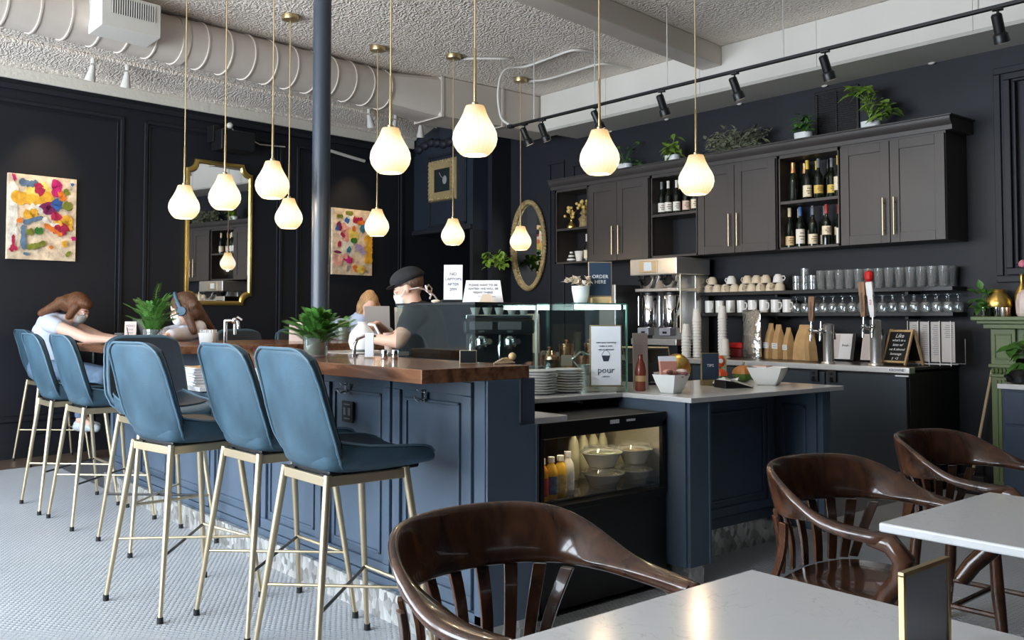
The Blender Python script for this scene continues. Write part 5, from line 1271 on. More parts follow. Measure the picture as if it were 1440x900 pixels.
# ------------------------------------------------------------------ plants
def leaf(b, p, d, n, l, w, droop=.2):
    """one pointed leaf from p along d, facing n, as four quads with a folded midrib"""
    p, d, n = Vector(p), Vector(d).normalized(), Vector(n); s = d.cross(n).normalized(); n = s.cross(d)
    pr = [(0, .12), (.3, .95), (.6, .85), (1, .04)]; L = []
    for f, k in pr:
        c = p + d*(l*f) - Vector((0, 0, droop*l*f*f)); L.append([c - s*(w/2*k) + n*(w*.12*k), c, c + s*(w/2*k) + n*(w*.12*k)])
    return b.loops(L, close=False, cap0=False, cap1=False)
def vine_plant(name, label, p, m, n, spread, l, w, seed, pot=None, trail=0.0, up=.5, cat='plant', h=.08):
    t = thing(name, label, cat, p); q = random.Random(seed)
    base_z = 0
    if pot:
        MB().lathe([(.05, 0), (.062, .004), (.066, h), (.060, h), (.056, h-.015), (.002, h-.016)], n=18, sq=.45 if pot == 'square' else 0, rx=.9, ry=1.25).build('pot', 'white', t, smooth=True, ang=50); base_z = h-.01
    for k in range(n):
        a = q.uniform(0, 2*PI); r = spread*math.sqrt(q.random())
        e = Vector((r*math.cos(a)*.55, r*math.sin(a), base_z + q.uniform(.02, up) - trail*r*q.random()))
        e.x = min(e.x, .075 if name == 'sage_plant' else .13)
        e.z = max(e.z, .012) if name not in ('wall_plant',) else e.z
        s = MB().tube([(0, 0, base_z), (e.x*.4, e.y*.4, max(base_z, e.z*.8)), tuple(e)], .0022, 5).build('stem', m, t)
        b = MB()
        for i in range(3):
            d = Vector((q.uniform(-1, .4), q.uniform(-1, 1), q.uniform(-.5, .6)))
            leaf(b, e + Vector((q.uniform(-.02, .02), q.uniform(-.03, .03), q.uniform(-.02, .02))), d, Vector((-.5, 0, 1)), l*q.uniform(.7, 1.15), w*q.uniform(.7, 1.1), q.uniform(.1, .5))
        b.build('leaf_cluster', m, s, smooth=True, kind='stuff')
    return t
ZT = CZ1+.1125
vine_plant('pothos', 'leafy plant with a small white pot on the cabinet top behind the counter pendant', (7.10, 6.62, ZT), 'green', 16, .22, .07, .04, 11, 'square', .25, .22)
vine_plant('succulent', 'bright green plant in a white pot on the cabinets above the brewer bottles', (7.08, 5.96, ZT), 'lime', 14, .10, .10, .05, 12, 'square', 0, .20)
vine_plant('sage_plant', 'wide grey-green bushy plant lying along the middle of the cabinet top', (7.10, 5.22, ZT), 'sage', 110, .33, .075, .036, 13, None, .1, .22)
vine_plant('ivy', 'small dark green plant in a white pot left of the wall vent', (7.08, 4.49, ZT), 'green', 16, .09, .08, .05, 14, 'square', .1, .17)
vine_plant('pothos', 'trailing lime green plant with a white pot right of the wall vent', (7.09, 3.87, ZT), 'lime', 18, .19, .11, .08, 15, 'square', .2, .30)
vine_plant('wall_plant', 'hanging leafy plant on the wall left of the oval mirror', (6.98, 8.60, 1.92), 'lime', 22, .20, .09, .065, 16, None, .3, .16)
vine_plant('mantel_plant', 'trailing green plant on the left end of the green mantel', (7.12, 3.02, ZM), 'green', 10, .06, .09, .06, 17, None, .6, .20)
vine_plant('floor_plant', 'dark leafed plant in front of the green mantel at the picture edge', (7.0, 2.62, .95), 'green', 8, .16, .16, .08, 18, None, .2, .25)
def fern(label, p, h, n, seed, vase=True, wide=.2):
    t = thing('fern', label, 'plant', p); q = random.Random(seed)
    if vase:
        MB().lathe([(.052, 0), (.055, .004), (.06, .11), (.058, .11), (.053, .012), (.002, .010)], n=20).build('glass_vase', 'drink', t, smooth=True)
        MB().lathe([(.050, .012), (.054, .075), (.002, .076)], n=18).build('moss', 'fern', t, smooth=True)
    for k in range(n):
        a = q.uniform(0, 2*PI); r = wide*math.sqrt(q.uniform(.02, 1)); hh = h*q.uniform(.6, 1)*(1-.35*r/wide)
        pts = [Vector((0, 0, .03)), Vector((r*.18*math.cos(a), r*.18*math.sin(a), hh*.5)), Vector((r*.55*math.cos(a), r*.55*math.sin(a), hh*.86)), Vector((r*math.cos(a), r*math.sin(a), hh))]
        fr_ = MB().tube(pts, .0018, 5).build('frond_stem', 'fern', t)
        b = MB()
        for i in range(22):
            f = .22 + .78*i/21; s = f*3; j = min(int(s), 2); c = pts[j].lerp(pts[j+1], s-j); dd = (pts[j+1]-pts[j]).normalized()
            side = dd.cross(Vector((0, 0, 1)));
            if side.length < .05: side = Vector((math.sin(a), -math.cos(a), 0))
            side.normalize(); ll_ = .040*math.sin(PI*(.15+.8*(f-.2)))+.008
            for sg in (-1, 1): leaf(b, c, side*sg + dd*.55, dd.cross(side), ll_, .0060, .15)
        b.build('leaflets', 'fern' if k % 3 else 'green', fr_, kind='stuff')
    return t
fern('tall feathery fern in a glass vase in front of the person with headphones', (2.085, 6.13, ZB), .45, 44, 5, True, .17)
fern('low bushy fern in a glass vase on the near wooden bar top', (2.12, 3.98, ZB), .27, 60, 6, True, .155)
fern('small sparse fern on the far bar leg, just behind the low bushy one', (3.75, 6.58, ZB), .24, 12, 8, True, .20)
# ------------------------------------------------------------------ sneeze guard and what stands on it
ZQ = .9145; ZG = 1.365
CAMD = math.radians(40)
FACE = -CAMD           # yaw that turns a local -y face towards the dining side of the room
sg = thing('sneeze_guard', 'clear glass sneeze guard with a black top trim around the espresso machine', 'sneeze guard', (3.2, 3.9, ZQ))
def pane(x0, x1, y0, y1, z0, z1, nm='pane'): return MB().box(x0, x1, y0, y1, z0, z1).build(nm, 'guard', sg, world=True)
pane(2.797, 2.803, 3.62, 4.33, ZQ, ZG); pane(2.80, 3.20, 3.617, 3.623, ZQ, ZG); pane(3.208, 3.56, 3.617, 3.623, ZQ, ZG); pane(3.557, 3.565, 3.315, 3.62, ZQ, ZG)
pane(2.797, 3.565, 3.617, 4.33, ZG, ZG+.007, 'top_pane'); pane(3.20, 3.565, 3.315, 3.617, ZG, ZG+.007, 'top_pane')
MB().box(3.556, 3.566, 3.311, 3.316, ZQ, ZG+.007).box(3.20, 3.566, 3.311, 3.316, ZG, ZG+.007).build('green_edge', 'gedge', sg, world=True, kind='stuff')
MB().box(2.795, 3.20, 3.613, 3.62, ZG-.002, ZG+.010).box(2.793, 2.80, 3.613, 4.33, ZG-.001, ZG+.010).build('top_trim', 'black', sg, world=True, kind='stuff')
MB().box(3.20, 3.208, 3.612, 3.628, 1.0, ZG).build('joint_strip', 'steel', sg, world=True)
MB().box(3.22, 3.54, 3.335, 3.35, ZG-.025, ZG-.001).build('light_strip', mat('led_strip', (.9, 1, .98), .4, emit=(.85, 1, .97), estr=4.5), sg, world=True)
ZS = ZG + .0075
def card(name, label, cat, x, y, z, w, h, rz, fm, cm_, lean=0.0, group=None, fw=.006, d=.008):
    """framed upright card whose face looks along local -y"""
    t = thing(name, label, cat, (x, y, z), rz, group)
    ax = (Vector((1, 0, 0)), Vector((0, math.cos(lean), -math.sin(lean))), Vector((0, math.sin(lean), math.cos(lean))))
    f = MB().obox(ax[2]*(h/2), (w, d, h), ax).build('frame', fm, t, bevel=.001)
    c = MB().obox(ax[2]*(h/2) - ax[1]*(d/2+.0005), (w-2*fw, .001, h-2*fw), ax).build('card', cm_, t)
    def put_text(s, size, u, v, m='ink', **k): return text(s, size, Vector((u, 0, 0)) + ax[2]*v - ax[1]*(d/2+.0012), (1, 0, 0), ax[2], m, c, **k)
    return t, c, put_text
t, c, tx = card('paper_sign', 'tall white paper sign about laptops standing on the glass guard', 'sign', 2.87, 3.90, ZS+.018, .098, .185, FACE, 'paper', 'paper', .12)
for k, s in enumerate(('NO', 'LAPTOPS', 'AFTER', '2PM')): tx(s, .021 if k else .024, 0, .135-.027*k, 'inkgrey')
MB().box(-.06, .06, -.03, .03, -.018, .0).build('stand', 'black', t, bevel=.003)
MB().ball((-.09, .0, -.008), (.025, .018, .010), 10, 6).build('pebble', 'cream', t, smooth=True)
tt = thing('tent_sign', 'white folded tent sign with grey block letters on the glass guard', 'sign', (2.96, 3.76, ZS), FACE)
L = [[(x*(.105 if z == 0 else .088), y, z) for x in (-1, 1)] for y, z in ((-.05, 0), (0, .118), (.05, 0))]
MB().loops([[L[0][0], L[0][1]], [L[1][0], L[1][1]], [L[2][0], L[2][1]]], close=False, cap0=False, cap1=False).build('folded_sheet', 'paper', tt, solid=.0012)
uw = Vector((0, .05, .118)).normalized()
for k, s in enumerate(('PLEASE WAIT TO BE', 'SEATED. WE WILL BE', 'RIGHT THERE')): text(s, .0165, Vector((0, -.05, 0)) + uw*(.100-.021*k), (1, 0, 0), uw, 'inkgrey', tt, off=.002)
text('thank you for your patience', .008, Vector((.02, -.05, 0)) + uw*.036, (1, 0, 0), uw, 'inkgrey', tt, off=.002)
t2 = thing('small_tent_card', 'small tan tent card in front of the white folded sign', 'card', (2.905, 3.675, ZS), FACE)
MB().loops([[(-.03, -.025, 0), (.045, -.025, 0)], [(-.012, 0, .045), (.03, 0, .045)], [(-.03, .025, 0), (.045, .025, 0)]], close=False, cap0=False, cap1=False).build('folded_card', mat('tan_card', (.62, .50, .38), .7), t2, solid=.001)
t, c, tx = card('order_sign', 'navy ORDER HERE sign in a pale frame on the glass guard', 'sign', 3.485, 3.43, ZS+.035, .125, .185, FACE, 'champ', 'signblue', .05)
tx('ORDER', .026, 0, .105, 'signwhite'); tx('HERE', .026, 0, .077, 'signwhite')
MB().box(-.06, .06, -.015, .03, -.035, .0).build('stand', 'oak', t, bevel=.002)
for s in (-1, 1): MB().obox((s*.05, -.03, -.02), (.012, .04, .028)).build('stand_foot', 'oak', t, bevel=.002)
pt = thing('flower_pot', 'white pot of dried pale flowers on the glass guard beside the order sign', 'plant pot', (3.38, 3.47, ZS))
MB().lathe([(.030, 0), (.036, .006), (.047, .07), (.048, .09), (.044, .09), (.042, .07), (.002, .068)], n=22).build('pot', 'white', pt, smooth=True)
q = random.Random(5); dm_ = mat('dried_petals', (.66, .58, .46), .7, noise=.2, nscale=30)
b = MB()
for k in range(26):
    a = q.uniform(0, 6.28); r = q.uniform(.01, .075); c = Vector((r*math.cos(a)-.02, r*math.sin(a), .095+q.uniform(0, .035)))
    for i in range(4): leaf(b, c, (q.uniform(-1, 1), q.uniform(-1, 1), q.uniform(-.2, 1)), (0, 0, 1), .035, .022)
b.build('dried_flowers', dm_, pt, kind='stuff')
# espresso machine behind the glass
em = thing('espresso_machine', 'black two group espresso machine behind the sneeze guard', 'espresso machine', (3.33, 4.08, ZQ), FACE)
MB().box(-.19, .19, -.05, .22, .0, .10).build('base', 'black', em, bevel=.012)
MB().box(-.19, .19, .02, .22, .10, .30).build('body', 'black', em, bevel=.012)
MB().box(-.20, .20, -.11, .22, .29, .375).build('head', 'black', em, bevel=.02)
MB().box(-.19, .19, -.02, .21, .375, .40).build('cup_rail', 'chrome', em, bevel=.006)
for s in (-.10, .06):
    MB().box(s-.065, s+.065, -.118, -.105, .315, .360).build('control_panel', mat('panel_grey', (.16, .15, .17), .25), em, bevel=.004)
    text('VBM', .018, (s, -.1185, .305), (1, 0, 0), (0, 0, 1), 'inkgrey', em)
    g = MB().lathe([(.036, -.06), (.038, -.02), (.03, 0)], (s, -.06, .28), 18).build('group_head', 'chrome', em, smooth=True)
    MB().tube([(s, -.06, .215), (s+.0, -.11, .215), (s, -.19, .20)], [.028, .015, .013], 10).build('portafilter', 'black', g, smooth=True)
    MB().tube([(s-.055, -.08, .29), (s-.06, -.10, .22), (s-.055, -.11, .13)], .007, 8).build('steam_wand', 'chrome', em, smooth=True)
    MB().cyl((s+.045, -.12, .25), (s+.045, -.09, .25), .017, n=12).build('steam_knob', 'chrome', em, smooth=True)
for k in range(5):
    t = thing('white_cup', 'white espresso cup warming on top of the espresso machine', 'cup', tuple(Vector((3.33, 4.08, ZQ+.4005)) + Matrix.Rotation(FACE, 3, 'Z') @ Vector((-.14+.07*k, .06, 0))), 0, 'cups warming on the espresso machine')
    MB().lathe([(.018, 0), (.03, .04), (.027, .04), (.002, .005)], n=14).build('cup_body', 'white', t, smooth=True)
def canister(x, y, r, h, label, tag_=True, top=True):
    t = thing('copper_canister', label, 'canister', (x, y, ZQ), FACE)
    MB().lathe([(r-.002, 0), (r, .003), (r, h-.02), (r+.002, h-.018), (r+.002, h), (.002, h+.001)], n=24).build('canister_body', 'copper', t, smooth=True)
    if top: MB().lathe([(.006, h), (.006, h+.012), (.012, h+.02), (.002, h+.026)], n=12).build('lid_knob', 'copper', t, smooth=True)
    if tag_: MB().box(-.032, .032, -r-.003, -r-.0005, h*.45, h*.72).build('name_tag', mat('pale_tag', (.60, .48, .42), .5), t)
canister(3.62, 3.98, .038, .19, 'copper canister with a pale tag behind the glass joint, nearest the machine')
canister(3.72, 3.94, .042, .23, 'taller copper canister with a pale tag, middle of the copper group')
canister(3.80, 3.88, .036, .16, 'short plain copper canister right of the tagged ones', False, False)
canister(3.93, 3.96, .032, .23, 'copper canister partly hidden by the framed pour sign', False)
dk = thing('decanter', 'dark coffee decanter between the espresso machine and the copper canisters', 'decanter', (3.50, 3.82, ZQ))
MB().lathe([(.05, 0), (.062, .02), (.06, .09), (.045, .13), (.05, .15)], n=20).build('decanter_body', 'bottle', dk, smooth=True)
MB().lathe([(.046, .15), (.044, .165), (.01, .175), (.008, .20)], n=16).build('lid', 'copper', dk, smooth=True)
gb = thing('green_bottle', 'slim dark green bottle among the copper canisters', 'bottle', (3.85, 3.97, ZQ))
MB().lathe([(.025, 0), (.03, .005), (.03, .15), (.012, .20), (.012, .26)], n=16).build('glass_body', mat('green_glass', (.01, .06, .04), .1), gb, smooth=True)
kt = thing('steel_pitcher', 'steel milk pitcher with a curved handle behind the stacked plates', 'pitcher', (3.66, 3.72, ZQ), FACE)
MB().lathe([(.045, 0), (.048, .004), (.042, .09), (.045, .12), (.042, .12), (.002, .01)], n=20).build('pitcher_body', 'steel', kt, smooth=True)
MB().tube([(-.04, 0, .11), (-.075, 0, .15), (-.03, 0, .19), (.03, 0, .17), (.05, 0, .12)], .007, 8).build('handle', 'chrome', kt, smooth=True)
bp_ = thing('brown_paper', 'tan paper sheet hanging behind the espresso machine', 'paper', (3.75, 4.30, 1.08), FACE)
MB().box(-.06, .06, 0, .002, 0, .24).build('sheet', 'cream', bp_)
MB().box(-.06, .06, .002, .012, -.165, .20).build('stand', 'black', bp_)

# plates, framed sign, bowls and clutter on the quartz counter
def plates(x, y, n, r, label):
    for k in range(n):
        t = thing('plate', label if k < n-1 else label.replace('plate in', 'topmost plate of'), 'plate', (x+.003*math.sin(k*2.1), y+.003*math.cos(k*1.7), ZQ+.0135*k), 0, 'stacked plates')
        rr_ = r*(1.0 if (k*5) % 7 > 1 else .93)
        MB().lathe([(rr_*.62, 0), (rr_*.66, .002), (rr_, .0115), (rr_*1.0, .0135), (rr_*.97, .0135), (rr_*.62, .005), (.002, .005)], n=32).build('plate_body', 'white', t, smooth=True, ang=50)
plates(3.09, 3.47, 9, .090, 'grey rimmed white plate in the stack nearest the wooden bar end')
plates(3.285, 3.47, 9, .092, 'white plate in the stack beside the framed pour sign')
t, c, tx = card('pour_sign', 'gold framed white pour coffee sign standing beside the plates', 'sign', 3.445, 3.352, ZQ+.03, .165, .315, FACE, 'brass', 'paper', .0)
for k, s in enumerate(('start your morning', 'make it with', 'oat or almond')): tx(s, .0135, 0, .225-.018*k, 'ink')
tx('pour', .045, 0, .082, 'ink'); tx('coffee bar', .0095, 0, .050, 'ink')
cupm = MB().loops([[(-.022, -.0052, .158), (.022, -.0052, .158), (.013, -.0052, .128), (-.013, -.0052, .128)], [(-.022, -.0056, .158), (.022, -.0056, .158), (.013, -.0056, .128), (-.013, -.0056, .128)]])
cupm.tube([(-.022, -.0054, .159), (-.012, -.0054, .178), (.0, -.0054, .186), (.014, -.0054, .176), (.022, -.0054, .159)], .0012, 5)
cupm.build('cup_emblem', 'ink', c, kind='stuff')
MB().box(-.092, .092, -.04, .05, -.03, .0).build('acrylic_base', 'glass', t)
jr = thing('snack_bottle', 'small dark red brown bottle at the glass guard end', 'bottle', (3.64, 3.29, ZQ))
MB().lathe([(.024, 0), (.028, .006), (.026, .05), (.029, .10), (.022, .14), (.012, .165), (.012, .19), (.002, .191)], n=18).build('bottle_body', mat('amber_red', (.20, .045, .025), .2), jr, smooth=True)
for z in (.05,): MB().lathe([(.0285, z), (.0285, z+.03)], n=18, cap0=False, cap1=False).build('label_band', 'kraft', jr, smooth=True)
t, c, tx = card('menu_board', 'pinkish printed menu board standing behind the small brown bottle', 'menu', 3.73, 3.37, ZQ, .085, .30, FACE+.25, mat('pinkish_card', (.50, .40, .37), .7), mat('pinkish_print', (.52, .42, .39), .7), .03)
for k in range(9): tx('-- ----- ---', .008, -.0, .25-.018*k, 'inkgrey')
def bowl(x, y, r, h, label, m='white', rz=.1):
    t = thing('square_bowl', label, 'bowl', (x, y, ZQ), rz)
    pr = [(r*.50, 0), (r*.56, .004), (r*.80, h*.5), (r*1.0, h), (r*.965, h), (r*.76, h*.5), (r*.50, .012), (.002, .010)]
    MB().lathe(pr, n=32, sq=.75).build('bowl_body', m, t, smooth=True, ang=45); return t
bw = bowl(3.66, 3.10, .075, .095, 'white square bowl heaped with wrapped snacks at the counter front')
q = random.Random(9); sn = [mat('snack_pink', (.55, .26, .20), .4), mat('snack_brown', (.16, .06, .05), .35), mat('snack_clear', (.50, .40, .34), .25), mat('snack_plum', (.14, .05, .06), .4)]
for k in range(9):
    t = thing('wrapped_snack', 'shiny wrapped snack in the heap of the front white bowl', 'snack', (3.66+q.uniform(-.045, .045), 3.10+q.uniform(-.045, .045), ZQ+.085+.012*(k % 3)), q.uniform(0, 3), 'wrapped snacks in the front bowl')
    MB().ball((0, 0, 0), (.035, .022, .014), 10, 7).build('wrapper', sn[k % 4], t, smooth=True)
t = thing('snack_packet', 'upright clear packet of pink snacks leaning in the front white bowl', 'snack', (3.675, 3.13, ZQ+.10), FACE+.2)
MB().loops([[(-.045, -.012, -.02), (.045, -.012, -.02), (.045, .012, -.02), (-.045, .012, -.02)], [(-.05, -.006, .06), (.045, -.006, .06), (.045, .016, .06), (-.05, .016, .06)]]).build('packet', sn[0], t, bevel=.004)
MB().loops([[(-.05, .0, .06), (.045, .0, .06), (.045, .01, .06), (-.05, .01, .06)], [(-.055, .004, .085), (.04, .004, .085), (.04, .008, .085), (-.055, .008, .085)]]).build('header_card', 'paper', t)
bowl(3.93, 3.33, .075, .085, 'grey-white square bowl in shade behind the snack bowl')
b3 = bowl(4.53, 3.12, .105, .10, 'largest white square bowl at the right end of the quartz counter', rz=.35)
t = thing('paper_menu', 'pink and white paper lying across the largest white bowl', 'paper', (4.51, 3.13, ZQ+.103), .3)
MB().box(-.06, .05, -.03, .05, 0, .006).build('sheets', mat('pinkish_sheet', (.66, .46, .40), .7), t)
pos = thing('tablet_stand', 'dark point of sale tablet tilted on its stand behind the snack bowl', 'tablet', (3.98, 3.55, ZQ), FACE-.25)
MB().obox((0, 0, .165), (.25, .014, .17), (Vector((1, 0, 0)), Vector((0, -.5, -.86)).normalized(), Vector((0, .86, -.5)).normalized())).build('tablet', 'black', pos, bevel=.004)
MB().obox((0, .0, .172), (.262, .01, .182), (Vector((1, 0, 0)), Vector((0, -.5, -.86)).normalized(), Vector((0, .86, -.5)).normalized())).build('tablet_bezel', 'champ', pos, bevel=.004)
MB().tube([(0, .05, 0), (0, .05, .08), (0, .0, .15)], .015, 8).build('stand_arm', 'black', pos, smooth=True)
MB().cyl((0, .05, 0), (0, .05, .012), .06, n=20).build('stand_base', 'black', pos, smooth=True)
gp_ = thing('gold_pineapple', 'round gold ribbed ornament behind the tips sign', 'ornament', (4.28, 3.58, ZQ))
b = MB()
L = []
for i in range(13):
    tt_ = PI*i/12; rr_ = .075*max(math.sin(tt_), .02); L.append([((rr_*(1+.10*abs(math.sin(4*(2*PI*j/32)+i*.9))))*math.cos(2*PI*j/32), (rr_*(1+.10*abs(math.sin(4*(2*PI*j/32)+i*.9))))*math.sin(2*PI*j/32), .085-.085*math.cos(tt_)) for j in range(32)])
b.loops(L).build('ribbed_body', 'gold', gp_, smooth=True, ang=25)
t, c, tx = card('tips_sign', 'navy tips sign in a gold frame on the quartz counter', 'sign', 4.235, 3.30, ZQ+.028, .10, .155, FACE, 'brass', 'signblue', .06, fw=.005)
tx('TIPS', .022, 0, .083, 'signwhite')
MB().box(-.05, .05, -.02, .04, -.028, .0).build('stand', 'brass', t, bevel=.002)
def gourd(x, y, r, m1, m2, label):
    t = thing('pumpkin', label, 'pumpkin', (x, y, ZQ))
    L = []
    for i in range(11):
        a = PI*i/10; rr_ = r*max(math.sin(a), .03)
        L.append([(rr_*(1+.07*math.cos(8*2*PI*j/32))*math.cos(2*PI*j/32), rr_*(1+.07*math.cos(8*2*PI*j/32))*math.sin(2*PI*j/32), r*.8-r*.8*math.cos(a)) for j in range(32)])
    MB().loops(L[:6], cap1=False).build('lower_body', m2, t, smooth=True); MB().loops(L[5:], cap0=False).build('upper_body', m1, t, smooth=True)
    MB().tube([(0, 0, r*1.55), (.004, 0, r*1.75), (.012, .004, r*1.85)], [.008, .006, .007], 8).build('stem', 'sage', t, smooth=True)
gourd(4.61, 3.35, .062, mat('gourd_orange', (.52, .22, .06), .35), mat('gourd_green', (.10, .20, .04), .35), 'green and orange ribbed pumpkin behind the black card reader')
gourd(4.475, 3.42, .050, 'orange', 'green', 'orange and dark green pumpkin beside the tips sign')
t = thing('orange_figure', 'bright orange round ornament with a white eye on the box behind the tips sign', 'ornament', (4.475, 3.42, ZQ+.088))
MB().ball((0, 0, .035), .035, 14, 10).build('ornament_body', 'orange', t, smooth=True)
MB().lathe([(.012, 0), (.014, .003), (.006, .004)], (-.0, -.0, 0), 14).build('white_ring', 'paper', t); t.children[-1].location = (-.024, -.028, .04); t.children[-1].rotation_euler = (PI/2, 0, -.7)
gx = thing('snack_box', 'green and cream patterned box behind the orange ornament', 'box', (4.57, 3.585, ZQ), FACE)
gx.location = (4.62, 3.575, ZQ)
MB().box(-.075, .075, -.025, .025, 0, .15).build('carton', mat('pattern_carton', (.42, .42, .22), .6, noise=.5, nscale=30), gx, bevel=.002)
cr_ = thing('card_reader', 'black card reader with a silver stylus on the quartz counter', 'card reader', (4.20, 3.12, ZQ), -.35)
MB().loops([[(-.085, -.06, 0), (.095, -.06, 0), (.095, .06, 0), (-.085, .06, 0)], [(-.085, -.055, .045), (.09, -.055, .012), (.09, .055, .012), (-.085, .055, .045)]]).build('reader_body', 'black', cr_, bevel=.005)
MB().tube([(-.08, -.05, .055), (.07, -.085, .01)], .005, 8).build('stylus', 'steel', cr_, smooth=True)
nk = thing('napkin_stack', 'crumpled white receipts behind the black card reader', 'paper', (4.30, 3.24, ZQ+.001), .2)
L = [[(x, y*.05, .025+.012*math.sin(x*70+y*3)+.01*math.cos(x*120)) for y in (-1, 0, 1)] for x in [(-.07+.14*i/12) for i in range(13)]]
MB().loops(L, close=False, cap0=False, cap1=False).build('receipt', 'paper', nk, solid=.002)
MB().box(-.07, .07, -.05, .05, 0, .012).build('tray', 'black', nk)
t = thing('grinder', 'grey framed coffee grinder cabinet with a label left of the brewer', 'grinder', (6.75, 6.34, ZK+.001))
MB().box(-.20, .15, -.11, .11, 0, .68).build('grinder_body', 'black', t, bevel=.006)
MB().box(-.215, -.20, -.11, .11, .0, .68).build('front_panel', 'steel', t, bevel=.006)
MB().box(-.219, -.214, -.07, .06, .50, .62).build('label_plate', 'black', t); MB().box(-.221, -.218, -.06, .05, .585, .61).build('label_header', 'paper', t); MB().box(-.221, -.218, -.06, .05, .505, .575).build('label_text', 'cream', t)

# contents of the fridge
ZF = .4925
def sbowl(x, y, z, r, label, food):
    t = thing('salad_bowl', label, 'bowl', (x, y, z))
    MB().lathe([(r*.62, 0), (r*.64, .003), (r*.95, .060), (r*1.05, .064), (r*1.05, .068), (r*.9, .066), (r*.6, .008), (.002, .006)], n=28).build('paper_bowl', 'white', t, smooth=True, ang=50)
    MB().lathe([(r*.88, .05), (r*.6, .066), (.002, .070)], n=20, cap0=False).build('filling', food, t, smooth=True)
    MB().lathe([(r*1.06, .066), (r*1.06, .072), (r*.94, .075), (r*.86, .092), (r*.6, .096), (.002, .097)], n=28, cap0=False).build('clear_lid', 'drink', t, smooth=True, ang=50)
fd = [mat('salad_mix', (.24, .17, .09), .5, noise=.7, nscale=60), mat('salad_green', (.16, .20, .07), .5, noise=.7, nscale=60), mat('yellow_food', (.66, .46, .12), .5, noise=.3, nscale=50)]
sbowl(3.19, 3.125, ZF, .098, 'white salad bowl at the bottom of the front stack in the fridge', fd[0])
sbowl(3.185, 3.13, ZF+.098, .098, 'white salad bowl on top of the front stack in the fridge', fd[1])
sbowl(3.385, 3.10, ZF, .084, 'white salad bowl at the bottom of the right hand stack in the fridge', fd[1])
sbowl(3.385, 3.10, ZF+.098, .084, 'white salad bowl on top of the right hand stack in the fridge', fd[0])
sbowl(2.985, 3.24, ZF, .060, 'small bowl of yellow food beside the drinks bottles in the fridge', fd[2])
def juice(x, y, z, m, lm, cm2, label, h=.185, group=None):
    t = thing('drink_bottle', label, 'bottle', (x, y, z), 0, group)
    MB().lathe([(.026, 0), (.029, .004), (.029, h*.62), (.024, h*.75), (.013, h*.85), (.013, h*.88)], n=18).build('bottle_body', m, t, smooth=True)
    MB().lathe([(.016, h*.87), (.016, h), (.002, h)], n=14).build('cap', cm2, t, smooth=True)
    MB().lathe([(.0296, h*.12), (.0296, h*.55)], n=18, cap0=False, cap1=False).build('label_sleeve', lm, t, smooth=True)
jo, jy = mat('orange_juice', (.75, .33, .03), .2), mat('yellow_juice', (.78, .50, .06), .2)
juice(2.735, 3.055, ZF, jo, mat('red_sleeve', (.50, .03, .02), .4), 'paper', 'red labelled orange drink bottle at the fridge left side')
juice(2.80, 3.065, ZF, jy, mat('blue_sleeve', (.10, .16, .26), .4, noise=.4, nscale=40), 'paper', 'blue patterned drink bottle second from the fridge left side')
juice(2.865, 3.075, ZF, jy, mat('citrus_sleeve', (.60, .42, .14), .4, noise=.35, nscale=40), 'paper', 'yellow citrus labelled drink bottle in the fridge')
juice(2.925, 3.09, ZF, mat('pale_bottle', (.60, .62, .66), .2), mat('white_sleeve', (.55, .58, .66), .4, noise=.3, nscale=50), mat('lilac_cap', (.52, .52, .62), .4), 'white bottle with a lilac cap beside the yellow food bowl', .195)
juice(2.74, 3.14, ZF, jo, jo, 'paper', 'orange juice bottle standing behind the red labelled one', .21)
juice(2.81, 3.16, ZF, jy, jy, 'paper', 'yellow juice bottle standing behind the blue patterned one', .21)
ml = mat('milk', (.66, .66, .50), .3)
for k in range(4): juice(3.22+.068*k, 3.36, ZF+.0, ml, ml, 'paper', 'pale milk bottle in the row at the back of the fridge', .25, 'milk bottles at the back of the fridge')
MB().box(2.70, 3.47, 3.60, 3.62, .66, .72).build('back_rail', 'brass', fr, world=True)

# ------------------------------------------------------------------ things on the wooden bar tops
fa = thing('faucet', 'small chrome arched faucet on the wooden bar near the white card', 'faucet', (2.30, 3.93, ZB), -.5)
MB().cyl((0, 0, 0), (0, 0, .012), .022, n=16).build('base', 'chrome', fa, smooth=True)
MB().tube([(0, 0, 0), (0, 0, .05), (.015, 0, .085), (.06, 0, .105), (.105, 0, .10)], .009, 10).build('spout', 'chrome', fa, smooth=True)
MB().tube([(0, .02, .01), (.0, .05, .014)], .006, 8).build('lever', 'chrome', fa, smooth=True)
t = thing('table_card', 'blank white upright card on a small stand on the wooden bar', 'card', (2.245, 3.70, ZB), FACE)
MB().box(-.020, .020, -.004, .004, .006, .118).build('card', 'paper', t, bevel=.001)
MB().box(-.022, .022, -.018, .018, 0, .008).build('stand', 'glass', t)
for k, x in enumerate((2.265, 2.30)):
    t = thing('chrome_tin', ['small round chrome tin next to the blank white card', 'second small chrome tin beside the glass guard corner'][k], 'tin', (x, 3.60-.03*k, ZB))
    MB().lathe([(.015, 0), (.016, .002), (.016, .038), (.014, .042), (.002, .043)], n=18).build('tin_body', 'chrome', t, smooth=True)
t, c, tx = card('small_black_sign', 'small black sign with a pale frame at the right end of the wooden bar', 'sign', 2.30, 3.02, ZB, .07, .055, FACE, 'champ', 'black', .1, fw=.003)
t = thing('wooden_spoon', 'small pile of wooden stirrers at the right end of the wooden bar', 'stirrers', (2.38, 2.90, ZB))
for k in range(5): MB().tube([(-.05+.01*k, -.01, .005+.004*k), (.05, .012*k-.02, .006+.004*k)], .004, 6).build('stirrer', 'stick', t, smooth=True)
MB().ball((.055, .0, .03), .016, 10, 8).build('spoon_bowl', 'oak', t, smooth=True)
fa = thing('bar_tap', 'chrome tap column with lever handles on the far bar leg', 'tap', (2.62, 6.16, ZB), FACE)
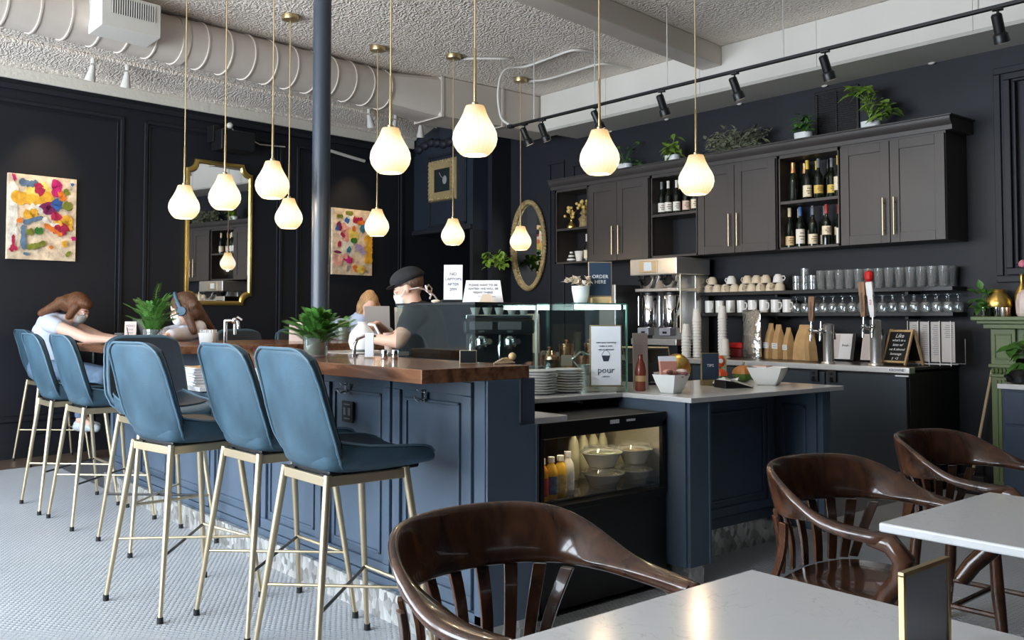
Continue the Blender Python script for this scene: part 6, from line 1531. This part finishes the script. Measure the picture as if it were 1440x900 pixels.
MB().cyl((-.03, 0, 0), (-.03, 0, .17), .013, n=14).build('column_pipe', 'chrome', fa, smooth=True)
MB().tube([(-.03, 0, .165), (.03, 0, .165), (.055, 0, .16), (.06, 0, .11)], .012, 10).build('spout', 'chrome', fa, smooth=True)
MB().ball((.03, 0, .165), .022, 12, 8).build('valve', 'chrome', fa, smooth=True)
MB().tube([(.03, 0, .18), (.06, -.02, .19), (.09, -.02, .17)], .008, 8).build('lever', 'chrome', fa, smooth=True)
MB().cyl((.035, -.0, .14), (.035, 0, .07), .011, n=10).build('nozzle', 'chrome', fa, smooth=True)
nb_ = thing('napkin_basket', 'white basket of napkins on the far bar leg beside the tap', 'basket', (2.46, 6.14, ZB), FACE)
MB().lathe([(.045, 0), (.05, .004), (.062, .085), (.057, .085), (.002, .008)], n=20, sq=.5).build('basket', 'white', nb_, smooth=True, ang=50)
b = MB()
for k in range(9): b.obox((-.042+.0105*k, 0, .065), (.004, .09, .08), (Vector((1, 0, .1*math.sin(k*2))).normalized(), Vector((0, 1, 0)), Vector((-.1*math.sin(k*2), 0, 1)).normalized()))
b.build('napkins', 'paper', nb_, kind='stuff')
for k in range(26):
    w_ = .30 - .01*((k*3) % 4)
    t = MB().obox((2.34+.004*((k*7) % 3), 5.80+.004*((k*5) % 4), .8745+.0042*k), (w_, .22, .0036), .04*((k*5) % 5-2)+.05).build('paper_menu', 'paper', bevel=0)
    tag(t, 'white folded menu sheet in the stack on the lower quartz counter', 'menu', 'white menu stack on the lower counter')
t = thing('kraft_sheet', 'tan paper sheet on top of the white menu stack', 'paper', (2.36, 5.80, .985), .15)
L = [[(x, y*.11, .006*math.sin(x*45+y*2)) for y in (-1, 0, 1)] for x in [(-.15+.30*i/14) for i in range(15)]]
MB().loops(L, close=False, cap0=False, cap1=False).build('sheet', 'kraft', t, solid=.002)
t = thing('white_box', 'plain white box on the white menu stack under the far bar edge', 'box', (2.60, 5.90, .8735), FACE)
MB().box(-.13, .13, -.06, .06, 0, .165).build('box_body', 'paper', t, bevel=.004)
t, c, tx = card('table_card', 'pale pink printed card on the far bar leg left of the column', 'card', 3.42, 6.75, ZB, .11, .15, FACE, 'cream', mat('pale_pink_card', (.62, .50, .46), .7), .05)
for k in range(3): tx('-----', .02, 0, .11-.03*k, 'inkgrey')
t = thing('saucer_stack', 'white saucers on the far bar leg behind the low fern', 'saucers', (3.9, 6.9, ZB))
for k in range(3): MB().lathe([(.05, 0), (.085, .012), (.082, .013), (.002, .004)], (0, 0, .006*k), 24).build('saucer', 'white', t, smooth=True)
ws = thing('work_station', 'black waist high work station the man stands at inside the bar', 'counter', (3.0, 5.1, 0))
MB().box(2.80, 3.22, 4.86, 5.32, 0, 1.06).build('cabinet_body', 'black', ws, world=True, bevel=.004)
MB().box(2.79, 3.23, 4.85, 5.33, 1.06, 1.085).build('steel_top', 'steel', ws, world=True, bevel=.003)
t = thing('paper_cup', 'brown kraft paper cup standing on the work station behind the glass', 'cup', (3.12, 4.90, 1.0855))
MB().lathe([(.030, 0), (.032, .004), (.042, .115), (.044, .118), (.040, .118), (.002, .01)], n=20).build('cup_body', mat('brown_cup', (.42, .29, .23), .6), t, smooth=True)
# high table for the seated person by the left wall
ht = thing('high_table', 'wooden high table in front of the person in the white tee', 'table', (2.95, 8.75, 0))
MB().box(2.46, 3.30, 8.30, 9.20, 1.03, 1.07).build('table_top', 'wood', ht, world=True, bevel=.005)
for x in (2.56, 3.2):
    for y in (8.4, 9.1): MB().cyl((x, y, 0), (x, y, 1.03), .025, n=12).build('leg', 'black', ht, smooth=True, world=True)
ZH = 1.0705
t = thing('notebook', 'open white notebook under the writing hand on the high table', 'notebook', (2.60, 8.42, ZH), FACE+.2)
MB().box(-.14, .0, -.09, .09, 0, .012).build('left_pages', 'paper', t, bevel=.002); MB().box(.001, .14, -.09, .09, 0, .010).build('right_pages', 'paper', t, bevel=.002)
t, c, tx = card('table_card', 'pale pink printed card standing on the high table by the writing hand', 'card', 2.72, 8.58, ZH, .105, .19, FACE, 'cream', mat('pale_pink_card2', (.64, .50, .45), .7), .05)
for k in range(4): tx(('MENU', 'pour', 'over', 'here')[k], .030, 0, .15-.03*k, 'inkgrey')
t = thing('grey_mug', 'grey mug on the high table in front of the person in the white tee', 'mug', (2.70, 8.80, ZH))
MB().lathe([(.036, 0), (.045, .01), (.048, .085), (.044, .085), (.002, .01)], n=20).build('mug_body', mat('grey_glaze', (.20, .20, .20), .3), t, smooth=True)
t = thing('laptop', 'open dark laptop on the high table behind the tall fern', 'laptop', (2.95, 8.50, ZH), FACE+2.2)
MB().box(-.16, .16, -.11, .11, 0, .014).build('laptop_base', 'black', t, bevel=.003)
MB().obox((0, .155, .11), (.32, .006, .22), (Vector((1, 0, 0)), Vector((0, .93, -.36)), Vector((0, .36, .93)))).build('laptop_lid', mat('laptop_grey', (.06, .06, .065), .4), t, bevel=.003)
# ------------------------------------------------------------------ people
def blob(name, caps, m, parent, voxel=.012, smooth=6, world=True, balls=(), disp=0):
    """one continuous surface grown from overlapping tapered limbs"""
    b = MB()
    for c in caps: b.cap(*c)
    for c in balls: b.ball(*c)
    o = b.build(name, m, parent, world=world)
    r = o.modifiers.new('fuse', 'REMESH'); r.mode = 'VOXEL'; r.voxel_size = voxel; r.use_smooth_shade = True
    s = o.modifiers.new('soften', 'SMOOTH'); s.iterations = smooth; s.factor = .5
    return o
V = Vector
def axes(f, up=V((0, 0, 1))):
    f = V(f).normalized(); r = f.cross(V(up)).normalized(); u = r.cross(f); return f, r, u
def head_caps(c, f, up, s=1.0):
    """skull, jaw, nose, ears around centre c looking along f"""
    f, r, u = axes(f, up); c = V(c); B = []
    B.append((c + u*.025*s - f*.012*s, (.098*s, .077*s, .098*s), 14, 10, (f, r, u)))
    B.append((c - u*.050*s + f*.030*s, (.068*s, .058*s, .066*s), 12, 8, (f, r, u)))
    B.append((c - u*.088*s + f*.052*s, (.034*s, .034*s, .026*s), 10, 8, (f, r, u)))
    B.append((c - u*.018*s + f*.098*s, (.018*s, .013*s, .026*s), 10, 8, (f, r, u)))
    B.append((c + u*.010*s + f*.072*s, (.026*s, .060*s, .018*s), 10, 8, (f, r, u)))
    for k in (-1, 1): B.append((c - u*.01*s + r*k*.080*s - f*.01*s, (.020*s, .009*s, .032*s), 10, 8, (f, r, u)))
    return B
def hand_caps(w, d, n, curl=.5, side=1, s=1.0):
    """palm and five curved fingers from wrist w along d; n is the back of the hand"""
    d = V(d).normalized(); n = V(n); n = (n - d*n.dot(d)).normalized(); t = d.cross(n)*side; w = V(w); C = []
    for k in (-1.2, -.4, .4, 1.2): C.append((w + t*k*.010*s, .013*s, w + d*.075*s + t*k*.017*s, .011*s))
    for k, ln in ((-1.5, .062), (-.5, .076), (.5, .080), (1.5, .070)):
        p = w + d*.078*s + t*k*.016*s; a = 0
        for j in range(3):
            a += curl*.75; q = p + (d*math.cos(a) - n*math.sin(a))*(ln*s*(.44, .32, .24)[j]); C.append((p, (.0095-.001*j)*s, q, (.0088-.001*j)*s)); p = q
    p = w + d*.025*s + t*.026*s; q = p + (d*.6 + t*.75 - n*.2).normalized()*.040*s; C.append((p, .013*s, q, .0105*s)); C.append((q, .0105*s, q + (d*.85 + t*.2 - n*.35).normalized()*.034*s, .009*s))
    return C
def eyes(c, f, up, par, s=1.0):
    f, r, u = axes(f, up); c = V(c)
    for k in (-1, 1):
        MB().ball(c + u*.002*s + f*.080*s + r*k*.031*s, .0115*s, 10, 8).build('eye', 'white', par, smooth=True, world=True)
        MB().ball(c + u*.002*s + f*.0885*s + r*k*.032*s, .0070*s, 8, 6).build('iris', 'ink', par, smooth=True, world=True)
        MB().cap(c + u*.026*s + f*.086*s + r*k*.016*s, .004*s, c + u*.028*s + f*.076*s + r*k*.048*s, .003*s).build('eyebrow', HAIRB, par, smooth=True, world=True)
HAIRR = mat('auburn_hair', (.13, .048, .016), .4, noise=.45, nscale=60, bump=.5, bscale=120, stretch=(2, 2, .3))
HAIRB = mat('brown_hair', (.085, .040, .020), .4, noise=.45, nscale=60, bump=.5, bscale=120, stretch=(2, 2, .3))
HAIRO = mat('blond_hair', (.40, .24, .11), .45, noise=.4, nscale=60, bump=.5, bscale=120, stretch=(2, 2, .3))
TEE = mat('white_tee', (.52, .56, .66), .8, noise=.05, nscale=8); JEAN = mat('blue_jeans', (.10, .15, .23), .8, noise=.25, nscale=20)
SHOE = mat('pale_trainers', (.40, .44, .46), .6, noise=.3, nscale=30); MASKG = mat('grey_mask', (.30, .29, .27), .8); MASKW = mat('white_mask', (.70, .70, .70), .8)
SWEAT = mat('grey_sweater', (.50, .50, .54), .85, noise=.12, nscale=12); HOOD = mat('pale_blue_hoodie', (.40, .48, .66), .85, noise=.08, nscale=10)
SKIN2 = mat('fair_skin', (.68, .42, .32), .5, noise=.06, nscale=9)
def mask(c, f, up, m, par, s=1.0):
    f, r, u = axes(f, up); c = V(c)
    mk = blob('face_mask', [], m, par, .009, 4, True, [(c - u*.058*s + f*.064*s, (.050*s, .062*s, .052*s), 14, 10, (f, r, u)), (c - u*.025*s + f*.085*s, (.030*s, .036*s, .022*s), 10, 8, (f, r, u))])
    for k in (-1, 1): MB().tube([c - u*.035*s + f*.06*s + r*k*.052*s, c - u*.02*s + f*.02*s + r*k*.082*s, c + u*.012*s - f*.018*s + r*k*.085*s], .0022, 6).build('ear_loop', m, mk, smooth=True)
    return mk

# 1: person in a white tee bent over a notebook at the high table
P = thing('person', 'person with auburn hair in a white tee and jeans bent over writing at the table', 'person', (2.2, 9.0, 0))
f = V((.78, -.63, 0)); r = V((-.63, -.78, 0))       # r points to the dining room (their right)
hc = V((2.325, 8.765, 1.375)); hf = V((.62, -.50, -.52)); hu = V((.40, -.33, .85))
pel = V((2.16, 9.06, .845)); chest = V((2.185, 8.93, 1.20)); neck = V((2.25, 8.845, 1.285))
shR = chest + r*.165 + V((.015, -.02, .045)); shL = chest - r*.165 + V((.02, -.01, .045))
elR = V((2.34, 8.50, 1.115)); wrR = V((2.53, 8.365, 1.10)); elL = V((2.55, 8.86, 1.12)); wrL = V((2.66, 8.60, 1.10))
kn = [V((2.50, 8.62, .79)), V((2.56, 8.84, .79))]; an = [V((2.34, 8.68, .40)), V((2.40, 8.88, .40))]
hip = [pel + r*.09, pel - r*.09]
caps = [(neck - V((.02, -.02, .04)), .055, hc - V(hu).normalized()*.07, .050), (pel, .13, chest, .12), (shR, .058, elR, .046), (elR, .044, wrR, .029), (shL, .056, elL, .044), (elL, .042, wrL, .029), (shR, .06, shL, .06)]
for h, k, a in zip(hip, kn, an): caps += [(h, .088, k, .060), (k, .058, a, .040), (a, .038, a + f*.10 - V((0, 0, .05)), .03)]
caps += hand_caps(wrR, V((.85, -.45, -.05)), V((0, 0, 1)), .55, 1) + hand_caps(wrL, V((.2, -.9, -.05)), V((0, 0, 1)), .35, -1)
body = blob('body', caps, SKIN2, P, .0085, 3, True, head_caps(hc, hf, hu)); eyes(hc, hf, hu, P)
tee = [(pel + V((0, 0, .03)), .150, chest + V((-.02, .02, .02)), .140), (chest - f*.03, .135, neck - V((.015, -.02, .035)), .082), (shR, .074, shL, .074), (shR, .076, shR.lerp(elR, .20), .070), (shL, .072, shL.lerp(elL, .25), .066), (pel - f*.04 + V((0, 0, .02)), .135, chest - f*.07 + V((0, 0, -.05)), .135)]
blob('tee_shirt', tee, TEE, P, .011, 5)
blob('jeans', [(hip[0], .102, kn[0], .070), (hip[1], .102, kn[1], .070), (kn[0], .070, an[0] + V((0, 0, .05)), .052), (kn[1], .070, an[1] + V((0, 0, .05)), .052), (hip[0], .13, hip[1], .13)], JEAN, P, .011, 4)
for a in an: blob('shoe', [(a + V((0, 0, -.05)), .042, a + f*.14 - V((0, 0, .075)), .036), (a - f*.03 - V((0, 0, .06)), .038, a + f*.05 - V((0, 0, .07)), .042)], SHOE, P, .009, 3)
F, R, U = axes(hf, hu)
hr = [(hc + U*.045 - F*.03, (.108, .092, .098), 14, 10, (F, R, U)), (hc + U*.075 + F*.01, (.09, .086, .055), 14, 10, (F, R, U)), (hc - F*.10 + U*.0, (.075, .088, .085), 12, 8, (F, R, U))]
hcap = [(hc - F*.08 + R*k*.045, .050, hc - F*.15 + R*k*.05 - U*.02, .044) for k in (-1, 0, 1)] + [(hc - F*.12 + R*k*.05, .052, chest - f*.09 + V((0, 0, .135)) + r*k*.075, .034) for k in (-1, 0, 1)]
hcap += [(hc + R*k*.075 + U*.02 + F*.0, .040, hc + R*k*.080 - U*.085 + F*.0, .030) for k in (-1, 1)]
blob('hair', hcap, HAIRR, P, .010, 3, True, hr)
mask(hc, hf, hu, MASKG, P)
pen = thing('pen', 'dark pen in the writing hand of the person in the white tee', 'pen', tuple(wrR + V((.10, -.06, .0))))
MB().cyl((0, 0, -.012), (-.02, .02, .11), .004, n=8).build('barrel', 'ink', pen, smooth=True)

# 2: person with headphones facing left at the far bar leg
P = thing('person', 'person with long brown hair, blue headphones and a patterned mask at the far bar leg', 'person', (2.98, 7.72, 0))
hc = V((2.765, 7.43, 1.36)); hf = V((-.76, .42, -.42)); hu = V((-.36, .20, .9)); F, R, U = axes(hf, hu)
f = V((-.80, .30, 0)).normalized(); r = f.cross(V((0, 0, 1)))
pel = V((2.99, 7.68, .85)); chest = V((2.93, 7.55, 1.17)); neck = V((2.86, 7.50, 1.265))
shR = chest + r*.16 + V((0, 0, .04)); shL = chest - r*.16 + V((0, 0, .04))
near, far_ = (shL, shR) if (shL.y < shR.y) else (shR, shL)
elN = V((2.80, 7.40, 1.165)); wrN = V((2.60, 7.28, 1.16)); elF = V((2.70, 7.62, 1.16)); wrF = V((2.55, 7.36, 1.16))
kn = [V((2.74, 7.50, .84)), V((2.80, 7.72, .84))]; an = [V((2.86, 7.46, .36)), V((2.90, 7.72, .36))]
caps = [(neck, .052, hc - U*.07, .048), (pel, .12, chest, .115), (near, .054, elN, .044), (elN, .042, wrN, .028), (far_, .054, elF, .044), (elF, .042, wrF, .028), (near, .055, far_, .055)]
for k, a in zip(kn, an): caps += [(pel, .095, k, .06), (k, .058, a, .04)]
caps += hand_caps(wrN, V((-.95, -.05, .0)), V((0, 0, 1)), .4, -1) + hand_caps(wrF, V((-.9, -.3, 0)), V((0, 0, 1)), .4, 1)
blob('body', caps, SKIN2, P, .0085, 3, True, head_caps(hc, hf, hu)); eyes(hc, hf, hu, P)
blob('sweater', [(pel, .150, chest, .140), (chest, .13, neck, .078), (near, .07, far_, .07), (near, .074, elN, .062), (elN, .062, wrN.lerp(elN, .12), .048), (far_, .074, elF, .062), (elF, .06, wrF.lerp(elF, .12), .048), (neck + V((.03, .01, -.01)), .07, neck + V((.05, .0, -.03)), .075)], SWEAT, P, .011, 4)
blob('trousers', [(pel, .13, kn[0], .075), (pel, .13, kn[1], .075), (kn[0], .072, an[0], .055), (kn[1], .072, an[1], .055)], JEAN, P, .012, 4)
for a in an: blob('shoe', [(a + V((0, 0, -.04)), .042, a + f*.14 - V((0, 0, .06)), .036)], SHOE, P, .010, 3)
hr = [(hc + U*.040 - F*.03, (.108, .092, .100), 14, 10, (F, R, U)), (hc - F*.07 - U*.03, (.07, .088, .10), 12, 8, (F, R, U))]
hcap = [(hc + R*k*.07 - F*.03 + U*.0, .042, hc + R*k*.085 - F*.0 - U*.16 + V((.03, 0, -.03)), .030) for k in (-1, 1)] + [(hc - F*.09 + R*k*.05, .05, chest - f*.12 + r*k*.05 + V((0, 0, .02)), .03) for k in (-1, 0, 1)]
blob('hair', hcap, HAIRB, P, .010, 3, True, hr)
mk = mask(hc, hf, hu, MASKW, P)
for k in range(9):
    a = k*2.1; MB().ball(hc - U*(.03+.008*(k % 4)) + F*(.100+.006*math.sin(a)) + R*(.035*math.sin(a)), .010, 8, 6, (F, R, U)).build('leaf_print', 'fern', mk, smooth=True)
hp = thing('headphones', 'blue over ear headphones worn by the person behind the tall fern', 'headphones', tuple(hc))
HB = mat('headphone_blue', (.06, .12, .19), .35)
MB().tube([U*.0 + R*.108*-1, U*.07 - R*.100, U*.125 - R*.055, U*.148, U*.125 + R*.055, U*.07 + R*.100, R*.108], .013, 8).build('headband', HB, hp, smooth=True)
for k in (-1, 1): 
    MB().cyl(R*k*.088 - U*.012, R*k*.122 - U*.012, .040, .034, 18).build('ear_cup', HB, hp, smooth=True)
    MB().cyl(R*k*.084 - U*.012, R*k*.094 - U*.012, .044, .044, 18).build('ear_cushion', 'black', hp, smooth=True)

# 3: person in a pale blue hoodie behind a grey laptop
P = thing('person', 'blond person in a pale blue hoodie half hidden behind the grey laptop', 'person', (4.5, 7.72, 0))
hc = V((4.52, 7.46, 1.395)); hf = V((-.35, -.85, -.35)); hu = V((-.1, -.3, .95)); F, R, U = axes(hf, hu)
f = V((-.35, -.9, 0)).normalized(); r = f.cross(V((0, 0, 1)))
pel = V((4.50, 7.70, .85)); chest = V((4.44, 7.58, 1.17)); neck = V((4.48, 7.54, 1.275)); shR = chest + r*.17 + V((0, 0, .05)); shL = chest - r*.17 + V((0, 0, .05))
elR = V((4.24, 7.38, 1.15)); wrR = V((4.38, 7.22, 1.15)); elL = V((4.66, 7.36, 1.15)); wrL = V((4.54, 7.22, 1.15))
kn = [V((4.34, 7.42, .84)), V((4.56, 7.40, .84))]; an = [V((4.40, 7.5, .36)), V((4.60, 7.48, .36))]
caps = [(neck, .052, hc - U*.07, .048), (pel, .12, chest, .115), (shR, .054, elR, .044), (elR, .042, wrR, .028), (shL, .054, elL, .044), (elL, .042, wrL, .028)]
for k, a in zip(kn, an): caps += [(pel, .095, k, .06), (k, .058, a, .04)]
caps += hand_caps(wrR, V((.4, -.8, 0)), V((0, 0, 1)), .4, 1) + hand_caps(wrL, V((-.4, -.8, 0)), V((0, 0, 1)), .4, -1)
blob('body', caps, SKIN2, P, .0085, 3, True, head_caps(hc, hf, hu)); eyes(hc, hf, hu, P)
blob('hoodie', [(pel, .150, chest, .145), (chest, .13, neck, .09), (shR, .072, shL, .072), (shR, .075, elR, .064), (elR, .062, wrR.lerp(elR, .12), .05), (shL, .075, elL, .064), (elL, .062, wrL.lerp(elL, .12), .05), (neck - f*.05 + r*.05, .055, neck - f*.05 - r*.05, .055), (neck + r*.085, .04, neck - f*.07, .05), (neck - r*.085, .04, neck - f*.07, .05)], HOOD, P, .011, 4)
blob('trousers', [(pel, .13, kn[0], .075), (pel, .13, kn[1], .075), (kn[0], .072, an[0], .055), (kn[1], .072, an[1], .055)], 'signblue', P, .012, 4)
for a in an: blob('shoe', [(a + V((0, 0, -.04)), .042, a + f*.14 - V((0, 0, .06)), .036)], SHOE, P, .010, 3)
blob('hair', [(hc + R*k*.07 - F*.02, .045, hc + R*k*.085 - U*.19 + F*.02, .028) for k in (-1, 1)] + [(hc - F*.08 + R*k*.05, .05, hc - F*.09 + R*k*.05 - U*.2, .035) for k in (-1, 0, 1)], HAIRO, P, .010, 3, True, [(hc + U*.042 - F*.03, (.106, .092, .100), 14, 10, (F, R, U)), (hc + U*.13 - F*.03, (.03, .05, .03), 10, 8, (F, R, U))])
lp = thing('laptop', 'open grey laptop standing in front of the person in the pale blue hoodie', 'laptop', (4.32, 6.98, ZB), FACE)
MB().box(-.13, .13, -.0, .18, 0, .012).build('laptop_base', 'steel', lp, bevel=.003)
MB().obox((0, -.03, .15), (.22, .008, .28), (V((1, 0, 0)), V((0, .97, .22)), V((0, -.22, .97)))).build('laptop_lid', mat('taupe_lid', (.30, .27, .25), .5), lp, bevel=.003)
t = thing('paper_sheet', 'cream paper sheet standing beside the grey laptop lid', 'paper', (4.50, 6.86, ZB), FACE)
MB().obox((0, 0, .14), (.14, .006, .28), (V((1, 0, 0)), V((0, .97, .22)), V((0, -.22, .97)))).build('sheet', 'cream', t)

# 4: man in a black cap at the work station, seen from behind
P = thing('person', 'man in a black cap seen from behind, mask strings tied, pouring from a white jug', 'person', (3.42, 5.02, 0))
hc = V((3.36, 5.06, 1.485)); hf = V((-.62, .68, -.40)); hu = V((-.22, .24, .94)); F, R, U = axes(hf, hu)
f = V((-.66, .75, 0)).normalized(); r = f.cross(V((0, 0, 1)))
pel = V((3.46, 4.96, .92)); chest = V((3.42, 4.99, 1.25)); neck = V((3.385, 5.02, 1.36)); shR = chest + r*.19 + V((0, 0, .07)); shL = chest - r*.19 + V((0, 0, .07))
elL = V((3.14, 4.83, 1.15)); wrL = V((3.05, 5.0, 1.165)); elR = V((3.42, 5.34, 1.14)); wrR = V((3.17, 5.13, 1.25))
an = [V((3.48, 4.88, .09)), V((3.55, 5.08, .09))]; kn = [V((3.46, 4.90, .50)), V((3.52, 5.06, .50))]; hip = [pel - r*.09, pel + r*.09]
if (hip[0]-kn[0]).length > (hip[1]-kn[0]).length: hip.reverse()
caps = [(neck, .060, hc - U*.06, .056), (pel, .14, chest, .135), (shR, .06, elR, .048), (elR, .046, wrR, .030), (shL, .06, elL, .048), (elL, .046, wrL, .031), (shR, .062, shL, .062)]
for h, k, a in zip(hip, kn, an): caps += [(h, .092, k, .062), (k, .060, a, .042), (a, .042, a + f*.12 - V((0, 0, .05)), .036)]
caps += hand_caps(wrL, V((-.2, .9, .15)), V((-.8, -.2, .3)), .7, 1) + hand_caps(wrR, V((-.75, -.55, .1)), V((.1, .1, 1)), .8, 1)
blob('body', caps, 'skin', P, .0085, 3, True, head_caps(hc, hf, hu)); eyes(hc, hf, hu, P)
BLK = mat('black_shirt', (.014, .014, .016), .85)
blob('shirt', [(pel, .155, chest, .158), (chest, .15, neck - V((0, 0, .03)), .085), (shR, .078, shL, .078), (shR, .078, shR.lerp(elR, .5), .066), (shL, .078, shL.lerp(elL, .5), .066)], BLK, P, .011, 4)
blob('trousers', [(hip[0], .11, kn[0], .075), (hip[1], .11, kn[1], .075), (kn[0], .074, an[0] + V((0, 0, .03)), .06), (kn[1], .074, an[1] + V((0, 0, .03)), .06), (hip[0], .13, hip[1], .13)], BLK, P, .012, 4)
for a in an: blob('shoe', [(a + V((0, 0, -.045)), .045, a + f*.15 - V((0, 0, .055)), .038)], 'black', P, .010, 3)
blob('hair', [], HAIRB, P, .009, 3, True, [(hc + U*.035 - F*.025, (.100, .084, .085), 14, 10, (F, R, U))])
mask(hc, hf, hu, MASKW, P)
cp = thing('flat_cap', 'black cap worn by the man behind the glass guard', 'cap', tuple(hc))
blob('crown', [], BLK, cp, .009, 4, False, [(U*.070 - F*.015, (.116, .098, .070), 16, 10, (F, R, U)), (U*.060 - F*.03, (.112, .100, .045), 16, 10, (F, R, U))])
MB().ball(U*.052 + F*.075, (.060, .082, .010), 14, 6, (F, R, U)).build('peak', BLK, cp, smooth=True)
st_ = thing('mask_strings', 'pale tied mask strings with a bow at the back of the man in the cap', 'mask strings', tuple(hc))
bk0 = -F*.105 - U*.055
for pts in ([R*.085 - U*.01, R*.06 - F*.08 - U*.03, bk0], [-R*.085 - U*.01, -R*.06 - F*.08 - U*.03, bk0], [bk0, bk0 - F*.02 + R*.05 + U*.03, bk0 - F*.025 + R*.08 + U*.005, bk0 - F*.02 + R*.05 - U*.02, bk0], [bk0, bk0 - F*.02 - R*.05 + U*.02, bk0 - F*.025 - R*.08 - U*.01, bk0 - F*.02 - R*.045 - U*.03, bk0],
            [bk0, bk0 - F*.03 + R*.04 - U*.05, bk0 - F*.03 + R*.085 - U*.10], [bk0, bk0 - F*.03 - R*.05 - U*.05, bk0 - F*.02 - R*.085 - U*.07]):
    MB().tube(pts, .0055, 6).build('string', mat('pale_string', (.66, .55, .50), .8), st_, smooth=True)
jg = thing('milk_jug', 'round white jug held by the man in the black cap', 'jug', (3.02, 5.06, 1.0855))
MB().lathe([(.05, 0), (.075, .015), (.088, .06), (.080, .11), (.045, .155), (.030, .17), (.034, .185), (.028, .185), (.002, .02)], n=28).build('jug_body', 'white', jg, smooth=True)
MB().tube([(.02, -.03, .17), (.05, -.06, .165), (.075, -.075, .11), (.06, -.06, .06)], .009, 8).build('handle', 'white', jg, smooth=True)
